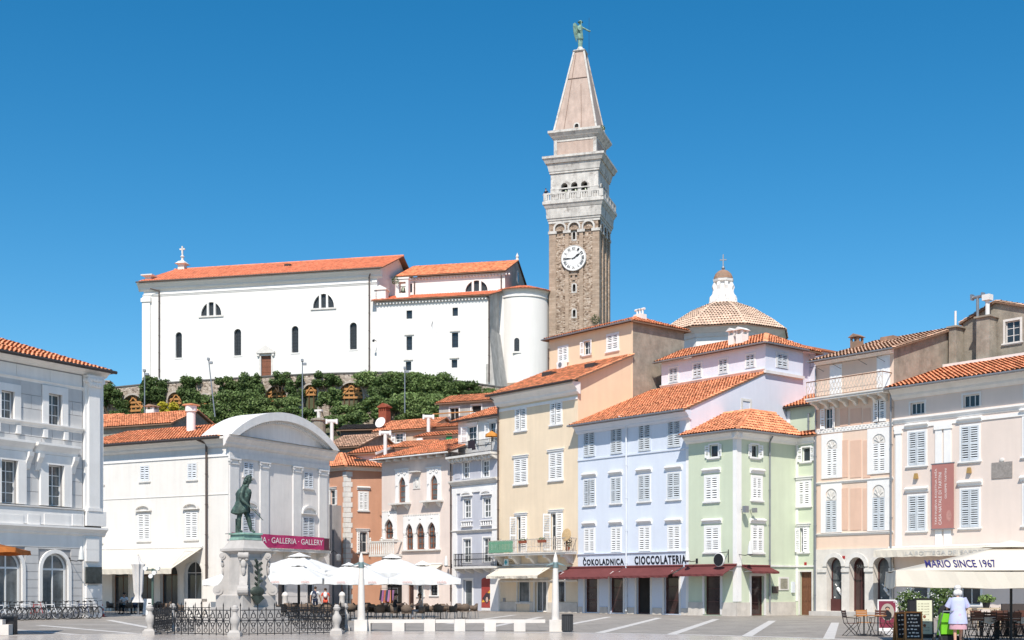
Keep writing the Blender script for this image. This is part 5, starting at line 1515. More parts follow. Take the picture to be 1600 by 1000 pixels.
cornice(gr, gf, TRIMW, -.15, gs + .45, zG + .02, zG - .45, .45, 'eaves_cornice'); cornice(gr, g2, TRIMW, -.45, ms, zG + .018, zG - .452, .45, 'eaves_cornice'); cornice(gr, g3, TRIMW, 0, rs_ - .03, zG + .01, zG - .45, .3, 'eaves_cornice')
pk = (gs * .55, 3.4, zG + 1.75)
A, B, C = (-.35, -.6, zG + .05), (gs + .6, -.6, zG + .05), (gs + .6, ms + .2, zG + .05)
r = roof(gr, gf, [[A, B, pk, (-.35, 3.4, zG + 1.75)], [B, C, (pk[0], ms + .2, zG + 1.75), pk]], pitch=.24)
ridge(gr, r, gf, B[:2] + (zG + .12,), (pk[0], pk[1], pk[2] + .06))
ridge(gr, r, gf, (pk[0], ms + .2, pk[2] + .05), (pk[0], pk[1], pk[2] + .05)); ridge(gr, r, gf, (-.35, 3.4, pk[2] + .05), (pk[0], pk[1], pk[2] + .05))
m = MB(); m.path([(-.4, -.68, zG), (gs + .68, -.68, zG), (gs + .68, ms + .2, zG)], .06, 8); m.build('gutter', ZINC, gr, gf)
roof(gr, g3, [[(-.2, -.35, zG + .05), (rs_ + .1, -.35, zG + .05), (rs_ + .1, 1.0, zG + .5), (-.2, 1.0, zG + .5)]], pitch=.24, name='side_roof')
pipe(gr, g2, ZINC, 1201, 684, 955, .055, -.1, (-.3, -.45)); pipe(gr, g3, ZINC, 1274, 684, 955, .05, -.1)
gb = bfr.sub(O_BG + 2.2, 9.0); z0_, z1_ = zG - 1, gb.z(1215, 650)
gfr = Fr(*g3.w(-3.6, 4.2).xyz, g3.ang)
FB = Fac(gr, gfr, sur=.06, tmat=TRIMW, sill=False)
ua, ub = gfr.s(1184), gfr.s(1276); uz = gfr.z(1240, 637)
FB.win(1213, 1234, 645, 666, solid=True, op=(12, 0))
FB.wall(ua, ub, uz, GREEN, 5, zG - 1.5, sides='LR', name='upper_wall')
roof(gr, gfr, [[(ua - .3, -.4, uz + .02), (ub + .1, -.4, uz + .02), (ub + .1, 5, uz + 1.9), (ua - .3, 5, uz + 1.9)]], pitch=.25, name='upper_roof')
m = MB(); m.path([(ua - .3, -.45, uz), (ub + .1, -.45, uz)], .05, 8); m.build('gutter', GUTD, gr, gfr); pipe(gr, gfr, ZINC, 1265, 640, 682, .06, -.12)
awning(gr, gf, 1073, 1152, 884, 900, 1.3, BURG, .13); awning(gr, g2, 1158, 1200, 885, 896, .9, BURG, .13)
rsn = thing('round_sign', 'round black sign with pale rim hanging at the corner of the green house', 'sign', gf.sub(gs - .75, -.75, 0, gf.z(1132, 886, -.75)))
m = MB(); m.lathe([(.40, -.07), (.43, -.04), (.43, .04), (.40, .07)], 28); m.xf(Matrix.Translation((0, 0, .45)) @ Matrix.Rotation(R(90), 4, 'X')); m.build('rim', TRIM, rsn, smooth=30)
m = MB(); m.lathe([(.385, -.078), (.385, .078)], 28); m.xf(Matrix.Translation((0, 0, .45)) @ Matrix.Rotation(R(90), 4, 'X')); m.build('disc', IRON, rsn)
m = MB(); m.bar((0, 0, .88), (.1, .75, .95), .04, .04); m.bar((.1, .75, .3), (.1, .75, 1.1), .05, .05); m.build('bracket', IRON, rsn)
wall_lamp('white glass wall lamp where the blue and green houses meet', gf, gf.s(1074, -.9), gf.z(1074, 876, -.9), .9)
wall_lamp('white glass wall lamp under the middle window of the green house', g2, g2.s(1172, -.9), g2.z(1172, 866, -.9), .9)
fl2 = thing('floodlight', 'pair of small grey floodlights on the corner of the green house', 'lamp', g2.sub(.5, 0, 0, g2.z(1163, 799)))
for dx, k in ((-.1, 1), (.75, .7)):
    m = MB(); m.box(dx - .16 * k, dx + .16 * k, -.5, -.25, -.1 * k, .3 * k); m.bar((dx, 0, .1), (dx, -.3, .1), .05, .05); m.build('floodlight_head', ZINC, fl2)
bx(gr, g2, 'notice_frame', STONEW, (g2.s(1216), g2.s(1231.5), -.05, .01, g2.z(1224, 922), g2.z(1224, 901.5))); bx(gr, g2, 'notice_panel', pm('notice', (.30, .28, .22), var=.4, scale=6, bump=0), (g2.s(1218.5), g2.s(1229.5), -.06, -.045, g2.z(1224, 920), g2.z(1224, 904)))
bx(gr, g2, 'meter_box', PIPED, (g2.s(1206), g2.s(1214.5), -.10, .01, g2.z(1210, 927), g2.z(1210, 916))); bx(gr, g2, 'letter_box', SHUTB, (g2.s(1236), g2.s(1240), -.12, .01, g2.z(1238, 926), g2.z(1238, 909)))
bx(gr, g3, 'number_plate', pm('red_plate', (.35, .03, .03), var=0, bump=0), (g3.s(1257), g3.s(1260.5), -.03, .005, g3.z(1258, 883), g3.z(1258, 878.5)))

sp_ = g3.w(rs_, 0); sf = Fr(sp_.x, sp_.y, 0, bfr.ang)
sa = thing('salmon_house', 'narrow salmon house with stone arcade, arched niches and iron roof balcony', 'house', sf)
L = sf.s(1396.5); zE = sf.z(1340, 553)
f = Fac(sa, sf, sur=.08, tmat=TRIMW, sill=False)
for x0, x1, y0, y1 in ((1298.5, 1314, 572, 619), (1372, 1389, 558, 606)):
    f.win(x0, x1, y0, y1, name='balcony_door', bars=(2, 3), solid=True)
f.win(1289, 1301, 638, 670, op=(160, 150), bars=(2, 2), smat=SHUT); f.win(1366, 1383, 625, 659, op=(20, 8), bars=(2, 2))
for x0, x1, y0, y1, yt in ((1291.7, 1308.8, 701, 746, 687), (1363.7, 1384, 692, 739, 678), (1290.6, 1308, 782, 831, 763.5), (1363.7, 1383, 777, 828, 757.5)):
    a, b, c, d = f.rect(x0, x1, y0, y1)
    W = f.winm(a, b, c, d, sur=.0, smat=SHUT if y0 < 750 else SHUTG)
    zt = f.fr.z((x0 + x1) / 2, yt); h = (a - .0, b + .0, c, zt, 'r', zt - (b - a) / 2)
    q = MB(); G = (a - .36, b + .36, c - .05, zt + .36, None, 0); wall_grid(q, G[0], G[1], G[2], G[3], [h], .06, -.06)
    for p_, q_ in (((G[0], G[2]), (G[0], G[3])), ((G[0], G[3]), (G[1], G[3])), ((G[1], G[3]), (G[1], G[2]))):
        q.poly((p_[0], -.06, p_[1]), (q_[0], -.06, q_[1]), (q_[0], .0, q_[1]), (p_[0], .0, p_[1]))
    q.build('niche_surround', TRIMW, W, sf)
    q = MB(); mid, hw = (a + b) / 2, (b - a) / 2
    A = arch_pts(a, b, d + .02, zt, 'r'); q.prism(A, -.012, .01)
    q.ball((mid, -.02, d + .12), (.1, .07, .13), 8, 6)
    for t in (-65, -33, 0, 33, 65): q.bar((mid, -.02, d + .1), (mid + math.sin(R(t)) * hw * .75, -.03, d + .1 + math.cos(R(t)) * (zt - d) * .68), .07, .05)
    q.build('shell_lunette', STONEW, W, sf)
f.wall(0, L, zE, SALL, 6.5, sf.z(1335, 858), tops=(zE, zE + 1.9), sides='L')
for y0, y1 in ((640, 668), (690, 748), (765, 830)):
    for x0, x1 in ((1313, 1325), (1329, 1346), (1349, 1360)):
        a, b, c, d = f.rect(x0, x1, y0 - 2, y1 - 2); bx(sa, sf, 'wall_panel', SALM, (a, b, -.035, .01, c, d))
ss = sf.sub(L, 0, R(90))
m = MB(); m.poly((0, 0, 0), (6.5, 0, 0), (6.5, 0, zE + 1.9), (0, 0, zE)); m.build('side_wall', PLASTG, sa, ss)
r = roof(sa, sf, [[(-.15, -.55, zE - .1), (L + .3, -.55, zE - .1), (L + .25, 6.6, zE + 2.05), (.0, 6.6, zE + 2.05)]], TILEO, pitch=.25)
cornice(sa, sf, TRIMW, 0, L, zE - .05, zE - .3, .3, 'eaves_cornice')
m = MB(); m.path([(-.2, -.62, zE - .12), (L + .3, -.62, zE - .12)], .055, 8); m.build('gutter', ZINC, sa, sf)
chimney(sa, sf, sf.s(1333, 3), 3.4, zE + .8, sf.z(1333, 533, 3), .6, .6, TILEO, TILEO)
bx(sa, sf, 'roof_monitor', TILEO, (sf.s(1378, 4.6), sf.s(1398, 4.6), 4.4, 5.6, zE + 1.2, sf.z(1388, 526, 4.6)))
zb = sf.z(1335, 618);
m = MB(); m.box(-.05, L - .1, -1.0, .0, zb - .18, zb); m.box(-.08, L - .06, -1.06, 0, zb - .06, zb + .02); bal = m.build('balcony', STONEW, sa, sf)
for k in range(8):
    s = .25 + (L - .75) * k / 7; q = MB(); q.extr([(0, zb - .18), (-.9, zb - .18), (-.85, zb - .32), (-.4, zb - .4), (-.15, zb - .62), (0, zb - .65)], s - .09, s + .09); q.build('bracket', STONEW, bal, sf)
LACE = pm('pale_iron_lace', (.58, .50, .42), var=.3, scale=5, bump=0, rough=.6)
m = MB(); zr = zb + 1.05
m.bar((0, -.98, zr), (L - .15, -.98, zr), .06, .05)
m.bar((0, -.98, zb + .08), (L - .15, -.98, zb + .08), .03, .03); m.bar((L - .15, -.98, zr), (L - .15, 0, zr), .05, .05)
m.build('hand_rail', WOODB, bal, sf)
m = MB(); n = 24; w = (L - .15) / n
for k in range(n):
    for j in range(4):
        z0_ = zb + .08 + j * .235; s0 = k * w + (.5 * w if j % 2 else 0)
        if s0 + w > L - .14: continue
        A = [(s0 + w / 2 - w / 2 * math.cos(math.pi * i / 5), z0_ + .26 * math.sin(math.pi * i / 5)) for i in range(6)]
        for p_, q_ in zip(A[:-1], A[1:]): m.bar((p_[0], -.98, p_[1]), (q_[0], -.98, q_[1]), .018, .022)
for k in range(5): m.box(-.01 + (L - .15) * k / 4, .02 + (L - .15) * k / 4, -.995, -.965, zb, zr)
m.build('railing', LACE, bal, sf)
m = MB(); m.path([(0.2, -.9, zE - .55), (L - .2, -.9, zE - .55)], .012, 4)
for s in (.6, 1.9, L - 1.9, L - .6): m.path([(s, 0, zE - .75), (s, -.9, zE - .55)], .015, 4)
m.build('curtain_rail', IRON, sa, sf)
za_, zb_ = sf.z(1335, 672), sf.z(1335, 665); bx(sa, sf, 'frieze', TRIMW, (0, L - .02, -.05, .01, za_, zb_))
m = MB(); k = int(L / .26)
for i in range(k):
    s = .05 + i * .26; m.box(s, s + .13, -.075, -.045, za_ + .08, za_ + .13); m.box(s + .09, s + .13, -.073, -.045, za_ + .13, zb_ - .07); m.box(s + .09, s + .24, -.076, -.045, zb_ - .07, zb_ - .03)
o = m.build('meander', STONEW, sa, sf); o['kind'] = 'stuff'
zc = sf.z(1335, 752); cornice(sa, sf, TRIMW, 0, L - .02, zc + .08, zc - .08, .12, 'string_course')
zc = sf.z(1335, 834); cornice(sa, sf, TRIMW, 0, L - .02, zc + .08, zc - .08, .12, 'string_course')
ar = Fac(sa, sf.sub(0, -.12), sur=.0, arch='r', sh='', fmat=DOORD, sill=False, rev=.55, bars=(1, 1), fw=.09)
for i, (x0, x1) in enumerate(((1291.7, 1314.8), (1327, 1351), (1364.5, 1389.7))):
    a, b, c, d = ar.rect(x0, x1, 870.5, 957); c = .3
    W = ar.winm(a, b, c, d, name='shop_door' if i == 1 else 'shop_window', bars=(2, 1) if i == 1 else (1, 1), gmat=GLASSC if i != 1 else SHOPG)
    q = MB(); h = ar.holes[-1]; G = (a - .28, b + .28, h[5] - .05, d + .26, 'r', h[5]); A = arch_pts(G[0], G[1], G[5], G[3], 'r'); B = arch_pts(a, b, h[5], d, 'r')
    outline_ring(q, A + [(G[1], h[5] - .02), (G[0], h[5] - .02)], B + [(b, h[5] - .02), (a, h[5] - .02)], -.06, .02); q.build('arch_moulding', STONEW, W, ar.fr)
    if i != 1:
        q = MB(); q.box(a + .02, b - .02, .40, .5, c, c + .75); q.build('stall_riser', DOORD, W, ar.fr)
        q = MB()
        for k in range(9): q.ball((a + .25 + (b - a - .5) * ((k * 37) % 10) / 10, .50, c + .85 + .22 * (k % 4) + .05 * k), .05 + .03 * (k % 3), 7, 5)
        q = q.build('window_display', TRIMW, W, ar.fr); q['kind'] = 'stuff'
for xs_ in ((1279, 1290.5), (1316, 1326), (1352, 1363.5), (1390.5, 1396.5)):
    a, b = ar.fr.s(xs_[0]), ar.fr.s(xs_[1]); z = ar.fr.z(1335, 891)
    bx(sa, ar.fr, 'impost', STONEW, (a - .05, b + .05, -.08, .02, z - .1, z + .1))
ar.wall(.02, L - .03, ar.fr.z(1335, 857), ARCW, 1.5, 0, name='arcade_wall', sides='LR', rev=.6)
bx(sa, ar.fr, 'doorstep', KERB, (-.2, L, -.35, .3, 0, .28))
text('TABBOT', pm('pale_gold', (.45, .42, .36), var=0, bump=0), sa, ar.fr, ar.fr.s(1331), ar.fr.z(1339, 887), .48, w=.95, h=.18)
bx(sa, ar.fr, 'house_number', MATS['red_plate'], (ar.fr.s(1316.5), ar.fr.s(1320.5), -.03, .01, ar.fr.z(1318, 873), ar.fr.z(1318, 868.5)))
pipe(sa, sf, ZINC, 1395, 606, 950, .055, -.2); pipe(sa, sf, ZINC, 1276, 570, 955, .05, -.1)

pf_ = sf.sub(L + .02, 0)
pk_ = thing('pink_house', 'pale pink house with grey louvred shutters and a long hanging banner', 'house', pf_)
f = Fac(pk_, pf_, sur=.10, tmat=TRIM, smat=SHUTG)
PL = 15.0; zE = pf_.z(1500, 592)
f.win(1423, 1444.5, 629, 647, sh='', bars=(3, 1), sill=False, sur=.12); f.win(1505.6, 1530.5, 616.5, 636, sh='', bars=(3, 1), sill=False, sur=.12); f.win(1602, 1630, 602, 622, sh='', bars=(3, 1), sill=False, sur=.12)
for x0, x1, y0, y1 in ((1420, 1446.6, 674.5, 727), (1502, 1529.8, 665.5, 720), (1600, 1630, 651, 712), (1420, 1446.6, 774.5, 829), (1502, 1530, 764.5, 824), (1600, 1630, 757, 820)):
    f.win(x0, x1, y0, y1, lint='cornice', op=(4, 4), tmat=TRIMW)
f.win(1425, 1450, 912, 945, sh='', bars=(1, 1), name='shop_window', gmat=GLASSC, sur=.15); f.win(1502, 1532, 908, 945, sh='', bars=(2, 1), name='shop_window', sur=.15)
f.door(1452, 1470, 908, 965, mat=TRIM, gmat=GLASSC)
f.wall(0, PL, zE, PINK, 7, sides='RB')
zc = pf_.z(1500, 647.5)
cornice(pk_, pf_, TRIMW, 0, PL, zc + .14, zc - .16, .18, 'string_course'); bx(pk_, pf_, 'architrave', TRIMW, (0, PL, -.06, .01, zc - .48, zc - .28))
cornice(pk_, pf_, TRIM, -.02, PL, zE + .02, zE - .75, .6)
for x0, x1 in ((1400, 1408.5), (1462, 1472.5), (1475.5, 1486.5)):
    a, b = pf_.s(x0), pf_.s(x1); bx(pk_, pf_, 'pilaster', TRIMW, (a, b, -.07, .01, 3.9, zc - .48), (a - .06, b + .06, -.12, .01, zc - .75, zc - .482))
r = roof(pk_, pf_, [[(-.1, -.85, zE - .12), (PL + .3, -.85, zE - .12), (PL + .3, 5.3, zE + 1.75), (-.0, 5.3, zE + 1.75)]], pitch=.28, row=.38, amp=.095)
m = MB(); m.path([(-.1, -.95, zE - .16), (PL + .3, -.95, zE - .16)], .065, 8); m.build('gutter', ZINC, pk_, pf_)
bx(pk_, pf_, 'roof_edge', TRIM, (.0, PL + .3, 5.25, 5.6, zE + 1.55, zE + 2.0))
q = MB(); a, b, c, d = f.rect(1550, 1582, 722, 747); q.box(a, b, -.05, .01, c, d); pq = q.build('plaque', pm('plaque_stone', (.30, .27, .25), var=.3, scale=8, bump=.3), pk_, pf_)
q = MB(); q.ball(((a + b) / 2, -.03, d + .12), (.16, .05, .12), 10, 6); q.build('plaque_crest', STONEW, pq, pf_)
for x, y in ((1432.5, 745), (1515.5, 736)):
    q = MB(); s, z = pf_.s(x), pf_.z(x, y); q.frust(s - .12, s + .12, -.2, .01, z - .12, z + .2, .04); q.build('wall_bracket', pm('brass_bracket', (.35, .22, .08), var=.2, bump=0), pk_, pf_)
BAN = pm('banner_red', (.40, .17, .15), rough=.8, var=.08, scale=.8, bump=0)
bn_ = thing('hanging_banner', 'tall dusty red banner with white lettering on the pink house', 'banner', pf_.sub(0, -.2))
bf2 = PF[bn_.name]; a, b = bf2.s(1455.8), bf2.s(1490.5); c, d = bf2.z(1473, 826.5), bf2.z(1473, 724)
m = MB(); m.box(a, b, -.012, .0, c, d); m.build('cloth', BAN, bn_, bf2)
m = MB(); m.bar((a - .05, -.005, d), (b + .05, -.005, d), .05, .05); m.bar((a - .05, -.005, c), (b + .05, -.005, c), .05, .05)
for s in (a + .1, b - .1): m.bar((s, 0, d), (s, .2, d), .03, .03)
m.build('banner_pole', ZINC, bn_, bf2)
BTX = pm('banner_white', (.72, .66, .63), var=0, bump=0, rough=.8); w = b - a
text('TARTINIJEVA ROJSTNA HIŠA', BTX, bn_, bf2, a + w * .26, c + .25, -.014, w=(d - c) * .86, h=w * .13, rot=90, ext=.004)
text('CASA NATALE DI TARTINI', BTX, bn_, bf2, a + w * .45, c + .25, -.014, w=(d - c) * .80, h=w * .13, rot=90, ext=.004)
text('GIUSEPPE TARTINI', BTX, bn_, bf2, a + w * .68, c + (d - c) * .46, -.014, w=(d - c) * .46, h=w * .085, rot=90, ext=.004)
m = MB(); m.lathe([(.30, 0), (.30, .003)], 24, sx=.55, sy=1.1); m.xf(Matrix.Translation((a + w * .78, -.0125, c + .75)) @ Matrix.Rotation(R(90), 4, 'X')); m.build('printed_portrait', pm('banner_print', (.47, .24, .21), var=.3, scale=5, bump=0), bn_, bf2)
aw, a, b, zf, zv = awning(pk_, pf_, 1391, 1660, 853, 867.5, 1.7, CREAMF, .42)
text('LA BOTTEGA DEI SAPORI', pm('faint_lettering', (.55, .53, .50), var=0, bump=0), aw, pf_, pf_.s(1415, -1.72), zf + .1, -1.722, h=.2, w=4.9)

af_ = pf_.sub(0, 6.6)
at_ = thing('grey_attic_house', 'bare grey rendered attic with gable, window and chimneys above the pink roof', 'house', af_)
f = Fac(at_, af_, sur=.14, tmat=STONEW)
a0, apx, a1 = af_.s(1505), af_.s(1557), af_.s(1632); zg0, zgp = af_.z(1505, 505), af_.z(1557, 474)
f.win(1571, 1594, 501, 535, sh='', bars=(2, 3), panes=True, fmat=TRIM, sill=True)
m = MB(); wall_grid(m, a0, a1, 8, zg0, f.holes, .2);
m.poly((a0, 0, zg0), (a1, 0, zg0), (apx, 0, zgp)); m.poly((a0, 6, 8), (a0, 0, 8), (a0, 0, zg0), (a0, 6, zg0)); m.poly((a0 + .02, .6, 8), (a1, .6, 8), (a1, .6, zg0), (a0 + .02, .6, zg0))
m.build('gable_wall', PLASTG, at_, af_)
roof(at_, af_, [[(a0 - .2, 6, zg0 + .0), (a0 - .2, -.2, zg0 + .0), (apx, -.2, zgp + .12), (apx, 6, zgp + .12)], [(a1, -.2, zg0), (a1, 6, zg0), (apx, 6, zgp + .12), (apx, -.2, zgp + .12)]], TILEO, pitch=.25)
for x0, x1, yt, w2 in ((1529, 1552, 497, .9), (1486, 1500, 513, .8)):
    s0, s1 = af_.s(x0, -.6), af_.s(x1, -.6); zt = af_.z((x0 + x1) / 2, yt, -.6)
    m = MB(); m.frust(s0, s1, -1.0, -.05, 8, zt, .06); m.box(s0 - .06, s1 + .06, -1.06, .0, zt, zt + .1); m.build('chimney', PLASTG, at_, af_)
for x, y0, y1, r_, capk in ((1527.5, 464, 545, .09, 1), (1543, 467, 500, .13, 2), (1493, 486, 515, .07, 0)):
    s = af_.s(x, -.7); m = MB(); z0_, z1_ = af_.z(x, y1, -.7), af_.z(x, y0, -.7); m.cyl((s, -.7, z0_), (s, -.7, z1_), r_, r_, 10)
    if capk == 1: m.cyl((s - .32, -.7, z1_), (s + .32, -.7, z1_), .10, .10, 8); m.box(s - .42, s - .3, -.85, -.55, z1_ - .14, z1_ + .2); m.box(s + .3, s + .42, -.85, -.55, z1_ - .14, z1_ + .2)
    if capk == 2: m.box(s - .24, s + .24, -.94, -.46, z1_ - .1, z1_ + .25)
    m.build('flue_pipe', TRIM if capk != 1 else ZINC, at_, af_)
roof(at_, af_, [[(af_.s(1476, 1), .2, af_.z(1480, 548)), (a0 - .2, .2, af_.z(1480, 548)), (a0 - .2, 3.2, af_.z(1490, 510, 3)), (af_.s(1476, 1), 3.2, af_.z(1490, 510, 3))]], TILE, name='side_roof', pitch=.25)
# ---- narrow lilac house
np_ = bfr.w(yl - .03, 0); nf = Fr(np_.x, np_.y, 0, bfr.ang)
na = thing('narrow_house', 'narrow grey-lilac house with white trim and two iron balconies', 'house', nf)
nl = nf.s(707.5); zE = nf.z(745, 711)
f = Fac(na, nf, sh='', sur=.12, sill=False, tmat=TRIMW, bars=(2, 3), gmat=GLASSC, fw=.10)
for q in ((723.6, 732.8, 721, 748), (753.5, 764, 719, 746)): f.win(*q)
for q in ((725, 735.8, 780, 810), (755.6, 767, 778, 809)): f.win(*q, lint='seg')
for q in ((724, 736, 842, 880), (755, 767, 840, 879)): f.win(*q, name='balcony_door')
f.door(724, 738, 906, 956, mat=TRIMW, gmat=GLASSC, sur=.15, bars=(1, 1))
f.wall(nl, -.0, zE, LILAC, 7, sides='LB')
for x0, x1, y0, y1 in ((711, 719, 722, 748), (735, 751, 720, 748), (766.5, 775, 718, 746)):
    a, b, c, d = f.rect(x0, x1, y0, y1); bx(na, nf, 'wall_panel', pm('panel_grey', (.50, .50, .55), var=.1, streak=.1), (a, b, -.04, .01, c, d))
for x0, x1 in ((708.5, 714.5), (770.5, 778)):
    a, b = nf.s(x0), nf.s(x1)
    bx(na, nf, 'pilaster', TRIMW, (a, b, -.12, .01, 0, nf.z(745, 762)))
bx(na, nf, 'base_pilaster', TRIMW, (nf.s(769), nf.s(782), -.2, .02, 0, nf.z(775, 888)))
zc = nf.z(745, 752.5); cornice(na, nf, STONEW, nl - .15, .1, zc + .18, zc - .25, .4)
bx(na, nf, 'frieze', TRIMW, (nl, 0, -.10, .01, zc - .8, zc - .26))
zc = nf.z(745, 829); cornice(na, nf, STONEW, nl, 0, zc + .08, zc - .15, .2, 'string_course')
for x0, x1, y in ((722, 739, 814), (752, 770, 812.5)):
    a, b, c, d = f.rect(x0, x1, y, y + 9)
    q = MB(); q.box(a, b, -.2, .0, d - .06, d); q.box(a, b, -.2, .0, c, c + .07); ba = q.build('balustrade', TRIMW, na, nf)
    for k in range(5):
        s = a + (b - a) * (k + .5) / 5; q = MB(); q.lathe([(.05, 0), (.07, .1), (.04, .25), (.05, d - c - .13)], 8, (s, -.12, c + .07)); q.build('baluster', TRIMW, ba, nf)
def iron_balcony(root, fr, a, b, z, out, slabmat=STONEW, h=.98, nb=None, lab=None, thick=.16):
    m = MB(); m.box(a, b, -out, .0, z - thick, z); bo = m.build('balcony', slabmat, root, fr)
    n = max(3, int((b - a) / 1.1))
    for k in range(n + 1):
        s = a + .15 + (b - a - .3) * k / n; q = MB(); q.extr([(0, z - thick), (-out * .9, z - thick), (-out * .85, z - thick - .12), (-.2, z - thick - .32), (0, z - thick - .36)], s - .1, s + .1); q.build('bracket', slabmat, bo, fr)
    m = MB(); zr = z + h; y = -out + .06
    for zz in (zr, z + .08, z + h * .55): m.bar((a, y, zz), (b, y, zz), .035, .035)
    for s in (a, b):
        m.bar((s, y, zr), (s, 0, zr), .035, .035); m.bar((s, y, z + .08), (s, 0, z + .08), .03, .03)
        for k in range(1, 6): m.box(s - .01, s + .01, y - y * k / 6, y - y * k / 6 + .02, z, zr)
    k = nb or int((b - a) / .13)
    for i in range(k + 1):
        s = a + (b - a) * i / k; m.box(s - .012, s + .012, y - .012, y + .012, z, zr)
    for i in range(k):
        s = a + (b - a) * (i + .5) / k; m.bar((s - .05, y, z + h * .5), (s + .05, y, z + h * .62), .02, .015)
    m.build('railing', IRON, bo, fr)
    return bo
iron_balcony(na, nf, nf.s(709, -.9), nf.s(771.5, -.9), nf.z(740, 885, -.9), .95)
iron_balcony(na, nf, nl + .02, .0, zE + .02, .75)
m = MB(); k = int(-nl / .38)
for i in range(k): m.box(nl + .1 + i * .38, nl + .3 + i * .38, -.5, .01, zE - .42, zE - .18)
m = m.build('cornice_brackets', STONEW, na, nf); m['kind'] = 'stuff'
nt_ = nf.sub(0, 1.4); f = Fac(na, nt_, sh='LR', op=(150, 150), sur=.10, sill=False, tmat=TRIMW, bars=(2, 3))
tl_, tz = nt_.s(716), nt_.z(745, 655)
f.win(731, 745, 666, 695, lint='flat', name='balcony_door'); f.win(765, 775, 660, 690, lint='flat', name='balcony_door')
f.wall(tl_, .0, tz, WHITE, 5, zE, sides='LB')
roof(na, nt_, [[(tl_ - .5, -.5, tz), (.0, -.5, tz), (.0, 3.0, tz + 1.35), (tl_ + .6, 3.0, tz + 1.35)]], pitch=.25)
m = MB(); m.path([(tl_ - .5, -.56, tz - .03), (0, -.56, tz - .03)], .05, 8); m.build('gutter', GUTD, na, nt_)
pipe(na, nf, PIPED, 706.5, 705, 940, .055, -.15)
bp = thing('balcony_parasol', 'small closed orange parasol on the top balcony of the narrow house', 'parasol', nf.sub(nf.s(768, -.35), -.35, 0, zE + .03))
MB().cyl((0, 0, 0), (0, 0, 1.6), .02).build('pole', IRON, bp); MB().lathe([(.02, 1.6), (.45, 1.35), (.5, 1.15), (.46, 1.15), (.02, 1.5)], 8).build('canopy', pm('orange_canvas', (.62, .27, .06), rough=.9, var=.1, alpha_tr=.15, bump=0), bp)
cl_ = thing('hanging_cloth', 'dark cloth hung over the top balcony rail of the narrow house', 'cloth', nf.sub(nf.s(737, -.72), -.75, 0, zE + .45))
MB().box(-.4, .45, -.02, .02, 0, .6).box(.1, .5, -.022, .018, -.15, .02).build('cloth', pm('dark_cloth', (.03, .02, .03), var=.2), cl_)
po = thing('shop_poster', 'tall red and yellow poster panel beside the narrow house door', 'poster', nf.sub(0, -.02))
pf2 = PF[po.name]; a, b, c, d = pf2.s(753), pf2.s(768), .25, pf2.z(760, 902.5)
h = (a, b, c, d, 'r', d - .18); MB().prism(hole_outline(h), -.05, 0).build('panel', pm('poster_red', (.36, .06, .05), var=.15, scale=2, bump=0, rough=.5), po, pf2)
MB().prism([(a + .02, c + .4), (b - .02, c + .55), (b - .02, c + 1.45), ((a + b) / 2 - .05, c + .95)], -.056, -.05).build('print_yellow', pm('poster_yellow', (.75, .42, .04), var=.1, bump=0, rough=.5), po, pf2)
MB().prism([(a + .12, c + .7), ((a + b) / 2 + .1, c + .3), (b - .04, c + .75), (b - .04, c + 1.1), ((a + b) / 2, c + 1.15)], -.062, -.056).build('print_dark', pm('poster_dark', (.06, .04, .05), var=.4, scale=5, bump=0, rough=.5), po, pf2)
MB().ball(((a + b) / 2 + .1, -.05, c + .62), (.17, .03, .22), 10, 8).build('print_face', pm('poster_pale', (.60, .40, .33), var=.3, scale=6, bump=0, rough=.5), po, pf2)
bx(po, pf2, 'print_foot', TRIM, (a, b, -.055, -.0, c - .22, c - .01))

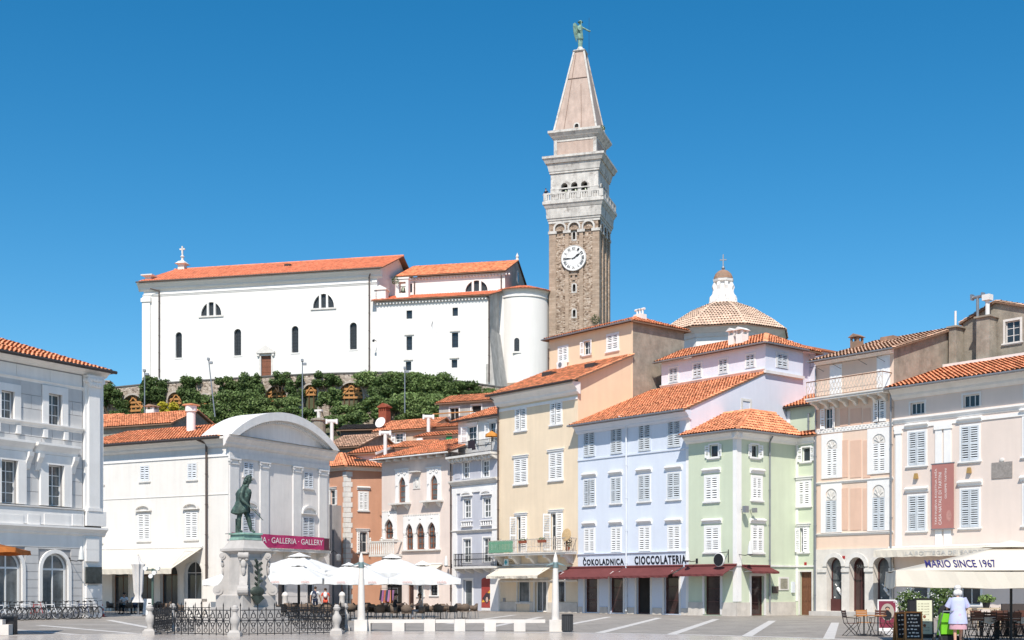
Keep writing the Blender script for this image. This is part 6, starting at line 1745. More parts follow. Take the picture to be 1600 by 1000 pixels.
# ---- Venetian house
vp = nf.w(nl - .03, .05); vf = Fr(vp.x, vp.y, 0, math.atan2(-.68, .73))
ve = thing('venetian_house', 'pale pink gothic house with pointed arch windows and corner balcony', 'house', vf)
vl = vf.s(596.5); zE = vf.z(650, 712)
f = Fac(ve, vf, sh='', sill=False, tmat=TRIMW, fmat=WOODR, gmat=GLASSC, sur=.0, bars=(2, 3), fw=.10)
GOTH = TRIMW
for x0, x1, y0, y1 in ((623.5, 634, 745, 785.6), (673, 684, 742, 781.6)):
    a, b, c, d = f.rect(x0, x1, y0, y1); W = f.winm(a, b, c, d, arch='p', rise=(b - a) * .9, bars=(1, 3))
    h = f.holes[-1]; q = MB(); o_ = .42; G0, G1 = a - o_, b + o_; zt = vf.z((x0 + x1) / 2, y0 - 11)
    wall_grid(q, G0, G1, c, zt, [h], .06, -.05)
    for p_, q_ in (((G0, c), (G0, zt)), ((G0, zt), (G1, zt)), ((G1, zt), (G1, c))): q.poly((p_[0], -.05, p_[1]), (q_[0], -.05, q_[1]), (q_[0], .0, q_[1]), (p_[0], .0, p_[1]))
    q.build('gothic_surround', GOTH, W, vf)
    q = MB(); q.box(G0 - .06, G1 + .06, -.12, .0, zt, zt + .1)
    for s in (a - .2, b + .2): q.cyl((s, -.07, c), (s, -.07, h[5]), .06, .06, 8); q.box(s - .1, s + .1, -.16, .0, h[5], h[5] + .14)
    mid = (a + b) / 2
    for k in range(3):
        t = (k - 1) * .36
        ring_ = [(mid + t + .15 * math.cos(R(i * 30)), d + .30 + (.14 if k == 1 else 0) + .15 * math.sin(R(i * 30))) for i in range(12)]
        inn = [(mid + t + .07 * math.cos(R(i * 30)), d + .30 + (.14 if k == 1 else 0) + .07 * math.sin(R(i * 30))) for i in range(12)]
        outline_ring(q, ring_, inn, -.11, -.04)
    q.build('tracery', GOTH, W, vf)
    q = MB(); q.box(G0 - .35, G1 + .25, -.55, .0, c - .16, c - .02); q.extr([(0, c - .16), (-.45, c - .16), (-.4, c - .3), (-.1, c - .55), (0, c - .6)], G0 - .05, G0 + .15); q.extr([(0, c - .16), (-.45, c - .16), (-.4, c - .3), (-.1, c - .55), (0, c - .6)], G1 - .2, G1)
    q.build('balconet', STONEW, W, vf)
for x0, x1 in ((635.6, 646.2), (651.8, 663.8), (669.5, 682)):
    f.win(x0, x1, 818 - (x0 - 635) * .07, 859 - (x0 - 635) * .04, arch='p', rise=.75, bars=(2, 3))
trip = f.holes[-3:]
f.win(602.5, 615.5, 811, 842, arch='p', rise=.75, bars=(2, 2)); corn = f.holes[-1]
for x0, x1, y0, y1 in ((653, 662, 915, 931), (673, 684, 914, 930)): f.win(x0, x1, y0, y1, sh='', fmat=IRON, sill=True, sur=.08, slw=.1)
f.door(637, 646.5, 911, 956, mat=WOODB, gmat=SHOPG); f.door(603, 628, 911, 956, mat=IRON, gmat=DARK, name='shop_opening')
f.wall(vl, 0, zE, VEN, 8, sides='LB')
for hs_, nm in ((trip, 'triple'), ([corn], 'corner')):
    a, b = hs_[0][0] - .38, hs_[-1][1] + .38; c = min(h[2] for h in hs_); d = max(h[3] for h in hs_) + .62
    q = MB(); wall_grid(q, a, b, c, d, hs_, .07, -.06)
    for p_, q_ in (((a, c), (a, d)), ((a, d), (b, d)), ((b, d), (b, c))): q.poly((p_[0], -.06, p_[1]), (q_[0], -.06, q_[1]), (q_[0], .0, q_[1]), (p_[0], .0, p_[1]))
    pan = q.build('gothic_panel', GOTH, ve, vf)
    for h in hs_:
        q = MB(); A = arch_pts(h[0] - .12, h[1] + .12, h[5], h[3] + .22, 'p'); B = arch_pts(h[0], h[1], h[5], h[3], 'p')
        outline_ring(q, A + [(h[1] + .12, h[5] - .05), (h[0] - .12, h[5] - .05)], B + [(h[1], h[5] - .05), (h[0], h[5] - .05)], -.13, -.02)
        q.ball(((h[0] + h[1]) / 2, -.1, h[3] + .38), (.12, .06, .13), 8, 6); q.build('arch_moulding', GOTH, pan, vf)
    cols = [hs_[0][0] - .14] + [(hs_[i][1] + hs_[i + 1][0]) / 2 for i in range(len(hs_) - 1)] + [hs_[-1][1] + .14]
    for s in cols:
        q = MB(); zc = hs_[0][5]
        q.lathe([(.12, 0), (.12, .1), (.085, .16), (.08, zc - c - .38), (.11, zc - c - .33), (.09, zc - c - .28), (.16, zc - c - .05), (.16, zc - c + .05)], 10, (s, -.1, c)); q.build('column', GOTH, pan, vf)
    q = MB(); q.box(a - .15, b + .15, -.2, .0, c - .12, c - .005); q.build('sill', STONEW, pan, vf)
    q = MB(); k = int((b - a) / .2)
    for i in range(k): q.box(a + (b - a) * i / k, a + (b - a) * i / k + .1, -.1, .0, d - .02, d + .07)
    q = q.build('dentils', STONEW, pan, vf); q['kind'] = 'stuff'
q = MB(); a, b, c, d = f.rect(646, 657, 746, 764); q.box(a, b, -.05, .0, c, d); pq = q.build('relief_plaque', STONEW, ve, vf)
q = MB(); q.box(a - .12, b + .12, -.55, .0, d + .4, d + .48); q.build('plaque_hood', STONEW, pq, vf)
q = MB(); q.ball(((a + b) / 2, -.06, (c + d) / 2), (.22, .07, .35), 10, 8); q.ball(((a + b) / 2, -.08, d - .15), (.2, .08, .14), 8, 6); q.build('lion_relief', STONEW, pq, vf)
r = roof(ve, vf, [[(vl - .5, -.75, zE - .05), (.25, -.75, zE - .05), (.1, 4.2, zE + 1.65), (vl + 2.5, 4.2, zE + 1.65)], [(vl - .5, 8.3, zE - .05), (vl - .5, -.75, zE - .05), (vl + 2.5, 4.2, zE + 1.65), (vl + 2.5, 4.2, zE + 1.65)]], pitch=.25)
q = MB(); k = 9
for i in range(k): q.box(vl + .2 + (-vl - .5) * i / (k - 1), vl + .34 + (-vl - .5) * i / (k - 1), -.65, .0, zE - .35, zE - .17)
q = q.build('rafter_ends', TRIM, ve, vf); q['kind'] = 'stuff'
m = MB(); m.path([(vl - .55, -.85, zE - .1), (.25, -.85, zE - .1)], .06, 8); m.build('gutter', TRIM, ve, vf)
zb = vf.z(600, 866, -.8); a, b = vf.s(579, -.8), vf.s(617.5, -.8)
q = MB(); q.box(a, b, -1.0, .6, zb - .18, zb); q.extr([(0, zb - .18), (-.9, zb - .18), (-.8, zb - .4), (-.2, zb - .75), (0, zb - .8)], b - .4, b - .1); q.extr([(0, zb - .18), (-.9, zb - .18), (-.8, zb - .4), (-.2, zb - .75), (0, zb - .8)], b - 1.3, b - 1.0)
ba = q.build('corner_balcony', STONEW, ve, vf)
q = MB(); zr = zb + 1.1
q.box(a, b, -1.0, -.84, zr - .12, zr); q.box(a, a + .16, -.84, .6, zr - .121, zr - .001); q.box(b - .16, b, -.84, .0, zr - .119, zr + .001); q.build('parapet_rail', STONEW, ba, vf)
for i in range(12):
    s = a + .1 + (b - a - .2) * i / 11; q = MB(); q.lathe([(.06, 0), (.075, .1), (.05, .5), (.075, .9), (.06, zr - zb - .12)], 8, (s, -.92, zb)); q.build('baluster', STONEW, ba, vf)
for s in (a + .1, (a + b) / 2, b - .1):
    q = MB(); q.lathe([(.08, 0), (.1, .08), (.05, .14), (.1, .22), (.02, .32)], 8, (s, -.92, zr)); q.build('finial', STONEW, ba, vf)
awning(ve, vf, 655, 692, 882, 893, 1.0, CREAMF, .1)
rack = thing('clothes_rack', 'clothes rack with pink and dark garments outside the Venetian house shop', 'clothes rack', vf.sub(vf.s(606, -.6), -.6, 0, 0))
MB().cyl((-.9, 0, 1.75), (1.2, 0, 1.75), .02).cyl((-.9, 0, 0), (-.9, 0, 1.75), .02).cyl((1.2, 0, 0), (1.2, 0, 1.75), .02).build('rail', ZINC, rack)
for i in range(8):
    c = [(.03, .03, .05), (.30, .12, .28), (.45, .14, .08), (.04, .06, .10), (.40, .18, .35), (.5, .2, .1), (.32, .15, .3), (.05, .05, .04)][i]
    MB().frust(-.85 + i * .25, -.63 + i * .25, -.22, .2, .75 - .1 * (i % 3), 1.6, .03, .12).build('garment', pm('garment_%d' % i, c, var=.2, bump=0, rough=.9), rack)
wall_lamp('white glass wall lamp beside the drainpipe of the Venetian house', vf, vf.s(697, -.7), vf.z(697, 884, -.7), .7)

# ---- coral house
CORL = pm('coral_render', (.60, .32, .21), var=.10, scale=.7, streak=.10, dark=(.55, .33, .25), dark_amt=.5, dark_scale=.9, dark_lo=.6)
cz_ = 109.0
cf_ = Fr(X_at(541, cz_), cz_, 0, R(28))                         # right-hand face, receding to the right
co = thing('coral_house', 'coral orange house with white quoins between the gallery and the Venetian house', 'house', cf_)
zE = cf_.z(541, 729)
f = Fac(co, cf_, sur=.10, tmat=TRIM)
f.win(561, 574.5, 769.5, 797.6, lint='cornice', op=(0, 6), smat=SHUT); f.win(559, 573.5, 831, 863, lint='flat', op=(85, 85), bars=(2, 2))
cr_ = cf_.s(604)
f.wall(0, cr_, zE, CORL, 3, sides='')
c2 = cf_.sub(0, 0, R(-80)); c2 = Fr(cf_.o.x, cf_.o.y, 0, R(-42))
f = Fac(co, c2, sur=.10, tmat=TRIM)
cl = c2.s(500)
f.win(516.5, 524, 766, 789, op=(172, 172), lint='flat', bars=(1, 2))
f.wall(cl, 0, zE, CORL, 3, sides='')
GREYB = pm('grey_annexe', (.36, .34, .34), var=.15, streak=.15)
bx(co, c2, 'annexe', GREYB, (cl, c2.s(533.5), -.8, .0, 0, c2.z(520, 789.5, -.8)))
n = 26
for k in range(n):
    z0 = .4 + (zE - .8) * k / n; z1 = .4 + (zE - .8) * (k + 1) / n - .03; w = .55 if k % 2 else .42
    q = MB(); q.box(-.03, w, -.05, .06, z0, z1); q.build('quoin', STONEW, co, cf_); q = MB(); q.box(-w * .75, .03, -.048, .06, z0, z1); q.build('quoin', STONEW, co, c2)
cornice(co, cf_, TRIM, -.2, cr_, zE + .05, zE - .3, .35); cornice(co, c2, TRIM, cl, .2, zE + .048, zE - .302, .35)
P_ = lambda fr, a, b, c: cf_.M.inverted() @ (fr.M @ Vector((a, b, c)))
pkp = cf_.M.inverted() @ Vector((X_at(532, 113), 113.5, cf_.z(541, 729) + 1.6))
e0, e1, e2 = P_(c2, cl, -.6, zE), P_(cf_, 0, 0, zE), P_(cf_, cr_ + .5, -.5, zE)
e1 = cf_.M.inverted() @ Vector((X_at(541, cz_ - .7), cz_ - .7, zE))
r = roof(co, cf_, [[e0, e1, pkp, pkp + (e0 - e1) * .9], [e1, e2, pkp + (e2 - e1) * .9, pkp]], pitch=.25)
ridge(co, r, cf_, e1, pkp)
bx(co, cf_, 'skylight', GUTD, (1.2, 2.2, 1.0, 2.2, zE + .62, zE + .82))
tagd = lambda t: t

# ---- gallery
gw = 92.0; ga = math.atan2(-.485, .875)
GAL = pm('gallery_cream', (.78, .745, .70), var=.05, scale=.5, streak=.08, dark=(.66, .63, .60), dark_amt=.5, dark_scale=.6, dark_lo=.6)
GALG = pm('gallery_front', (.80, .755, .72), var=.07, scale=.6, streak=.12, dark=(.70, .66, .63), dark_amt=.5, dark_scale=.8, dark_lo=.58)
gl = Fr(X_at(357, gw), gw, 0, ga)
gal = thing('gallery_building', 'cream gallery building with rounded pediment and magenta banner behind the statue', 'building', gl)
lft = gl.s(120); zE = gl.z(250, 690)
f = Fac(gal, gl, smat=SHUTB, tmat=GAL, sur=.07, slw=.10)
for q in ((219.5, 233.5, 728, 752), (293.5, 307.5, 724, 749.5), (153, 162, 733, 757)): f.win(*q)
for q in ((216, 234.5, 803, 845), (290, 309, 800, 843), (146, 160, 806, 848)): f.win(*q, lint='seg', smat=SHUT)
for i, (x0, x1) in enumerate(((288.5, 315.5), (251, 278), (213, 239), (176, 201))):
    a, b, c, d = f.rect(x0, x1, 877 + (0, 3, 5, 7)[i], 950); f.winm(a, b, .02, d, arch='r', sh='', sill=False, bars=(2, 1), fmat=TRIM if i == 0 else WOODB, gmat=GLASS, sur=.12, rev=.3, name='arched_door', tmat=STONEW)
f.wall(lft, 0, zE, GAL, 11.9, sides='LB', rev=.35)
zc = gl.z(250, 717)
cornice(gal, gl, GAL, lft, .05, zE - .02, zE - .75, .55)
bx(gal, gl, 'frieze_band', TRIMW, (lft, 0, -.07, .01, zc - .12, zc + .12)); zs_ = gl.z(250, 776.5); bx(gal, gl, 'string_course', GAL, (lft, 0, -.04, .01, zs_ - .03, zs_ + .03))
gfr2 = gl.sub(0, 0, R(90)); GW = gfr2.s(514)
f = Fac(gal, gfr2, smat=SHUTB, tmat=GALG, sur=.09)
f.win(380.5, 395, 722.5, 745); f.win(475, 488.5, 738, 763); f.win(379, 398, 800, 845, lint='seg', tmat=TRIM, sill=False); f.win(472.5, 490.5, 808, 850, lint='seg', tmat=TRIM, sill=False)
for x0, x1, y0 in ((434, 447, 908), (480, 490, 908), (375, 390, 905)): f.door(x0, x1, y0, 955, mat=IRON, gmat=GLASS, sur=.10)
f.wall(0, GW, zE, GALG, 10, sides='R', rev=.3)
zA, zB2 = gfr2.z(360, 694), gfr2.z(360, 716)
cornice(gal, gfr2, GALG, -.55, GW + .5, zE + .1, zE - .7, .55); bx(gal, gfr2, 'architrave', TRIM, (0, GW, -.12, .01, zE - 1.5, zE - 1.1))
bx(gal, gfr2, 'plain_panel', GALG, (2.3, 3.6, -.03, .01, gfr2.z(440, 765), gfr2.z(440, 735))) if False else None
for x0, x1 in ((358, 372), (405.5, 418.5), (457, 469.5), (497.5, 510)):
    a, b = gfr2.s(x0), gfr2.s(x1); zt = zE - 1.5; zb = gfr2.z((x0 + x1) / 2, 848)
    bx(gal, gfr2, 'pilaster', TRIM, (a, b, -.10, .01, zb, zt - .45))
    q = MB(); q.box(a - .06, b + .06, -.16, .01, zt - .45, zt - .38); q.frust(a - .02, b + .02, -.12, .01, zt - .38, zt - .12, -.08, -.0); q.box(a - .14, b + .14, -.22, .01, zt - .12, zt)
    for s in (a - .02, b + .02): q.cyl((s, -.2, zt - .22), (s, .0, zt - .22), .12, .12, 10)
    q.build('capital', TRIM, gal, gfr2)
    q = MB(); q.box(a - .08, b + .08, -.16, .01, zb - .2, zb); q.build('pilaster_base', TRIM, gal, gfr2)
zp = zE + .08; half = GW / 2; rise = 2.25
A = arch_pts(-.45, GW + .45, zp, zp + rise, 'r', 28); B = arch_pts(.35, GW - .35, zp, zp + rise - .62, 'r', 28); C = arch_pts(.8, GW - .8, zp, zp + rise - 1.0, 'r', 28)
def seg(a, b, h): # shallow circular segment instead of a half ellipse
    w = (b - a) / 2; rr = (w * w + h * h) / (2 * h); th = math.asin(min(1, w / rr)); n = 28
    return [((a + b) / 2 + rr * math.sin(-th + 2 * th * i / n), zp + h - rr + rr * math.cos(-th + 2 * th * i / n)) for i in range(n + 1)]
A, B, C = seg(-.5, GW + .5, rise), seg(.35, GW - .35, rise - .62), seg(.55, GW - .55, rise - .85)
q = MB(); outline_ring(q, A, B, -.7, 2.2); q.build('pediment_arch', TRIM, gal, gfr2)
q = MB(); outline_ring(q, B, C, -.35, .1); q.build('pediment_moulding', TRIM, gal, gfr2)
q = MB(); q.prism(C, -.02, 1.9); q.build('tympanum', GALG, gal, gfr2)
q = MB(); k = 44
for i in range(k):
    t = (i + .5) / k; j = int(t * 28); p = C[j]; p2 = C[min(28, j + 1)]; u = t * 28 - j
    s, z = p[0] + (p2[0] - p[0]) * u, p[1] + (p2[1] - p[1]) * u; q.box(s - .06, s + .06, -.42, -.3, z + .02, z + .14)
q = q.build('dentils', TRIM, gal, gfr2); q['kind'] = 'stuff'
rzg = zE + 1.9
r = roof(gal, gl, [[(lft - .5, -.7, zE - .05), (-.35, -.7, zE - .05), (-.35, 5.95, rzg), (lft - .5, 5.95, rzg)], [(-.35, 12.6, zE - .05), (lft - .5, 12.6, zE - .05), (lft - .5, 5.95, rzg), (-.35, 5.95, rzg)]], pitch=.29, row=.38, amp=.09)
m = MB(); m.path([(lft - .5, -.82, zE - .1), (-.2, -.82, zE - .1)], .11, 8); m.build('gutter', GUTD, gal, gl)
pipe(gal, gl, PIPED, 325, 688, 905, .085, -.17, (-.35, -.6))
q = MB(); s = gl.s(298.5, 3.0); q.cyl((s, 3.0, zE + .6), (s, 3.0, gl.z(298.5, 643, 3)), .34, .34, 14); q.cyl((s, 3.0, gl.z(298.5, 643, 3)), (s, 3.0, gl.z(298.5, 634, 3)), .44, .44, 14); ch_ = q.build('round_chimney', TRIMW, gal, gl, smooth=40)
q = MB(); q.frust(s - .5, s + .5, 2.5, 3.5, gl.z(298.5, 634, 3), gl.z(298.5, 631.5, 3), .1); q.build('chimney_cap', TILE, ch_, gl)
zb = gfr2.z(460, 858.5, -.9); a, b = gfr2.s(352, -.0), gfr2.s(516, -.9)
q = MB(); q.box(a, b, -.95, .0, zb - .2, zb); ba = q.build('balcony', STONEW, gal, gfr2)
for k in range(6):
    s = a + .4 + (b - a - .8) * k / 5; q = MB(); q.extr([(0, zb - .2), (-.85, zb - .2), (-.8, zb - .4), (-.3, zb - .5), (-.1, zb - .8), (0, zb - .85)], s - .16, s + .16); q.build('bracket', STONEW, ba, gfr2)
q = MB()
for zz in (zb + .95, zb + .08): q.bar((a, -.9, zz), (b, -.9, zz), .04, .04)
for i in range(70): s = a + (b - a) * i / 69; q.box(s - .01, s + .01, -.91, -.89, zb, zb + .95)
for s in (a, b): q.bar((s, -.9, zb + .95), (s, 0, zb + .95), .04, .04)
q.build('railing', IRON, ba, gfr2)
for x0, x1 in ((352, 372),):
    q = MB(); q.box(0, .01, 0, .01, 0, .01)
gb_ = thing('gallery_banner', 'magenta banner with white lettering along the gallery balcony', 'banner', gfr2.sub(0, -1.0))
gbf = PF[gb_.name]; a, b = gbf.s(362), gbf.s(506); z0_, z1_ = zb + .04, zb + 1.02
MAG = pm('magenta_banner', (.46, .035, .14), rough=.8, var=.08, bump=0)
n = 24; q = MB(); vv = []
for i in range(n + 1):
    s = a + (b - a) * i / n; w = .03 * math.sin(i * 1.3); vv += [(s, -.02 + w, z1_ + .01 * math.sin(i)), (s, -.02 + w, z0_), (s, .0 + w, z1_ + .01 * math.sin(i)), (s, .0 + w, z0_)]
q.add(vv, [f_ for i in range(n) for f_ in ((i * 4, i * 4 + 1, i * 4 + 5, i * 4 + 4), (i * 4 + 2, i * 4 + 6, i * 4 + 7, i * 4 + 3), (i * 4, i * 4 + 4, i * 4 + 6, i * 4 + 2))]); q.build('cloth', MAG, gb_, gbf)
BW = pm('banner_lettering', (.80, .76, .76), var=0, bump=0)
text('GALERIJA · GALLERIA · GALLERY', BW, gb_, gbf, gbf.s(376.5), z0_ + .22, -.055, w=gbf.s(503.5) - gbf.s(376.5), h=.56, ext=.004)
bx(gb_, gbf, 'dark_end', pm('mesh_cloth', (.10, .03, .05), var=.2, bump=0), (b + .02, gbf.s(514), -.03, .0, z0_, z1_ - .05))
for k in range(7):
    z0_ = .1 + k * .52
    q = MB(); q.box(.02, gfr2.s(373.5), -.035, .01, z0_, z0_ + .47); q.build('stone_course', GALG, gal, gfr2)
    for x0, x1 in ((392, 432), (449, 478), (492, 513)):
        q = MB(); q.box(gfr2.s(x0), gfr2.s(x1), -.035, .01, z0_, z0_ + .47); q.build('stone_course', GALG, gal, gfr2)
bx(gal, gfr2, 'link_wall', GREYB, (GW + .0, GW + 1.6, .9, 3.0, 0, gfr2.z(524, 789, .9)))
aw, a, b, zf, zv = awning(gal, gl, 120, 317, 857.5, 897, 3.2, CREAMF, .38)
fl3 = thing('wall_lantern_bracket', 'small scrolled iron lamp bracket at the right corner of the gallery', 'lamp', gfr2.sub(GW + .3, .4, 0, gfr2.z(523, 868)))
MB().path([(0, 0, 0), (.2, -.5, .4), (.4, -.8, .1)], .03, 6).build('arm', IRON, fl3); MB().lathe([(.05, 0), (.2, .1), (.24, .5), (.1, .62)], 8, (.4, -.8, -.5)).build('lantern', ZINC, fl3)

# ---- grand building at the left edge
lz = 76.0; lf = Fr(X_at(158, lz), lz, 0, math.atan2(.866, .5))
lb = thing('palace_building', 'grand grey and white classical building at the left edge', 'building', lf)
PANG = pm('grey_stone_panel', (.60, .585, .57), var=.08, scale=1.2, streak=.08)
JOINT = pm('dark_joint', (.34, .33, .33), var=.1, bump=0)
PALW = pm('palace_white', (.85, .82, .785), var=.06, scale=.8, streak=.08)
s0L = lf.s(-95); zE = lf.z(158, 583)
f = Fac(lb, lf, sh='', sill=False, sur=.0, fmat=FRAMEW, gmat=GLASSC, tmat=PALW, panes=True, rev=.22, fw=.07)
up = []
for x0, x1, y0, y1 in ((74, 95, 616, 665), (0, 20.5, 611, 654), (-84, -66, 590, 632)):
    W = f.win(x0, x1, y0, y1, bars=(2, 3)); h = f.holes[-1]
    q = MB(); outline_ring(q, hole_outline(grow(h, .42, .0)), hole_outline(h), -.14, .02); q.build('surround', PALW, W, lf); up.append(grow(h, .42, .0))
    for s in (h[0] - .25, h[1] + .25): q = MB(); q.box(s - .14, s + .14, -.2, .01, h[2] - .75, h[2] - .30); q.build('corbel', PALW, W, lf)
for x0, x1, y0, y1 in ((72.5, 97, 727, 791), (-1, 25, 719, 786.5), (-84, -62, 704, 775)):
    W = f.win(x0, x1, y0, y1, bars=(2, 4)); h = f.holes[-1]
    q = MB(); outline_ring(q, hole_outline(grow(h, .55, .0)), hole_outline(h), -.2, .02); q.build('surround', PALW, W, lf); up.append(grow(h, .55, 0))
    q = MB(); z = h[3] + .62; e = .95; q.extr([(.02, z + .55), (-.5, z + .55), (-.5, z + .42), (-.36, z + .25), (-.25, z + .1), (-.22, z - .06), (.02, z - .06)], h[0] - e, h[1] + e); q.build('hood', PALW, W, lf)
    for s in (h[0] - .68, h[1] + .68): q = MB(); q.extr([(.02, z - .06), (-.5, z - .06), (-.45, z - .3), (-.25, z - .6), (-.12, z - 1.0), (.02, z - 1.05)], s - .16, s + .16); q.build('console', PALW, W, lf)
for x0, x1, y0, y1 in ((64.5, 105, 864.5, 957), (-10, 33, 861.5, 957), (-95, -48, 858, 960)):
    a, b, c, d = f.rect(x0, x1, y0, y1)
    W = f.winm(a, b, .35, d, arch='r', bars=(2, 1), fw=.12, panes=False, name='arched_window'); h = f.holes[-1]
    q = MB(); outline_ring(q, hole_outline(grow(h, .22, .0)), hole_outline(h), -.12, .02); q.build('surround', PALW, W, lf); up.append(grow(h, .22, 0))
f.wall(s0L, 0, zE, JOINT, 12, sides='LB', rev=.3)
m = MB(); m.poly((0, 0, 0), (0, 12, 0), (0, 12, zE), (0, 0, zE)); m.build('end_wall', PALW, lb, lf)
pil0 = lf.s(127.5)
def clear(a, b, c, d): return not any(a < h[1] - .01 and b > h[0] + .01 and c < h[3] - .01 and d > h[2] - .01 for h in up)
def panel(a, b, c, d, mat, y=-.05):
    """a stone panel cut back where window surrounds stand"""
    xs = sorted(set([a, b] + [min(max(v, a), b) for h in up for v in h[:2] if h[3] > c + .01 and h[2] < d - .01]))
    for i in range(len(xs) - 1):
        if xs[i + 1] - xs[i] < .06: continue
        if clear(xs[i], xs[i + 1], c, d): MB().box(xs[i] + .012, xs[i + 1] - .012, y, .01, c + .012, d - .012).build('stone_panel', mat, lb, lf)
        else:
            zz = sorted(set([c, d] + [min(max(v, c), d) for h in up for v in h[2:4] if h[1] > xs[i] + .01 and h[0] < xs[i + 1] - .01]))
            for j in range(len(zz) - 1):
                if zz[j + 1] - zz[j] > .08 and clear(xs[i], xs[i + 1], zz[j], zz[j + 1]): MB().box(xs[i] + .012, xs[i + 1] - .012, y, .01, zz[j] + .012, zz[j + 1] - .012).build('stone_panel', mat, lb, lf)
zF0, zF1, zF2, zF3 = lf.z(127, 815), lf.z(127, 672), lf.z(127, 608), zE
rows = 9; z_lo, z_hi = lf.z(127, 795), zF2 - .05
for k in range(rows):
    c, d = z_lo + (z_hi - z_lo) * k / rows, z_lo + (z_hi - z_lo) * (k + 1) / rows
    s = pil0
    st = 1.45; off = .7 if k % 2 else 0
    e = pil0
    s = pil0 - off
    if off: panel(s, pil0, c, d, PANG)
    while s > s0L + .1:
        panel(max(s0L, s - st), s, c, d, PANG); s -= st
s = pil0                                                                       # pale frieze panels
while s > s0L + .1:
    panel(max(s0L, s - 2.3), s, zF2 + .08, lf.z(127, 587), PALW); s -= 2.3
cornice(lb, lf, PALW, s0L, .0, zF2 + .1, zF2 - .12, .14, 'architrave')
zsl = lf.z(100, 670)
cornice(lb, lf, PALW, s0L, pil0, zsl + .14, zsl - .16, .26, 'sill_course')
for k in range(8):                                                             # ground floor rustication
    c, d = .35 + k * .46, .35 + (k + 1) * .46
    s = pil0
    while s > s0L + .1:
        panel(max(s0L, s - 3.0), s, c, d, PANG if k < 9 else PALW); s -= 3.0
bx(lb, lf, 'ground_frieze', PALW, (s0L, -.001, -.06, .01, .37 + 8 * .46, lf.z(127, 836)))
cornice(lb, lf, PALW, s0L, .2, lf.z(127, 824), lf.z(127, 838), .4, 'storey_cornice')
bx(lb, lf, 'parapet_band', PALW, (s0L, pil0, -.22, .01, lf.z(127, 823), lf.z(127, 799)))
cornice(lb, lf, PALW, s0L, pil0, lf.z(127, 796), lf.z(127, 801), .3, 'window_sill_course')
for x0, x1 in ((107, 126), (37, 60), (63, 106), (-8, 34)):
    a, b = lf.s(x0), lf.s(x1); MB().box(a + .08, b - .08, -.25, -.2, lf.z((x0 + x1) / 2, 821), lf.z((x0 + x1) / 2, 804)).build('parapet_panel', PALW, lb, lf)
zcap0, zcap1 = lf.z(140, 606), lf.z(140, 588)
bx(lb, lf, 'giant_pilaster', PALW, (lf.s(129), lf.s(157.9), -.20, .01, lf.z(140, 822), zcap1), (lf.s(133), lf.s(150), -.34, -.0, lf.z(140, 796), zcap0))
bx(lb, lf, 'pilaster_base', PALW, (lf.s(129), lf.s(157.9) + .08, -.36, .01, lf.z(140, 822), lf.z(140, 799)), (lf.s(130.5), lf.s(152.5), -.40, .0, lf.z(140, 799), lf.z(140, 794)))
q = MB(); a, b = lf.s(132), lf.s(151); q.frust(a, b, -.36, 0, zcap0, zcap1 - .15, -.12, -.1)
for k in range(4):
    s = a + (b - a) * (k + .5) / 4
    q.ball((s, -.40, zcap0 + .18), (.16, .1, .2), 8, 6); q.ball((s, -.46, zcap0 + .45), (.18, .1, .16), 8, 6)
for s in (a - .05, b + .05): q.cyl((s, -.5, zcap1 - .3), (s, -.1, zcap1 - .3), .17, .17, 10)
q.box(a - .15, b + .15, -.52, .0, zcap1 - .15, zcap1); q.build('capital', PALW, lb, lf)
for zz in (lf.z(140, 945), lf.z(140, 925), lf.z(140, 868), lf.z(140, 850)):
    MB().box(lf.s(131), lf.s(151), -.22, .0, zz - .35, zz + .35).build('rusticated_block', PALW, lb, lf)
bx(lb, lf, 'ground_pilaster', PALW, (lf.s(128.5), lf.s(157.8), -.1, .01, 0, lf.z(140, 838)))
cornice(lb, lf, PALW, s0L, .3, zE + .05, lf.z(158, 591), .5, 'main_cornice')
zt = zE + .05
roof(lb, lf, [[(s0L, -.65, zt), (.4, -.65, zt), (-3.6, 5.2, zt + 2.0), (s0L, 5.2, zt + 2.0)], [(.4, -.65, zt), (.4, 13, zt), (-3.6, 7, zt + 2.0), (-3.6, 5.2, zt + 2.0)]], pitch=.29, row=.38, amp=.095)
m = MB(); m.path([(s0L, -.74, zt - .02), (.5, -.74, zt - .02)], .10, 8); m.build('gutter', GUTD, lb, lf)
bx(lb, lf, 'info_board', pm('board_dark', (.05, .06, .06), var=.5, scale=5, bump=0, rough=.3), (lf.s(129.5), lf.s(153.5), -.32, -.2, lf.z(142, 912), lf.z(142, 886)))
wall_lamp('white glass wall lamp on the corner of the grand left building', lf, lf.s(127, -1.0), lf.z(127, 875, -1.0), 1.0)

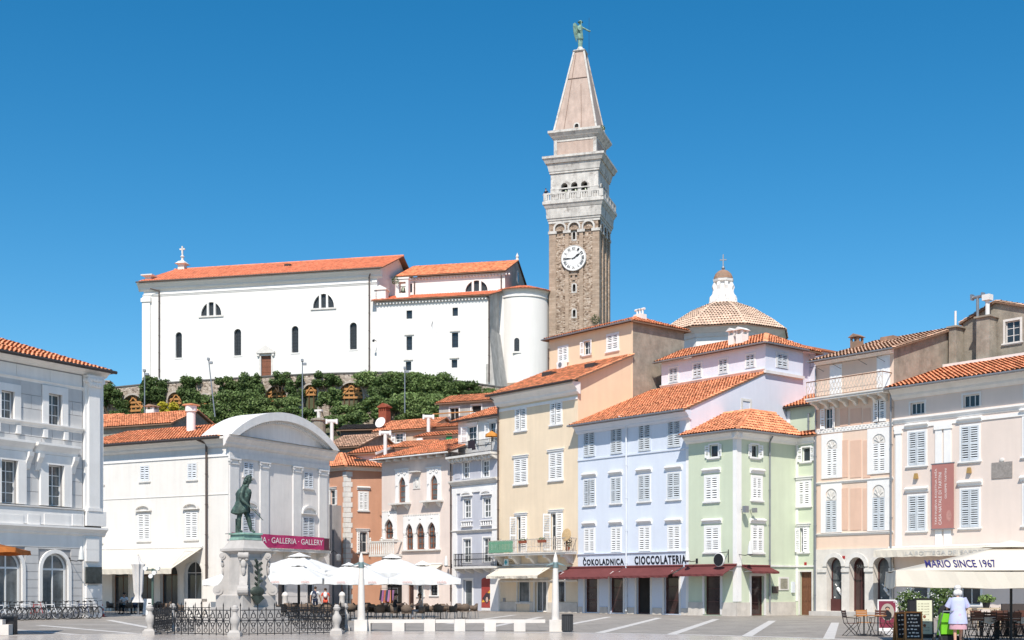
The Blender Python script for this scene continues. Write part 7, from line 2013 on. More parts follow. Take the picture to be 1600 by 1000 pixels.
# ---- houses on the slope behind
def small_house(label, name, x0, x1, Z, y_eave, y_ridge, mat, ang=-30, depth=5, tiles=TILE, wins=(), z_base=0, hip=0.0, both=True, over=.3, rd=None, sh=None):
    fr = Fr(X_at((x0 + x1) / 2, Z), Z, 0, R(ang))
    T = thing(name, label, 'house', fr)
    a, b = fr.s(x0), fr.s(x1); ze = fr.z((x0 + x1) / 2, y_eave);
    rd = rd or depth / 2
    zr = fr.z((x0 + x1) / 2, y_ridge, rd)
    f = Fac(T, fr, sur=.08, sh='', bars=(2, 3), gmat=GLASSC)
    for w in wins: f.win(*w[:4], **(w[4] if len(w) > 4 else {}))
    f.wall(a, b, ze, mat, depth, z_base)
    for s in (a, b): MB().poly((s, 0, ze - .01), (s, depth, ze - .01), (s, rd, zr - .15)).build('gable', mat, T, fr)
    roof(T, fr, [[(a - over, -.4, ze - .05), (b + over, -.4, ze - .05), (b + over - hip, rd, zr), (a - over + hip, rd, zr)], [(b + over, depth + .4, ze - .05), (a - over, depth + .4, ze - .05), (a - over + hip, rd, zr), (b + over - hip, rd, zr)]], tiles, pitch=.27)
    return T, fr, a, b, ze, zr
BEI = pm('beige_render', (.62, .50, .37), var=.12, streak=.1)
CONC = pm('bare_concrete', (.42, .41, .39), var=.2, scale=1.2, streak=.2)
T, fr, a, b, ze, zr = small_house('beige house with red chimney and satellite dish on the slope', 'slope_house', 588, 668, 121, 672, 657.5, BEI, -28, 6, wins=((588, 594, 680, 692), (618, 630, 677, 691, dict(sh='LR', op=(160, 160)))))
RBR = pm('red_brick', (.30, .075, .04), var=.25, scale=4, bump=.3)
s = fr.s(601, 3.5); q = MB(); q.box(s - .45, s + .45, 3.1, 3.9, ze, fr.z(601, 643, 3.5)); c_ = q.build('chimney', RBR, T, fr)
q = MB(); z = fr.z(601, 643, 3.5)
for k in range(4): q.box(s - .45 + .24 * k, s - .33 + .24 * k, 3.1, 3.9, z, z + .35)
q.box(s - .55, s + .55, 3.0, 4.0, z + .35, z + .5); q.prism([(s - .5, z + .5), (s + .5, z + .5), (s, z + .8)], 3.05, 3.95); q.build('chimney_cap', RBR, c_, fr)
sd_ = thing('satellite_dish', 'white satellite dish on the beige slope house roof beside the red chimney', 'satellite dish', fr.sub(fr.s(596, .6), .6, 0, ze + .2))
q = MB(); q.lathe([(.02, -.12), (.25, -.09), (.44, 0), (.43, .02), (.25, -.06), (.02, -.09)], 20); q.xf(Matrix.Translation((0, -.2, .75)) @ Matrix.Rotation(R(70), 4, 'X') @ Matrix.Scale(1.25, 4)); q.build('dish', TRIMW, sd_, smooth=50)
MB().cyl((0, 0, -.2), (0, 0, .75), .03).bar((0, -.2, .5), (0, -.75, .8), .03, .03).build('mast', ZINC, sd_)
T, fr, a, b, ze, zr = small_house('unfinished grey concrete house with open windows under the terrace wall', 'concrete_house', 686, 790, 126, 627, 617, CONC, -25, 6, wins=((703, 717, 637, 662, dict(gmat=DARK, sur=.12, bars=(2, 1))), (737, 752, 633, 655, dict(gmat=DARK, sur=.12, bars=(1, 2)))), z_base=5)
bx(T, fr, 'scaffold_plank', PLANK, (fr.s(680), fr.s(742), -.5, -.3, fr.z(710, 646.5), fr.z(710, 645)))
T, fr, a, b, ze, zr = small_house('low white house with orange roof strip beside the narrow house', 'white_annexe', 652, 716, 112, 681, 675.5, WHITE, -30, 4, wins=((693, 700, 684, 690),), over=.2)
q = MB(); q.box(fr.s(655), fr.s(664), -.4, -.05, fr.z(660, 690), fr.z(660, 684.5)); q.build('air_conditioner', TRIMW, T, fr)
MB().box(fr.s(700), fr.s(709), -.3, -.28, fr.z(705, 688), fr.z(705, 677.5)).build('green_panel', pm('green_sign', (.02, .28, .10), var=.05, bump=0), T, fr)
T, fr, a, b, ze, zr = small_house('grey block wall house behind the white annexe', 'block_house', 666, 715, 116, 668, 662.5, CONC, -25, 4, z_base=2)
T, fr, a, b, ze, zr = small_house('low house with orange roof in front of the beige slope house', 'low_house', 617, 664, 110.5, 699, 690, VEN, -25, 4)
T, fr, a, b, ze, zr = small_house('weathered tile roof house above the coral house', 'old_roof_house', 505, 562, 117, 699, 682, PLASTG, -28, 7, TILEO, over=.2)
T, fr, a, b, ze, zr = small_house('pink dormer house with white gable boards above the coral house roof', 'dormer_house', 550, 588, 112, 708, 699, VEN, -28, 5, over=.35)
for s in (b + .3,): MB().bar((s, -.5, ze - .15), (s, 2.5, zr - .05), .12, .2).bar((s, 5.5, ze - .15), (s, 2.5, zr - .05), .12, .2).build('barge_board', TRIMW, T, fr)
T, fr, a, b, ze, zr = small_house('low house with orange roof behind the gallery roof', 'rear_house', 150, 268, 118, 665, 648, PLASTG, -24, 7, over=.3)
chimney(T, fr, fr.s(236, 4), 4.2, zr - .6, fr.z(236, 640, 4), .95, .8, TRIM, TILEO)
T, fr, a, b, ze, zr = small_house('white gabled house behind the corner of the grand left building', 'white_gable_house', 138, 170, 123, 664, 649, WHITE, -20, 4, over=.3)
T, fr, a, b, ze, zr = small_house('dark felt roof shed on the slope left of the satellite dish', 'dark_shed', 532, 590, 128, 671, 664, PIPED, -12, 4, GUTD, over=.3)
def flue(label, x, Z, y0, y1, mat=TRIM, w=.16):
    t = thing('roof_cowl', label, 'chimney', Fr(X_at(x, Z), Z, hz(y1, Z), 0)); h = hz(y0, Z) - hz(y1, Z)
    MB().cyl((0, 0, -.6), (0, 0, h - .3), w, w, 10).build('pipe', mat, t); MB().cyl((-.42, 0, h - .2), (.42, 0, h - .2), w * 1.1, w * 1.1, 10).box(-.52, -.36, -.2, .2, h - .42, h).box(.36, .52, -.2, .2, h - .42, h).build('cowl', mat, t)
flue('pale T-shaped chimney cowl just right of the gallery pediment', 518.5, 112, 655, 686); flue('pale T-shaped chimney cowl in front of the beige slope house', 602, 109.5, 673, 704)
flue('short white cylinder flue beside the unfinished concrete house', 669.5, 115, 648, 668)
fr = Fr(X_at(498, 113), 113, 0, R(-20)); t = thing('stone_chimney', 'old round stone chimney with cowl behind the gallery pediment', 'chimney', fr)
MB().lathe([(.6, fr.z(498, 690)), (.6, fr.z(498, 659)), (.72, fr.z(498, 657.5)), (.72, fr.z(498, 655)), (.3, fr.z(498, 653))], 14).build('stack', PLASTG, t); MB().cyl((0, 0, fr.z(498, 655)), (0, 0, fr.z(498, 643)), .16).box(-.35, .35, -.15, .15, fr.z(498, 643), fr.z(498, 640)).build('cowl', STONEW, t)
T, fr, a, b, ze, zr = small_house('plain rendered house behind the Venetian house', 'rear_block', 600, 780, 118, 705, 700, BEI, -25, 6)
# ---- greenery on the terrace wall
LEAFD = pm('ivy_leaf', (.095, .145, .045), rough=.6, var=0, bump=0, attr='tint', attr_amt=.6, alpha_tr=.25, spec=.3)
LEAFM = pm('shrub_leaf', (.13, .19, .06), rough=.6, var=0, bump=0, attr='tint', attr_amt=.6, alpha_tr=.25, spec=.3)
LEAFL = pm('light_leaf', (.18, .25, .085), rough=.6, var=0, bump=0, attr='tint', attr_amt=.6, alpha_tr=.25, spec=.3)
LEAFY = pm('yellow_leaf', (.42, .36, .03), rough=.6, var=0, bump=0, attr='tint', attr_amt=.4, alpha_tr=.25)
BARK = pm('bark', (.10, .07, .045), var=.3, scale=4, bump=.5)
def bush(name, label, x, y, rx, ry, dz, mat, seed, dens=9.0, leaf=.30, thick=.8):
    X0 = X_at(x, 150); Z = wall_y(X0) - dz
    X0 = X_at(x, Z); Z = wall_y(X0) - dz
    X0 = X_at(x, Z)
    k = Z / FPX; ax, az_ = rx * k, ry * k; zc = hz(y, Z)
    fr = Fr(X0, Z, zc - az_ - .8, 0)
    t = thing(name, label, 'plant', fr, 'ivy and shrubs on the terrace wall')
    rs = np.random.RandomState(seed)
    B = []
    rx, ry = rx * 1.36, ry * 1.22; ax, az_ = rx * k, ry * k
    nb = max(9, int(rx * ry / 32))
    for i in range(nb):
        qx, qz = rs.uniform(-.85, .85), rs.uniform(-.8, .72)
        w = rs.uniform(.22, .40)
        B.append((ax * qx, rs.uniform(-.5, .5) * thick, az_ + .8 + az_ * qz, max(.45, ax * w), max(.5, thick), max(.4, az_ * w)))
    V, F, T = leaf_cloud(int(rx * ry * dens), B, leaf, .45, rs)
    leaf_obj('foliage', mat, V, F, T, t)
    m = MB()
    for i in range(4):
        b = B[i % len(B)]; m.path([(b[0] * .3, b[1], 0), (b[0] * .7, b[1], b[2] * .5), (b[0], b[1], b[2])], .06, 5)
    m.build('stem', BARK, t)
    return t
G = [('ivy', 'dark ivy at the far left end of the terrace wall', 174, 622, 19, 16, .6, LEAFD), ('ivy', 'ivy curtain hanging right of the leftmost timbered arch', 243, 614, 17, 19, .5, LEAFD),
     ('ivy', 'ivy mound hanging left of the slanting hill lamp', 296, 610, 15, 21, .5, LEAFD), ('ivy', 'ivy mass right of the slanting hill lamp', 354, 607, 17, 15, .5, LEAFM),
     ('ivy', 'tall dark ivy mound below the church door', 390, 614, 18, 22, .6, LEAFD), ('shrub', 'broad green shrub above the gallery roof', 368, 641, 38, 22, 5, LEAFM),
     ('shrub', 'bright green shrub below the arch under the church door', 430, 641, 30, 16, 4, LEAFL), ('ivy', 'narrow ivy column left of the tall middle hill lamp', 460, 613, 9, 20, .6, LEAFD),
     ('ivy', 'ivy cap hanging above the arch right of the tall middle hill lamp', 507, 594, 19, 9, .5, LEAFD), ('shrub', 'leafy shrub just right of the tall middle hill lamp', 513, 631, 14, 18, 3, LEAFM),
     ('shrub', 'light green shrub below the rightmost timbered arch', 550, 646, 24, 11, 4, LEAFL), ('ivy', 'flat ivy draped over the wall crest right of the rightmost arch', 606, 594, 40, 10, .4, LEAFL),
     ('ivy', 'dense green ivy slope left of the right hill lamp', 610, 618, 25, 22, 1.2, LEAFD), ('ivy', 'thick ivy slope right of the right hill lamp', 660, 613, 36, 22, 1.2, LEAFM),
     ('shrub', 'leafy fig shrub above the beige slope house', 650, 640, 34, 18, 4, LEAFL), ('ivy', 'low ivy along the wall above the concrete house', 708, 613, 28, 13, 1.0, LEAFD),
     ('ivy', 'thin ivy strip at the right end of the terrace wall', 748, 614, 22, 8, .6, LEAFM), ('shrub', 'yellow flowering bush behind the gallery roof', 263, 641, 11, 9, 9, LEAFY),
     ('shrub', 'small green bush beside the yellow flowering bush', 287, 643, 15, 12, 8, LEAFL), ('shrub', 'low shrub right of the round white chimney', 322, 652, 17, 12, 8, LEAFM),
     ('shrub', 'leafy shrub left of the red chimney', 585, 643, 24, 17, 5, LEAFM), ('shrub', 'low shrub behind the top of the gallery pediment', 470, 652, 24, 11, 7, LEAFM),
     ('shrub', 'low shrub mass right of the old stone chimney', 535, 662, 26, 10, 8, LEAFM), ('shrub', 'dark bushes below the leftmost timbered arch', 186, 650, 18, 8, 4, LEAFD),
     ('shrub', 'low dark shrubs right of the leftmost timbered arch', 240, 647, 14, 8, 3, LEAFD), ('shrub', 'low green shrubs left of the slanting hill lamp', 299, 645, 12, 8, 3, LEAFM), ('ivy', 'small dry ivy clump on the wall right of the church door', 438, 594, 12, 8, .3, LEAFD), ('shrub', 'deep green shrub mass left of the concrete house', 690, 640, 24, 20, 4, LEAFM)]
for i, (nm, lab, x, y, rx, ry, dz_, mt) in enumerate(G):
    bush(nm, lab, x, y, rx, ry, dz_, mt, 100 + i)
def weed(label, fr, r, n, mat=LEAFD):
    t = thing('wall_weed', label, 'plant', fr); V, F, T = leaf_cloud(n, [(0, 0, 0, r, r * .5, r)], .16); leaf_obj('foliage', mat, V, F, T, t)
weed('small green weed growing low on the tower front face', tf.sub(tf.s(931), -.25, 0, tf.z(931, 500)), .6, 260)
weed('weed growing on the top cornice of the tower spire base', tf.sub(.3, 1.0, 0, Zt(196)), .35, 90, LEAFM)
weed('weed hanging beside the church bell cote', fc0.sub(fc0.s(614), .8, 0, fc0.z(614, 436)), .55, 160)

for lab, x, yt, yb, lean in (('thin grey hill lamp at the left corner of the church', 226, 576, 650, 0), ('slanting thin grey hill lamp left of the church door', 331, 558, 634, .7),
                             ('tall thin grey hill lamp right of the church door', 472.5, 560, 642, 0), ('thin grey hill lamp in front of the church sacristy', 632.5, 572, 628, 0)):
    Z = 139.0; fr = Fr(X_at(x, Z), Z, hz(yb, Z), 0); h = hz(yt, Z) - hz(yb, Z)
    t = thing('hill_lamp', lab, 'street lamp', fr, 'lamps below the church')
    MB().cyl((lean * .5, 0, -1.2), (-lean * .5, 0, h - .3), .075, .055, 8).build('pole', ZINC, t)
    MB().box(-lean * .5 - .12, -lean * .5 + .12, -.3, .12, h - .35, h - .1).box(-lean * .5 + .08, -lean * .5 + .45, -.25, .05, h - .75, h - .5).build('lamp_head', ZINC, t)

# ---- statue and its railing
SX, SZ = X_at(384, 48.6), 48.6
st_f = Fr(SX, SZ, 0, R(-39))
pd = thing('statue_pedestal', 'ornate stone pedestal with corner scrolls under the bronze statue', 'pedestal', st_f)
PST = pm('pedestal_stone', (.50, .465, .435), var=.18, scale=2, streak=.15, dark=(.40, .37, .35), dark_amt=.5, dark_scale=2, dark_lo=.56)
def sqm(m, h0, h1, z0, z1): return m.frust(-h0, h0, -h0, h0, z0, z1, h0 - h1)
m = MB(); sqm(m, 1.35, 1.35, 0, .3); sqm(m, 1.12, 1.12, .3, .62); m.build('step', PST, pd)
m = MB(); sqm(m, .93, .93, .62, .98); sqm(m, .80, .80, .98, 1.02); sqm(m, .79, .79, 1.02, 1.42); sqm(m, .79, .70, 1.42, 1.47); m.build('plinth', PST, pd)
m = MB(); sqm(m, .60, .56, 1.47, 1.6); sqm(m, .56, .50, 1.6, 2.05); sqm(m, .50, .50, 2.05, 3.02); m.build('shaft', PST, pd)
for ang in (-90, 0, 90, 180):
    fr2 = st_f.sub(0, 0, R(ang)); bx(pd, fr2, 'face_panel', PST, (-.34, .34, -.53, -.49, 1.75, 2.85))
m = MB(); sqm(m, .52, .66, 3.0, 3.10); sqm(m, .68, .68, 3.10, 3.19); sqm(m, .64, .60, 3.19, 3.24); sqm(m, .58, .42, 3.24, 3.52); m.build('pedestal_cornice', PST, pd)
for k in range(4):
    fr2 = st_f.sub(0, 0, R(45 + 90 * k))
    q = MB(); q.extr([(-.58, 1.45), (-1.10, 1.45), (-1.14, 1.62), (-1.04, 1.80), (-.90, 1.95), (-.80, 2.2), (-.78, 2.55), (-.84, 2.8), (-.90, 2.92), (-.86, 3.04), (-.58, 3.04)], -.15, .15)
    for yy, zz, rr in ((-1.02, 1.62, .19), (-.85, 2.92, .12)): q.cyl((-.19, yy, zz), (.19, yy, zz), rr, rr, 14); q.cyl((-.21, yy, zz), (.21, yy, zz), rr * .45, rr * .45, 10)
    V0 = q.build('corner_scroll', PST, pd, fr2)
    q = MB(); q.ball((0, -.86, 2.62), (.11, .07, .16), 8, 6); q.ball((0, -.84, 2.35), (.08, .06, .18), 8, 6); q.ball((-.12, -.86, 2.78), (.07, .05, .06), 8, 5); q.ball((.12, -.86, 2.78), (.07, .05, .06), 8, 5); q.build('garland', PST, V0, fr2)
m = MB(); sqm(m, .44, .42, 3.52, 3.60); sqm(m, .40, .40, 3.60, 3.72); sqm(m, .46, .44, 3.72, 3.79); m.build('bronze_base', COPPER, pd)
BRONZE = pm('dark_bronze', (.06, .075, .06), rough=.55, var=.5, scale=5, bump=.2, metal=.2)
wr = thing('bronze_wreath', 'dark bronze palm branch and shield laid against the statue pedestal', 'wreath', st_f.sub(.62, -.1, R(90), 1.42))
wf = PF[wr.name]
q = MB(); q.ball((-.15, -.35, .15), (.34, .12, .2), 12, 8); q.prism([(-.2, -.35), (.15, -.1), (-.1, .1), (-.45, -.05)], -.42, -.32); q.build('shield', BRONZE, wr, smooth=50)
q = MB(); q.path([(-.05, -.3, .25), (.05, -.2, .8), (-.02, -.12, 1.35)], .04, 6)
for k in range(9):
    z = .35 + k * .11; sg = 1 if k % 2 else -1; q.bar((.0, -.2, z), (sg * .17, -.25, z + .12), .05, .09)
q.build('palm', BRONZE, wr)
text('G. TARTINI', pm('carved_letter', (.20, .18, .17), var=0, bump=0), pd, st_f.sub(0, 0, R(90)), -.3, 2.5, -.534, w=.6, h=.08)

sf_ = Fr(SX, SZ, 3.79, 0)
stt = thing('bronze_statue', 'green bronze statue of a long-haired man in a frock coat holding a bow', 'statue', sf_)
BRG = pm('statue_bronze', (.06, .095, .08), rough=.55, var=.6, scale=3.5, bump=.3, bscale=18, metal=.25, dark=(.16, .26, .21), dark_amt=.8, dark_scale=3.5, dark_lo=.54)
J = {'hip': (-.12, 0, 1.02, .17, .14), 'waist': (-.10, 0, 1.22, .155, .13), 'chest': (-.05, -.02, 1.52, .19, .15), 'upch': (-.02, -.03, 1.66, .16, .13), 'neck': (.06, -.05, 1.83, .07, .07), 'hd0': (.12, -.07, 1.93, .075, .085), 'head': (.15, -.08, 2.03, .105, .12), 'top': (.15, -.07, 2.12, .07, .08),
     'shN': (-.08, -.23, 1.66, .115), 'elN': (-.12, -.33, 1.30, .10), 'wrN': (.08, -.36, 1.10, .048), 'paN': (.14, -.37, 1.06, .05, .03), 'f0': (.20, -.38, 1.02, .02), 'f1': (.19, -.35, 1.00, .02), 'f2': (.18, -.41, 1.01, .02), 'th': (.16, -.40, 1.09, .02),
     'shF': (-.06, .2, 1.67, .11), 'elF': (-.40, .25, 1.50, .095), 'wrF': (-.30, .20, 1.28, .05), 'haF': (-.24, .15, 1.22, .05),
     'hpN': (-.15, -.10, .95, .12), 'knN': (-.24, -.10, .54, .095), 'caN': (-.24, -.07, .40, .095), 'anN': (-.22, -.05, .10, .05), 'toN': (-.10, -.16, .04, .05),
     'hpF': (-.07, .10, .95, .12), 'knF': (.10, .04, .54, .095), 'caF': (.13, .06, .40, .095), 'anF': (.18, .08, .10, .05), 'toF': (.36, .02, .04, .05)}
E = [('hip', 'waist'), ('waist', 'chest'), ('chest', 'upch'), ('upch', 'neck'), ('neck', 'hd0'), ('hd0', 'head'), ('head', 'top'), ('upch', 'shN'), ('shN', 'elN'), ('elN', 'wrN'), ('wrN', 'paN'), ('paN', 'f0'), ('paN', 'f1'), ('paN', 'f2'), ('wrN', 'th'),
     ('upch', 'shF'), ('shF', 'elF'), ('elF', 'wrF'), ('wrF', 'haF'), ('hip', 'hpN'), ('hpN', 'knN'), ('knN', 'caN'), ('caN', 'anN'), ('anN', 'toN'), ('hip', 'hpF'), ('hpF', 'knF'), ('knF', 'caF'), ('caF', 'anF'), ('anF', 'toF')]
skin_mesh('figure', J, E, BRG, stt, 'hip', 2)
m = MB(); n = 22; rows_ = [(1.66, .20, .20, -.04), (1.55, .26, .24, -.06), (1.35, .255, .225, -.09), (1.2, .24, .21, -.11), (1.05, .27, .24, -.13), (.90, .31, .27, -.17), (.78, .34, .29, -.2), (.75, .33, .28, -.2)]
vv = []
for j, (z, rx, ry, cx_) in enumerate(rows_):
    for i in range(n):
        a = R(20) + (2 * math.pi - R(40)) * i / (n - 1); fold = 1 + (.07 * math.sin(i * 2.1) if j > 2 else 0)
        vv.append((cx_ + rx * fold * math.cos(a), ry * fold * math.sin(a), z + (.04 * math.sin(i * .7) if j > 4 else 0)))
m.add(vv, [(j * n + i, j * n + i + 1, (j + 1) * n + i + 1, (j + 1) * n + i) for j in range(len(rows_) - 1) for i in range(n - 1)])
co_ = m.build('frock_coat', BRG, stt, smooth=60); sm_ = co_.modifiers.new('Solid', 'SOLIDIFY'); sm_.thickness = .03
m = MB()
for dx, dy, dz_, r_ in ((.10, 0, 2.10, .11), (.05, 0, 2.04, .11), (.02, 0, 1.95, .10), (-.03, .02, 1.87, .09), (.0, -.09, 1.93, .08), (.03, .09, 1.93, .08), (-.07, .0, 1.80, .075), (.17, -.02, 2.13, .08), (.04, -.11, 1.99, .07), (.08, -.12, 2.07, .06)): m.ball((dx, dy - .03, dz_), r_, 9, 7)
m.build('hair', BRG, stt, smooth=60)
m = MB(); m.ball((.245, -.10, 2.0), (.03, .02, .035), 7, 5); m.ball((.225, -.13, 2.035), (.015, .012, .012), 6, 4); m.ball((.23, -.05, 2.035), (.015, .012, .012), 6, 4); m.box(.215, .232, -.12, -.07, 1.935, 1.945); m.ball((.20, -.1, 1.905), (.04, .04, .03), 7, 5); m.build('face', BRG, stt, smooth=60)
m = MB(); m.path([(.06, -.39, 1.16), (.45, -.40, .76), (.74, -.41, .46)], .016, 6); m.path([(.10, -.36, 1.14), (.48, -.37, .80), (.74, -.41, .46)], .006, 4); m.build('bow', BRG, stt)
m = MB(); m.ball((.05, -.10, 1.78), (.10, .08, .05), 8, 6); m.prism([(.03, 1.74), (.13, 1.74), (.17, 1.5), (.10, 1.45)], -.19, -.12); m.build('jabot', BRG, stt, smooth=60)
bx(stt, sf_, 'violin_stand', BRG, (-.42, -.30, .12, .24, 0, .55))

HC = (-9.9, 48.7); HR = 3.9
fn = thing('iron_railing', 'low hexagonal wrought iron railing on stone posts round the statue', 'railing', Fr(HC[0], HC[1], 0, 0))
HP = [(HR * math.cos(R(-87 + 60 * i)), HR * math.sin(R(-87 + 60 * i))) for i in range(6)]
for x, y in HP:
    m = MB(); m.box(x - .22, x + .22, y - .22, y + .22, 0, .14); m.frust(x - .2, x + .2, y - .2, y + .2, .14, .22, .05)
    m.lathe([(.11, .22), (.10, .32), (.14, .42), (.18, .55), (.16, .66), (.09, .76), (.08, .86), (.13, .92), (.14, .98), (.1, 1.0), (.1, 1.05), (.05, 1.1)], 14, (x, y, 0)); m.build('stone_post', PST, fn, smooth=40)
for i in range(6):
    (x0, y0), (x1, y1) = HP[i], HP[(i + 1) % 6]
    L_ = math.hypot(x1 - x0, y1 - y0); pf3 = Fr(HC[0] + x0, HC[1] + y0, 0, math.atan2(y1 - y0, x1 - x0))
    m = MB(); a, b = .2, L_ - .2
    for z in (.08, .55, .92): m.bar((a, 0, z), (b, 0, z), .025, .03)
    n = 11
    for k in range(n + 1):
        s = a + (b - a) * k / n; tall = k % 2 == 0
        m.box(s - .012, s + .012, -.012, .012, .03, 1.12 if tall else .98)
        m.add([(s - .028, 0, 1.09 if tall else .95), (s + .028, 0, 1.09 if tall else .95), (s, .012, 1.2 if tall else 1.06), (s, -.012, 1.0 if tall else .9)], [(0, 1, 2), (0, 3, 1), (0, 2, 3), (1, 3, 2)])
        if k < n:
            c = s + (b - a) / n / 2; w = (b - a) / n * .42
            for z0, r_ in ((.20, .075), (.42, .06), (.72, .085)):
                P_ = [(c + r_ * math.cos(t * math.pi / 4), 0, z0 + r_ * math.sin(t * math.pi / 4)) for t in range(9)]
                for p_, q_ in zip(P_[:-1], P_[1:]): m.bar(p_, q_, .018, .02)
            m.bar((c - w, 0, .55), (c - .02, 0, .30), .02, .02); m.bar((c + w, 0, .55), (c + .02, 0, .30), .02, .02)
            m.bar((c - w, 0, .56), (c, 0, .9), .016, .018); m.bar((c + w, 0, .56), (c, 0, .9), .016, .018)
    m.build('iron_panel', IRON, fn, pf3)

# ---- benches, stone posts, bin
STB = pm('bench_stone', (.70, .65, .60), var=.10, scale=2, streak=.05, rough=.7)
BZ = 50.4
def bench(label, xa, xb, blocks):
    t = thing('stone_bench', label, 'bench', Fr(X_at(xa, BZ), BZ, 0, 0), 'stone benches on the oval edge'); f_ = PF[t.name]
    L_ = X_at(xb, BZ) - X_at(xa, BZ)
    MB().box(0, L_, -.02, .50, .33, .46).build('seat_slab', STB, t)
    for b0, b1, tall in blocks: MB().box(X_at(b0, BZ) - X_at(xa, BZ), X_at(b1, BZ) - X_at(xa, BZ), -.05, .48, 0, .328 if not tall else .472).build('block', STB, t)
bench('white stone bench beside the left lamp post', 575, 662.5, ((575, 579, 0), (613, 632, 0)))
bench('white stone bench between the two full-height blocks', 680.5, 709.5, ((662.8, 680, 1), (710, 727, 1)))
bench('white stone bench beside the right lamp post', 727.3, 852, ((757, 775, 0), (803, 821, 0)))
def stone_post(label, x):
    t = thing('stone_lamp_post', label, 'lamp post', Fr(X_at(x, BZ - .2), BZ - .2, 0, 0), 'white obelisk lamp posts')
    MB().box(-.25, .25, -.25, .25, 0, .46).build('base_block', STB, t)
    MB().lathe([(.155, .46), (.15, .7), (.105, 2.45), (.10, 2.5)], 16).lathe([(.095, 2.72), (.09, 2.85), (.05, 3.0), (.01, 3.12)], 16).build('shaft', STB, t, smooth=40)
    MB().lathe([(.12, 2.5), (.125, 2.55), (.11, 2.6), (.125, 2.68), (.11, 2.72)], 16).build('collar', pm('patina_metal', (.20, .27, .27), rough=.5, var=.3, bump=0, metal=.4), t, smooth=40)
    for sg in (-1, 1):
        m = MB(); m.add([(sg * .10, -.12, 2.63), (sg * .42, -.08, 2.56), (sg * .42, .08, 2.56), (sg * .10, .12, 2.63), (sg * .10, -.06, 2.72), (sg * .36, -.03, 2.60), (sg * .36, .03, 2.60), (sg * .10, .06, 2.72)],
                        [(3, 2, 1, 0), (4, 5, 6, 7), (0, 1, 5, 4), (1, 2, 6, 5), (2, 3, 7, 6), (3, 0, 4, 7)]); m.build('lamp_wing', MATS['patina_metal'], t)
stone_post('white obelisk lamp post at the left end of the benches', 564.5); stone_post('white obelisk lamp post at the right end of the benches', 868)
t = thing('litter_bin', 'round black slatted litter bin beside the right lamp post', 'bin', Fr(X_at(886.5, 49.6), 49.6, 0, 0))
MB().lathe([(.19, .03), (.20, .62), (.17, .62), (.17, .06)], 20).build('liner', IRON, t)
for k in range(20):
    a = 2 * math.pi * k / 20; q = MB(); q.box(-.024, .024, -.012, .012, .05, .64); q.xf(Matrix.Translation((.212 * math.cos(a), .212 * math.sin(a), 0)) @ Matrix.Rotation(a + math.pi / 2, 4, 'Z')); q.build('slat', pm('bin_slat', (.055, .055, .058), var=.15, bump=0, rough=.5), t)
MB().lathe([(.225, .63), (.235, .66), (.20, .69), (.15, .66)], 20).build('rim', IRON, t, smooth=40)

fr = Fr(X_at(0, 46.2), 46.2, 0, R(4))
t = thing('stone_steps', 'stepped pale stone block at the bottom left edge', 'stone block', fr); MB().box(-2, .30, 0, .6, 0, .38).build('lower_step', STB, t); MB().box(-2, .05, .1, .6, .38, .56).build('upper_step', STB, t)
t = thing('litter_bin', 'square black litter bin behind the stepped stone block', 'bin', Fr(X_at(15, 46.9), 46.9, 0, R(4))); MB().box(-.22, .22, -.2, .2, 0, .62).build('body', IRON, t); MB().box(-.24, .24, -.22, .22, .625, .67).build('lid', MATS['bin_slat'], t)

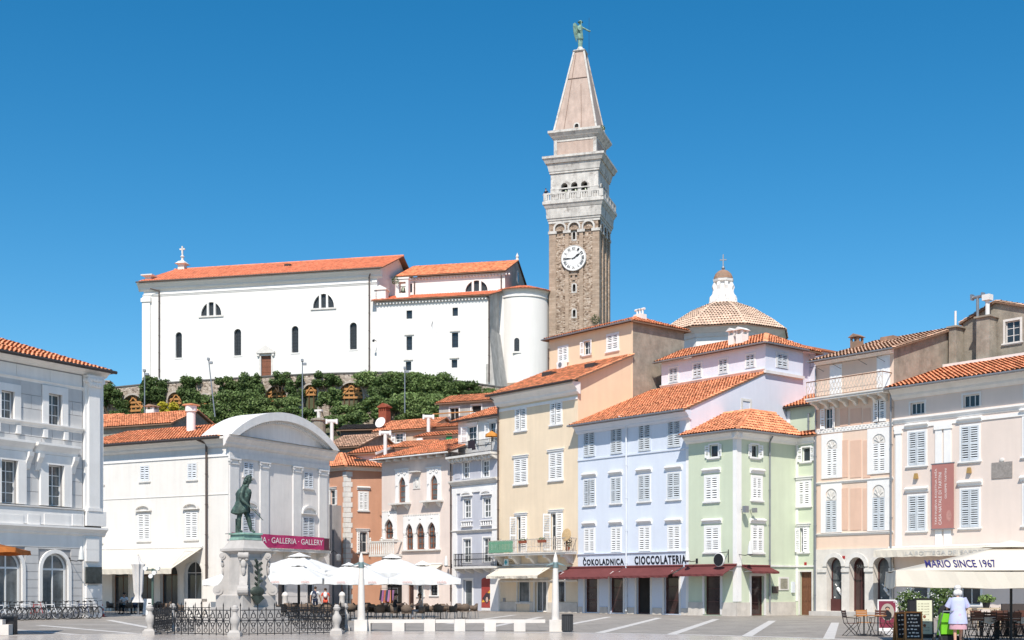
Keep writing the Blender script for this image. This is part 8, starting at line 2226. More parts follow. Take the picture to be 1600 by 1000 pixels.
# ---- parasols
def parasol(label, x, Z, half, ze, zp, val=.28, mat=WHITEF, rot=0.0, tiers=0, group='white café parasols', pole=IRON, cx=None, name='parasol', wy=None, letters=None, sagk=1.0):
    fr = Fr(X_at(x, Z) if cx is None else cx, Z, 0, R(rot)); t = thing(name, label, 'parasol', fr, group)
    wy = wy or half
    m = MB(); N_ = 8; Cn = [(-half, -wy), (half, -wy), (half, wy), (-half, wy)]
    kt = .16
    for s in range(4):
        A, B = Cn[s], Cn[(s + 1) % 4]; vv = []
        for j in range(N_ + 1):
            f_ = j / N_ * (1 - kt)
            for i in range(N_ + 1):
                u = i / N_; ex = A[0] + (B[0] - A[0]) * u; ey = A[1] + (B[1] - A[1]) * u
                sag = -.10 * sagk * math.sin(math.pi * u) * math.sin(math.pi * min(1, f_ + .05)) - .035 * sagk * math.sin(math.pi * u) * (1 - f_)
                tier = 0
                if tiers: tier = .05 * (math.floor(f_ * tiers) - f_ * tiers) + .02
                vv.append((ex * (1 - f_), ey * (1 - f_), ze + (zp - ze) * f_ + sag * (half / 2) + tier))
        m.add(vv, [(j * (N_ + 1) + i, j * (N_ + 1) + i + 1, (j + 1) * (N_ + 1) + i + 1, (j + 1) * (N_ + 1) + i) for j in range(N_) for i in range(N_)])
    can = m.build('canopy', mat, t, smooth=30); so = can.modifiers.new('Solid', 'SOLIDIFY'); so.thickness = .012; so.offset = -1
    m = MB(); z = ze + (zp - ze) * (1 - kt) ; k = kt * 1.5
    m.add([(c[0] * k, c[1] * k, z + .03) for c in Cn] + [(0, 0, zp + .12)], [(0, 1, 4), (1, 2, 4), (2, 3, 4), (3, 0, 4), (3, 2, 1, 0)]); m.build('vent_cap', mat, t)
    if val:
        m = MB(); vv = []
        for s in range(4):
            A, B = Cn[s], Cn[(s + 1) % 4]; n = 26; vv = []
            for i in range(n + 1):
                u = i / n; ex = A[0] + (B[0] - A[0]) * u; ey = A[1] + (B[1] - A[1]) * u; w = 1 + .012 * math.sin(i * 1.9 + s)
                sg_ = -.035 * math.sin(math.pi * u) * (half / 2)
                vv += [(ex * 1.001, ey * 1.001, ze + sg_ + .012), (ex * w, ey * w, ze + sg_ - val + .012 * math.sin(i * 1.1))]
            m.add(vv, [(i * 2, i * 2 + 1, i * 2 + 3, i * 2 + 2) for i in range(n)])
        v = m.build('valance', mat, t); so = v.modifiers.new('Solid', 'SOLIDIFY'); so.thickness = .01
        v['kind'] = 'stuff' if False else v.get('kind', '') or 'part'
        del v['kind']
    MB().cyl((0, 0, .05), (0, 0, zp), .04, .04, 10).build('pole', pole, t)
    MB().box(-.4, .4, -.4, .4, 0, .08).build('base', ZINC, t)
    m = MB()
    for c in Cn: m.bar((0, 0, zp - .1), (c[0] * .98, c[1] * .98, ze - .02), .025, .03); m.bar((0, 0, zp - .75), (c[0] * .5, c[1] * .5, (zp + ze) / 2 - .1), .02, .025)
    m.build('ribs', ZINC, t)
    if letters:
        for s in (0,):
            for u in (-.62, .34): text(letters, pm('faded_red', (.72, .42, .38), var=0, bump=0), t, fr, u * half, ze - val * .85, -wy * 1.012 - .012, w=half * .26, h=val * .55, ext=.003)
    return t, fr
parasol('white parasol in the front row next to the statue pedestal', 466, 68, 1.65, 2.22, 3.02, rot=-4, letters='cockta')
parasol('white parasol in the front row directly behind the left lamp post', 562, 68, 1.68, 2.20, 2.98, rot=2, letters='cockta')
parasol('white parasol at the right end of the front row', 660, 67.5, 1.85, 2.2, 3.05, rot=8, pole=FRAMEW, letters='cockta')
parasol('tiered white parasol rising behind the front row next to the pedestal', 468, 77, 2.35, 2.75, 3.75, rot=-10, tiers=5)
parasol('tiered white parasol rising behind the front row left of the narrow house', 612, 76, 2.3, 2.65, 3.65, rot=12, tiers=5)
parasol('white parasol half hidden behind the statue pedestal', 372, 72, 1.72, 2.15, 2.85, rot=5)
parasol('white parasol behind the left lamp post in the back row', 545, 74, 1.6, 2.5, 3.1, rot=20)
OCR = pm('orange_parasol', (.58, .20, .05), rough=.9, var=.08, bump=0, alpha_tr=.3)
parasol('orange parasol reaching in at the left edge of the picture', -62, 46.5, 2.15, 3.12, 3.62, .16, OCR, rot=14, group=None)
fr = Fr(X_at(216, 79), 79, 0, 0); t = thing('closed_parasol', 'folded grey-white parasol in front of the gallery awning', 'parasol', fr)
m = MB(); n = 16; vv = []
PR = [(.05, 3.75), (.16, 3.4), (.36, 3.2), (.30, 3.0), (.26, 2.2), (.23, 1.5), (.16, 1.25), (.27, .95), (.32, .85)]
for r_, z in PR:
    for i in range(n):
        a = 2 * math.pi * i / n; k = r_ * (1 + (.22 if i % 2 else -.12)); vv.append((k * math.cos(a), k * math.sin(a), z))
m.add(vv, [(j * n + i, (j * n + (i + 1) % n), (j + 1) * n + (i + 1) % n, (j + 1) * n + i) for j in range(len(PR) - 1) for i in range(n)])
m.build('folded_canopy', pm('grey_canvas', (.60, .58, .57), rough=.9, var=.1, scale=4, bump=.1), t, smooth=35); MB().cyl((0, 0, 0), (0, 0, 3.8), .04).build('pole', ZINC, t); MB().box(-.35, .35, -.35, .35, 0, .1).build('base', ZINC, t)

CB, CZ2, CRT = 15.5, 39.75, -12.0
t, fr = parasol('large cream parasol with dark blue lettering at the right edge', 0, CZ2, 3.6, 2.22, 3.06, .48, CREAMF, cx=CB, group=None, pole=IRON, rot=CRT, wy=2.0, sagk=0)
tl = math.atan2(3.06 - 2.22, 2.0)
u0, u1 = fr.s(1447, -1.8), fr.s(1558, -1.8)
text('MARIO SINCE 1967', pm('navy_lettering', (.03, .025, .14), var=0, bump=0, rough=.8), t, fr, 0, 0, 0, w=u1 - u0, h=.62, off=.012, ext=.006)
Mx = Matrix.Translation((u0, -2.0 + .18, 2.22 + .18 * math.tan(tl) + .012)) @ Matrix.Rotation(-(math.pi / 2 - tl), 4, 'X')
for lt in TXT:
    for v in lt.data.vertices: v.co = Mx @ v.co

# ---- café furniture
RAT = pm('brown_rattan', (.16, .115, .085), rough=.8, var=.3, scale=14, bump=.4, bscale=60)
def make_chair(name, label, group):
    t = thing(name, label, 'chair', Fr(0, 0, 0, 0), group)
    MB().frust(-.24, .24, -.24, .24, .40, .45, .01).build('seat', RAT, t)
    m = MB(); n = 8; vv = []
    for z, r_ in ((.44, .27), (.85, .30)):
        for i in range(n + 1):
            a = R(-20) + R(220) * i / n; vv.append((r_ * math.cos(a), r_ * .95 * math.sin(a), z - (0 if .9 < a < 2.3 or z < .5 else .12)))
    m.add(vv, [(i, i + 1, n + 2 + i, n + 1 + i) for i in range(n)]); b = m.build('backrest', RAT, t, smooth=60); so = b.modifiers.new('Solid', 'SOLIDIFY'); so.thickness = .03
    for sx in (-1, 1):
        for sy in (-1, 1): MB().cyl((sx * .21, sy * .2, .41), (sx * .24, sy * .24, 0), .016, .013, 6).build('leg', ZINC, t)
    return t
def make_table(name, label, group, mat=None):
    t = thing(name, label, 'table', Fr(0, 0, 0, 0), group)
    MB().box(-.38, .38, -.38, .38, .72, .75).build('table_top', mat or pm('brown_table', (.12, .085, .065), var=.2, bump=0, rough=.5), t); MB().cyl((0, 0, .04), (0, 0, .72), .03).build('column', IRON, t)
    MB().box(-.28, .28, -.04, .04, 0, .04).box(-.04, .04, -.28, .28, 0.001, .041).build('foot', IRON, t)
    return t
TABS = [(438, 69.5, 10), (478, 72.5, -5), (512, 68, 12), (548, 72, 0), (588, 69, 20), (638, 67, 4), (688, 70.5, -12), (722, 73, 15), (455, 76, 0), (510, 77, 5), (575, 77, 8), (620, 75, -5), (660, 75, 10)]
ch0 = tb0 = None
ordn = ['first', 'second', 'third', 'fourth', 'fifth', 'sixth', 'seventh', 'eighth']
OCC = {}
for ti, (x, Z, rt) in enumerate(TABS):
    row = 'front' if ti < 8 else 'back'; k = ordn[ti] if ti < 8 else ordn[ti - 8]
    where = '%s from the left in the %s parasol row' % (k, row)
    fr = Fr(X_at(x, Z), Z, 0, R(rt)); lab = 'small brown café table, the %s' % where; grp = 'café tables under the white parasols'
    if tb0 is None:
        tb0 = make_table('cafe_table', lab, grp); tb0.matrix_world = fr.M; PF[tb0.name] = fr
    else: copy_tree(tb0, fr, lab, grp)
    for ci, (a, sd) in enumerate(((0, 'far'), (90, 'left'), (180, 'near'), (270, 'right'))):
        if (ti in (5,) and ci == 0): continue
        d_ = .62 + .08 * ((ti * 7 + ci * 3) % 4) / 3
        aa = R(rt + a + ((ti * 13 + ci * 29) % 20 - 10)); px_, py_ = fr.o.x - math.sin(aa) * d_, fr.o.y + math.cos(aa) * d_
        cf2 = Fr(px_, py_, 0, aa); lab = 'brown woven chair on the %s side of the %s' % (sd, '%s %s-row parasol table' % (k, row)); grp = 'woven chairs under the white parasols'
        if ch0 is None:
            ch0 = make_chair('woven_chair', lab, grp); ch0.matrix_world = cf2.M; PF[ch0.name] = cf2
        else: copy_tree(ch0, cf2, lab, grp)
        OCC[(ti, sd)] = cf2
for ti, (x, Z) in enumerate(((187, 85.5), (206, 87), (245, 84.5), (303, 74.5), (325, 74))):
    nm = ['leftmost gallery awning table', 'second gallery awning table', 'gallery table beside the folded parasol', 'left table by the white stone block', 'right table by the white stone block'][ti]
    fr = Fr(X_at(x, Z), Z, 0, R(5 * ti)); copy_tree(tb0, fr, 'small brown café table, the %s' % nm, 'café tables by the gallery')
    for ci, (a, sd) in enumerate(((90, 'left'), (270, 'right'), (0, 'far'))):
        aa = R(a + 8 * ti - 10); cf2 = Fr(fr.o.x - math.sin(aa) * .66, fr.o.y + math.cos(aa) * .66, 0, aa); copy_tree(ch0, cf2, 'brown woven chair on the %s side of the %s' % (sd, nm), 'woven chairs by the gallery'); OCC[('g', ti, sd)] = cf2

t = thing('stone_planter', 'long white stone block behind the railing left of the pedestal', 'stone block', Fr(X_at(288, 72), 72, 0, R(-6))); MB().box(0, 1.0, 0, .9, 0, 1.12).box(1.0, 3.0, .15, .85, 0, .95).build('block', STB, t)
for lab, x, Z in (('white stone bollard right of the statue pedestal', 445.5, 88), ('white stone bollard below the coral house', 534.5, 90)):
    t = thing('stone_bollard', lab, 'bollard', Fr(X_at(x, Z), Z, 0, 0)); MB().lathe([(.24, 0), (.22, .1), (.19, 1.15), (.23, 1.2), (.23, 1.28), (.16, 1.42), (.02, 1.5)], 14).build('shaft', STB, t, smooth=40)
t = thing('sign_board', 'white folding sign board beside the folded parasol', 'sign', Fr(X_at(232, 82), 82, 0, R(6)))
MB().add([(-.32, -.22, 0), (.32, -.22, 0), (.30, 0, 1.05), (-.30, 0, 1.05), (-.32, -.18, 0), (.32, -.18, 0), (.30, .04, 1.05), (-.30, .04, 1.05)], [(0, 1, 2, 3), (7, 6, 5, 4), (0, 3, 7, 4), (1, 5, 6, 2), (3, 2, 6, 7), (0, 4, 5, 1)]).build('front_board', TRIMW, t); MB().add([(-.32, .26, 0), (.32, .26, 0), (.30, .05, 1.04), (-.30, .05, 1.04), (-.32, .22, 0), (.32, .22, 0), (.30, .01, 1.04), (-.30, .01, 1.04)], [(0, 1, 2, 3), (7, 6, 5, 4), (0, 3, 7, 4), (1, 5, 6, 2), (3, 2, 6, 7), (0, 4, 5, 1)]).build('rear_board', TRIMW, t)
for k in (0, 1): MB().box(-.02, .16, -.16 + .09 * k, -.12 + .09 * k, .28 + .32 * k, .48 + .32 * k).build('printed_icon', IRON, t)
t = thing('spotlight_post', 'green post with a cluster of white spotlights left of the statue', 'lamp post', Fr(X_at(238.5, 58), 58, 0, 0))
MB().cyl((0, 0, 0), (0, 0, 2.6), .055, .05, 10).build('pole', pm('green_post', (.07, .11, .09), var=.2, bump=0, rough=.5), t); MB().box(-.3, .3, -.03, .03, 2.5, 2.56).build('crossbar', MATS['green_post'], t)
for dx, dz_ in ((-.3, 2.6), (.26, 2.6), (.1, 2.4), (-.05, 2.25)): MB().cyl((dx, -.18, dz_), (dx, .1, dz_ + .03), .10, .07, 10).build('spotlight', TRIMW, t)
t = thing('traffic_cone', 'red and white traffic cone at the corner of the grand left building', 'cone', Fr(X_at(159.5, 77.5), 77.5, 0, 0)); CR = pm('cone_red', (.50, .04, .03), var=.05, bump=0, rough=.6)
MB().box(-.2, .2, -.2, .2, 0, .04).lathe([(.15, .04), (.125, .2)], 14).lathe([(.105, .36), (.085, .5)], 14).lathe([(.06, .64), (.03, .76), (.02, .77)], 14).build('cone', CR, t); MB().lathe([(.125, .2), (.105, .36)], 14).build('white_band', TRIMW, t); MB().lathe([(.085, .5), (.06, .64)], 14).build('white_band', TRIMW, t)

# ---- bicycles
RUBB = pm('tyre_rubber', (.02, .02, .02), var=.1, bump=0, rough=.8)
BFR = pm('bike_frame', (.70, .70, .72), var=.05, bump=0, rough=.35)
def make_bike(label, group):
    t = thing('bicycle', label, 'bicycle', Fr(0, 0, 0, 0), group)
    def tor(m, cx_, r0, r1, n=22):
        for i in range(n):
            a, b = 2 * math.pi * i / n, 2 * math.pi * (i + 1) / n
            m.cyl((cx_ + r0 * math.cos(a), 0, .34 + r0 * math.sin(a)), (cx_ + r0 * math.cos(b), 0, .34 + r0 * math.sin(b)), r1, r1, 5)
    for cx_ in (-.52, .53):
        m = MB(); tor(m, cx_, .325, .022); w = m.build('wheel', RUBB, t)
        m = MB(); tor(m, cx_, .30, .01)
        for i in range(14): a = 2 * math.pi * i / 14; m.cyl((cx_, 0, .34), (cx_ + .3 * math.cos(a), 0, .34 + .3 * math.sin(a)), .003, .003, 3)
        m.cyl((cx_, -.05, .34), (cx_, .05, .34), .025, .025, 8); m.build('rim', ZINC, w)
    m = MB(); bb, st_, hd, hd2 = (-.08, 0, .30), (-.24, 0, .80), (.36, 0, .82), (.39, 0, .66)
    for p_, q_ in ((bb, st_), (st_, hd), (bb, hd2), (hd, hd2), (bb, (-.52, 0, .34)), (st_, (-.52, 0, .34)), (hd2, (.53, 0, .34))): m.cyl(p_, q_, .019, .019, 7)
    m.cyl(st_, (-.27, 0, .93), .014, .014, 7); m.cyl(hd, (.34, 0, .98), .014, .014, 7); m.build('frame', BFR, t)
    m = MB(); m.ball((-.29, 0, .955), (.14, .075, .035), 10, 6); m.build('saddle', IRON, t, smooth=50)
    m = MB(); m.path([(.40, -.28, 1.03), (.36, -.12, 1.0), (.34, 0, .98), (.36, .12, 1.0), (.40, .28, 1.03)], .014, 6); m.build('handlebar', IRON, t)
    m = MB(); m.lathe([(.09, -.006), (.09, .006)], 14); m.xf(Matrix.Translation((-.08, -.03, .30)) @ Matrix.Rotation(R(90), 4, 'X')); m.bar((-.08, -.05, .30), (.05, -.05, .19), .02, .02); m.bar((-.08, .05, .30), (-.21, .05, .41), .02, .02); m.box(.02, .11, -.1, -.04, .17, .2); m.box(-.25, -.16, .04, .1, .4, .43); m.build('crank', ZINC, t)
    for cx_, a0, a1 in ((-.52, 20, 170), (.53, 40, 150)):
        m = MB()
        for i in range(8):
            a, b = R(a0 + (a1 - a0) * i / 8), R(a0 + (a1 - a0) * (i + 1) / 8); m.bar((cx_ + .36 * math.cos(a), 0, .34 + .36 * math.sin(a)), (cx_ + .36 * math.cos(b), 0, .34 + .36 * math.sin(b)), .045, .008)
        m.build('mudguard', IRON, t)
    return t
bcols = [('white', (.75, .75, .76)), ('dark blue', (.03, .05, .12)), ('black', (.02, .02, .022)), ('silver', (.42, .43, .45)), ('red', (.35, .03, .03))]
seqb = [2, 0, 3, 2, 0, 0, 4, 3, 0, 2, 3, 0, 1, 2, 2]
b0_ = None; cnt = {}
for i, ci in enumerate(seqb):
    x = -14 + 166 * i / (len(seqb) - 1); s = lf.s(x, -2.1); p = lf.w(s, -2.1 + .15 * ((i * 7) % 3))
    fr = Fr(p.x, p.y, 0, lf.ang - R(90) + R((i * 31) % 36 - 8)); nm, c = bcols[ci]; cnt[nm] = cnt.get(nm, 0) + 1
    lab = '%s bicycle, %s %s one from the left in the row' % (nm, ['first', 'second', 'third', 'fourth', 'fifth', 'sixth'][cnt[nm] - 1], nm)
    mt = pm('bike_' + nm.replace(' ', '_'), c, var=.05, bump=0, rough=.3)
    if b0_ is None:
        b0_ = make_bike(lab, 'bicycles parked along the left building'); b0_.matrix_world = fr.M; PF[b0_.name] = fr; first_m = mt
        for k_ in KIDS[b0_.name]:
            if k_.name.startswith('frame'): k_.data.materials[0] = BFR; k_.material_slots[0].link = 'OBJECT'; k_.material_slots[0].material = mt
    else:
        c_ = copy_tree(b0_, fr, lab, 'bicycles parked along the left building')
        for k_ in KIDS[c_.name]:
            if k_.name.startswith('frame'): k_.material_slots[0].link = 'OBJECT'; k_.material_slots[0].material = mt
# ---- café terrace on the right
DW = pm('dark_slat_wood', (.11, .045, .03), var=.25, scale=6, bump=0, rough=.5)
ORW = pm('orange_slat_wood', (.45, .19, .06), var=.2, scale=6, bump=0, rough=.5)
PLW = pm('pale_slat_wood', (.55, .43, .30), var=.2, scale=6, bump=0, rough=.6)
def folding_chair(label, group, fr):
    t = thing('folding_chair', label, 'chair', fr, group)
    for k in range(5): MB().box(-.21, .21, -.2 + k * .085, -.13 + k * .085, .44, .46).build('seat_slat', DW, t)
    for k in range(3): MB().box(-.21, .21, .235 + k * .015, .255 + k * .015, .66 + k * .085, .73 + k * .085).build('back_slat', DW, t)
    for sx in (-.2, .2):
        m = MB(); m.path([(sx, .3, .93), (sx, .2, .46), (sx, -.22, 0)], .013, 6); m.path([(sx, -.2, .45), (sx, .26, 0)], .013, 6); m.path([(sx, -.2, .62), (sx, .22, .66)], .012, 6); m.path([(sx, -.2, .44), (sx, -.2, .62)], .011, 6); m.build('side_frame', IRON, t)
    m = MB(); m.bar((-.2, -.22, .02), (.2, -.22, .02), .015, .015); m.bar((-.2, .26, .02), (.2, .26, .02), .015, .015); m.build('stretcher', IRON, t)
    return t
def gfr(x, Z, a=0): return Fr(X_at(x, Z), Z, 0, R(a))
fc_ = folding_chair('dark slatted folding chair left of the small terrace table', 'slatted folding chairs on the terrace', gfr(1330, 45.6, 95))
def fch(x, Z, a, lab, wood=None, grp='slatted folding chairs on the terrace'):
    return copy_tree(fc_, gfr(x, Z, a), lab, grp, {'dark_slat_wood': wood} if wood else None)
fch(1350, 46.6, 5, 'orange slatted folding chair behind the small terrace table', ORW)
fch(1371, 45.8, -40, 'dark slatted folding chair right of the small terrace table'); fch(1396, 45.6, -88, 'dark slatted folding chair beside the chalk boards')
def rtable(x, Z, lab, mat, r_=.35, grp='round terrace tables'):
    t = thing('round_table', lab, 'table', gfr(x, Z), grp); MB().lathe([(r_, .72), (r_, .745)], 20).build('table_top', mat, t); MB().cyl((0, 0, .03), (0, 0, .72), .025).build('column', IRON, t)
    MB().lathe([(.22, 0), (.22, .015), (.05, .05)], 14).build('foot', IRON, t)
rtable(1350, 45.4, 'small round table with iron foot between the folding chairs', ORW); rtable(1372, 45.0, 'small round table right of the first, in front of the folding chairs', ORW, .3)
for i, (x, Z) in enumerate(((1530, 41.5), (1585, 41.2), (1560, 44.5), (1600, 45))):
    w = ['nearest the pushchair', 'at front right', 'at back middle', 'at back right'][i]
    t = thing('dark_table', 'dark wooden table under the cream parasol %s' % w, 'table', gfr(x, Z, 3), 'dark tables under the cream parasol')
    MB().box(-.75, .75, -.4, .4, .70, .74).build('table_top', DW, t)
    for sx in (-.6, .6): MB().box(sx - .05, sx + .05, -.05, .05, 0, .70).box(sx - .06, sx + .06, -.3, .3, 0, .05).build('leg', IRON, t)
    if i < 2:
        n = thing('white_napkin', 'white cloth on the dark table %s' % w, 'cloth', gfr(x, Z, 3).sub(0, 0, 0, .742)); MB().add([(-.6, -.42, 0), (.6, -.42, 0), (.5, .1, 0), (-.5, .1, 0), (-.6, -.425, .012), (.6, -.425, .012), (.5, .1, .012), (-.5, .1, .012), (.2, -.43, -.22)], [(3, 2, 1, 0), (4, 5, 6, 7), (0, 1, 5, 4), (0, 8, 1), (1, 2, 6, 5), (3, 0, 4, 7)]).build('cloth', WHITEF, n)
    for j, (dx, a) in enumerate(((-.4, 0), (.4, 0), (-.4, 180), (.4, 180))):
        f2 = gfr(x, Z, 3).sub(dx, .62 if a == 0 else -.62, R(a + (j * 17 + i * 7) % 16 - 8)); copy_tree(fc_, f2, 'dark slatted chair on the %s %s of the dark table %s' % ('far' if a == 0 else 'near', 'left' if dx < 0 else 'right', w), 'dark chairs under the cream parasol')
for i, (x, Z) in enumerate(((1522, 52), (1560, 52.5), (1592, 53))): fch(x, Z, 10 * i - 5, 'pale wooden chair behind the cream parasol, %s of three' % ['leftmost', 'middle', 'rightmost'][i], PLW, 'pale wooden chairs by the pink house')
t = thing('pale_table', 'pale wooden table between the pale chairs by the pink house', 'table', gfr(1541, 52)); MB().box(-.5, .5, -.35, .35, .85, .9).build('table_top', PLW, t)
for sx in (-.45, .45):
    for sy in (-.3, .3): MB().box(sx - .03, sx + .03, sy - .03, sy + .03, 0, .85).build('leg', PLW, t)
t = thing('wicker_divider', 'dark wooden screen at the right edge behind the parasol pole', 'screen', gfr(1590, 47.5)); MB().box(-.6, 1.2, -.05, .05, 0, 1.12).build('panel', pm('dark_screen', (.07, .055, .05), var=.2), t)
def aboard(name, label, x, Z, w, h, a, front, frame, lean=.16, cat='sign'):
    t = thing(name, label, cat, gfr(x, Z, a)); fr = PF[t.name]
    for sg, nm in ((1, 'front_board'), (-1, 'rear_board')):
        m = MB(); m.add([(-w / 2, -sg * h * lean, 0), (w / 2, -sg * h * lean, 0), (w / 2, -sg * .01, h), (-w / 2, -sg * .01, h), (-w / 2, -sg * (h * lean - .03), 0), (w / 2, -sg * (h * lean - .03), 0), (w / 2, sg * .02, h), (-w / 2, sg * .02, h)], [(0, 1, 2, 3), (7, 6, 5, 4), (0, 3, 7, 4), (1, 5, 6, 2), (3, 2, 6, 7), (0, 4, 5, 1)]); m.build(nm, frame, t)
    k = .06 / h; m = MB(); yb = lambda z: -(h * lean) * (1 - z / h) - .012 * z / h - .008
    z0, z1 = h * .10, h * .95
    m.add([(-w / 2 + .05, yb(z0), z0), (w / 2 - .05, yb(z0), z0), (w / 2 - .05, yb(z1), z1), (-w / 2 + .05, yb(z1), z1), (-w / 2 + .05, yb(z0) + .006, z0), (w / 2 - .05, yb(z0) + .006, z0), (w / 2 - .05, yb(z1) + .006, z1), (-w / 2 + .05, yb(z1) + .006, z1)], [(0, 1, 2, 3), (7, 6, 5, 4), (0, 3, 7, 4), (1, 5, 6, 2), (3, 2, 6, 7), (0, 4, 5, 1)]); m.build('panel', front, t)
    return t, yb
CHK = pm('chalk_board', (.022, .022, .026), var=.2, bump=0, rough=.8); CHW = pm('chalk_white', (.62, .62, .62), var=.1, bump=0); MENU = pm('menu_paper', (.66, .66, .50), var=.06, bump=0, rough=.6); MAR = pm('maroon_panel', (.20, .025, .05), var=.15, bump=0, rough=.5)
def scrib(t, yb, w, rows, mat, h=.045):
    for z, a, b in rows:
        n = max(2, int((b - a) * w / .09))
        m = MB()
        for i in range(n): s = -w / 2 + w * a + w * (b - a) * i / n; m.box(s, s + w * (b - a) / n * (.55 + .3 * ((i * 7) % 3) / 2), yb(z) - .006, yb(z) - .001, z, z + h * (.7 + .3 * ((i * 5) % 2)))
        o = m.build('writing', mat, t); o['kind'] = 'stuff'
t, yb = aboard('chalk_board', 'black chalk board with white writing, right one of the pair', 1427, 40.6, .55, .95, -8, CHK, ORW); scrib(t, yb, .5, [(.15 + k * .11, .1 + .08 * (k % 2), .92 - .1 * (k % 3)) for k in range(7)], CHW)
t, yb = aboard('chalk_board', 'black chalk board with white writing, left one of the pair', 1409, 41.2, .5, .92, 12, CHK, ORW); scrib(t, yb, .45, [(.2 + k * .15, .15, .85) for k in range(5)], CHW)
t, yb = aboard('menu_stand', 'tall cream menu board in a black stand beside the chalk boards', 1444, 43.6, .6, 1.35, -10, MENU, IRON, .10); scrib(t, yb, .5, [(.25 + k * .09, .08, .9) for k in range(11) if k not in (2, 5)], pm('menu_text', (.42, .40, .30), var=0, bump=0), .03)
for z in (.42, .72): MB().ball((.0, yb(z), z), (.05, .012, .06), 10, 6).build('food_picture', WOODR, t)
t, yb = aboard('portrait_board', 'maroon sign board with an oval portrait behind the terrace tables', 1386, 51, .75, 1.25, -6, MAR, TRIM, .1)
fp = PF[t.name]
def disc(z, rx, rz, mat, nm, k): m = MB(); m.prism([(rx * math.cos(R(15 * i)), z + rz * math.sin(R(15 * i))) for i in range(24)], yb(z) - .03 - k, yb(z) - .02 - k); m.build(nm, mat, t)
disc(.75, .26, .34, pm('portrait_ground', (.42, .36, .30), var=.2, bump=0), 'portrait_oval', 0); disc(.62, .16, .17, IRON, 'portrait_coat', .011); disc(.83, .075, .10, SKIN, 'portrait_face', .013); disc(.90, .09, .07, IRON, 'portrait_hair', .0145); disc(.77, .065, .06, IRON, 'portrait_beard', .016)
aboard('black_board', 'plain black sign board behind the cream menu board', 1432, 45, .7, 1.3, 14, CHK, IRON, .1)
for lab, x, Z, h in (('white flowering oleander in a pot left of the menu board', 1426, 49, 1.6), ('white flowering oleander in a pot beside the woman', 1477, 47, 1.85)):
    t = thing('oleander', lab, 'plant', gfr(x, Z), 'potted oleanders'); MB().lathe([(.22, 0), (.3, .5), (.32, .52), (.26, .5), (.2, .08)], 14).build('pot', STB, t)
    B = [(.5 * math.cos(i * 2.1) * (.4 + .6 * (i % 3) / 2), .5 * math.sin(i * 2.1) * .7, .75 + (h - .95) * (i / 8), .34, .34, .28) for i in range(9)]
    V, F, T = leaf_cloud(1500, B, .12, .3); leaf_obj('foliage', LEAFM, V, F, T, t)
    m = MB()
    for b in B: m.path([(0, 0, .4), (b[0] * .5, b[1] * .5, b[2] * .7), (b[0], b[1], b[2])], .012, 5)
    m.build('stem', BARK, t)
    V, F, T = leaf_cloud(330, [(b[0] * 1.05, b[1] * 1.05, b[2], b[3] * 1.1, b[4] * 1.1, b[5] * 1.1) for b in B], .075, .85); o = leaf_obj('flowers', pm('white_petals', (.82, .80, .78), var=0, bump=0, alpha_tr=.3), V, F, T, t); o['kind'] = 'stuff'
t = thing('pot_plant', 'green grassy plant in a dark pot on the pale table', 'plant', gfr(1541, 52).sub(0, 0, 0, .9)); MB().lathe([(.12, 0), (.16, .22), (.13, .2)], 12).build('pot', IRON, t); V, F, T = leaf_cloud(260, [(0, 0, .36, .34, .3, .16)], .14); leaf_obj('foliage', LEAFL, V, F, T, t)

# ---- people
def seated(dx=0.0, arm=0.0):
    return {'hip': (0, .04, .56), 'chest': (dx, .0, .98), 'neck': (dx, -.01, 1.19), 'head': (dx, -.04, 1.33), 'shL': (-.19 + dx, 0, 1.10), 'elL': (-.27 + dx, -.10, .86), 'haL': (-.13, -.36, .80 + arm),
            'shR': (.19 + dx, 0, 1.10), 'elR': (.27 + dx, -.10, .86), 'haR': (.13, -.36, .80), 'knL': (-.12, -.42, .55), 'anL': (-.12, -.40, .10), 'knR': (.12, -.42, .55), 'anR': (.12, -.38, .10)}
def walking(k=1.0, st=.16, arm=.12):
    J = {'hip': (0, 0, .92), 'chest': (0, -.02, 1.28), 'neck': (0, -.03, 1.48), 'head': (0, -.06, 1.62), 'shL': (-.20, -.02, 1.41), 'elL': (-.26, .04 - arm, 1.14), 'haL': (-.25, -.04 - arm * 2, .92),
         'shR': (.20, -.02, 1.41), 'elR': (.26, .06 + arm * .5, 1.14), 'haR': (.25, .02 + arm, .90), 'knL': (-.09, -.06 - st * .4, .50), 'anL': (-.09, -st, .09), 'knR': (.09, -.04 + st * .4, .50), 'anR': (.09, st * 1.2, .11)}
    return {q: tuple(c * k for c in v) for q, v in J.items()}
cl = lambda n, c: pm('cloth_' + n, c, var=.12, bump=.1, rough=.9)
HB, HD, HW = pm('brown_hair', (.06, .035, .02), var=.3, bump=.3), pm('dark_hair', (.02, .016, .014), var=.3, bump=.3), pm('white_hair', (.70, .68, .66), var=.15, scale=8, bump=.4)
WHT, BLK, RED, NVY, GRY, TPE, BLU = cl('white', (.74, .74, .74)), cl('black', (.02, .02, .024)), cl('red', (.62, .09, .05)), cl('navy', (.03, .04, .08)), cl('grey', (.25, .25, .27)), cl('taupe', (.36, .28, .24)), cl('pale_blue', (.45, .52, .62))
def at_chair(key): f = OCC[key]; return Fr(f.o.x, f.o.y, 0, f.ang)
person('person in a white shirt and dark trousers seated at the leftmost gallery table', at_chair(('g', 0, 'far')), seated(), WHT, BLK, HD)
person('person in a pale blue top seated at the second gallery table', at_chair(('g', 1, 'far')), seated(.02, .05), BLU, NVY, HB)
person('person in a dark top seated left at the table behind the benches', at_chair((5, 'left')), seated(.03, .12), BLK, BLK, HD)
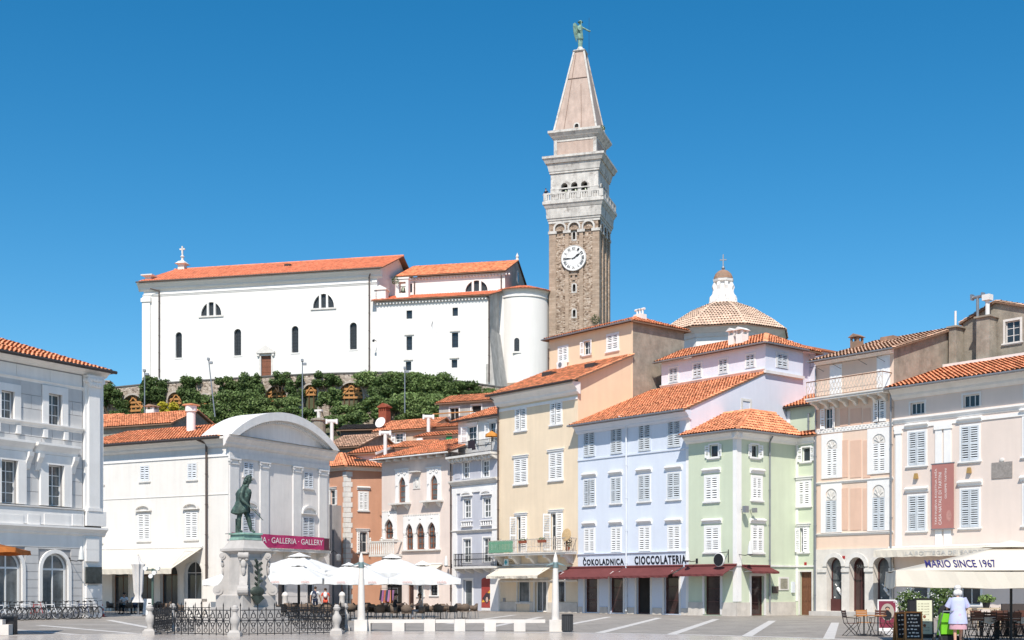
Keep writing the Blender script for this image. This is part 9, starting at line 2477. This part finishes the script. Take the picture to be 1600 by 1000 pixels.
person('person in a taupe top seated right at the table behind the benches', at_chair((5, 'right')), seated(-.03, .02), TPE, GRY, HB, hairlen=.06)
w1 = person('person in a white shirt with a dark backpack walking away behind the parasols', Fr(X_at(492.5, 84), 84, 0, R(172)), walking(1.06), WHT, NVY, HB)
bp_ = thing('backpack', 'dark blue backpack worn by the person in the white shirt', 'backpack', PF[w1.name].sub(0, .19, 0, 1.12)); MB().ball((0, 0, .22), (.16, .10, .25), 12, 8).build('bag', NVY, bp_, smooth=60); MB().ball((0, .09, .14), (.11, .05, .12), 10, 6).build('pocket', GRY, bp_, smooth=60)
w2 = person('person in a red outfit with a pale backpack walking away behind the parasols', Fr(X_at(508.5, 83), 83, 0, R(186)), walking(1.0, .12), RED, RED, HB, short=True)
bp_ = thing('backpack', 'small pale backpack worn by the person in the red outfit', 'backpack', PF[w2.name].sub(0, .18, 0, 1.10)); MB().ball((0, 0, .2), (.13, .08, .2), 12, 8).build('bag', WHT, bp_, smooth=60); MB().ball((0, .07, .12), (.09, .04, .09), 10, 6).build('pocket', TRIM, bp_, smooth=60)
person('tiny person in dark clothes leaning on the tower balcony', tf.sub(-TW - .45, -.5, R(-20), zb0), {q: v for q, v in walking(1.0, .05).items()}, BLK, BLK, HD)
WZ = 37.0; wfr = Fr(X_at(1497, WZ), WZ, 0, R(168))
J = {'hip': (0, 0, .92), 'chest': (0, -.05, 1.26), 'neck': (0, -.08, 1.44), 'head': (0, -.13, 1.57), 'shL': (-.18, -.06, 1.38), 'elL': (-.27, -.12, 1.13), 'haL': (-.24, -.40, 1.02), 'shR': (.18, -.06, 1.38), 'elR': (.28, -.10, 1.13), 'haR': (.26, -.40, 1.02),
     'knL': (-.09, -.10, .49), 'anL': (-.09, -.12, .09), 'knR': (.09, .03, .49), 'anR': (.10, .16, .11)}
wm = person('person with white hair in a flowered pale tunic pushing a green pushchair', wfr, J, None, None, HW, shoes=TRIMW)
TUN = pm('flowered_tunic', (.46, .49, .68), rough=.9, var=.08, scale=4, bump=.1, dark=(.55, .20, .36), dark_amt=.9, dark_scale=13, dark_lo=.57)
m = MB(); n = 20; rows_ = [(1.43, .10, .085, -.07), (1.40, .19, .11, -.06), (1.30, .215, .135, -.05), (1.1, .205, .14, -.03), (.92, .235, .18, 0), (.72, .265, .21, .0), (.66, .27, .215, 0)]; vv = []
for j, (z, rx, ry, cy) in enumerate(rows_):
    for i in range(n): a = 2 * math.pi * i / n; k = 1 + (.05 * math.sin(i * 2.5) if j > 3 else 0); vv.append((rx * k * math.cos(a), cy + ry * k * math.sin(a), z))
m.add(vv, [(j * n + i, j * n + (i + 1) % n, (j + 1) * n + (i + 1) % n, (j + 1) * n + i) for j in range(len(rows_) - 1) for i in range(n)])
for sx in (-1, 1): m.cyl((sx * .16, -.06, 1.385), (sx * .27, -.115, 1.14), .085, .095, 12)
m.build('tunic', TUN, wm, smooth=60)
m = MB(); m.lathe([(.225, .72), (.245, .60), (.25, .50), (.235, .50)], 18, sy=.8); m.build('skirt', cl('pink', (.58, .33, .38)), wm, smooth=60)
m = MB(); m.ball((0, -.09, 1.70), (.10, .10, .08), 12, 8); m.ball((-.05, -.06, 1.55), (.08, .08, .09), 10, 7); m.ball((.05, -.06, 1.55), (.08, .08, .09), 10, 7); m.build('hair_bun', HW, wm, smooth=60)
pc_ = thing('pushchair', 'bright green and black pushchair in front of the white-haired person', 'pushchair', Fr(X_at(1481, WZ + .55), WZ + .55, 0, R(175)))
LIME = pm('lime_fabric', (.16, .50, .02), rough=.8, var=.12, scale=4, bump=.1)
m = MB(); m.add([(-.26, .30, .35), (.26, .30, .35), (.26, .34, .95), (-.26, .34, .95), (-.26, -.30, .30), (.26, -.30, .30), (.26, .05, .98), (-.26, .05, .98)], [(3, 2, 1, 0), (4, 5, 6, 7), (0, 1, 5, 4), (1, 2, 6, 5), (2, 3, 7, 6), (3, 0, 4, 7)]); m.build('seat', LIME, pc_)
m = MB(); m.lathe([(.30, 0), (.29, .12), (.22, .24), (.08, .30)], 14, (0, .05, .92), sy=.9); m.build('hood', BLK, pc_, smooth=60)
m = MB(); m.box(-.25, .25, -.55, -.28, .22, .34); m.box(-.24, .24, -.1, .3, .14, .3); m.build('basket', BLK, pc_)
m = MB()
for sx in (-.28, .28): m.path([(sx, .62, 1.02), (sx, .3, .7), (sx, -.45, .16)], .016, 6); m.path([(sx, .05, .5), (sx, .38, .16)], .016, 6)
m.bar((-.28, .62, 1.02), (.28, .62, 1.02), .03, .03); m.build('frame', ZINC, pc_)
for sx in (-.3, .3):
    for y, r_ in ((-.45, .12), (.38, .15)):
        m = MB(); m.lathe([(r_, -.025), (r_, .025)], 16); m.xf(Matrix.Translation((sx, y, r_)) @ Matrix.Rotation(R(90), 4, 'Y')); m.build('wheel', RUBB, pc_)
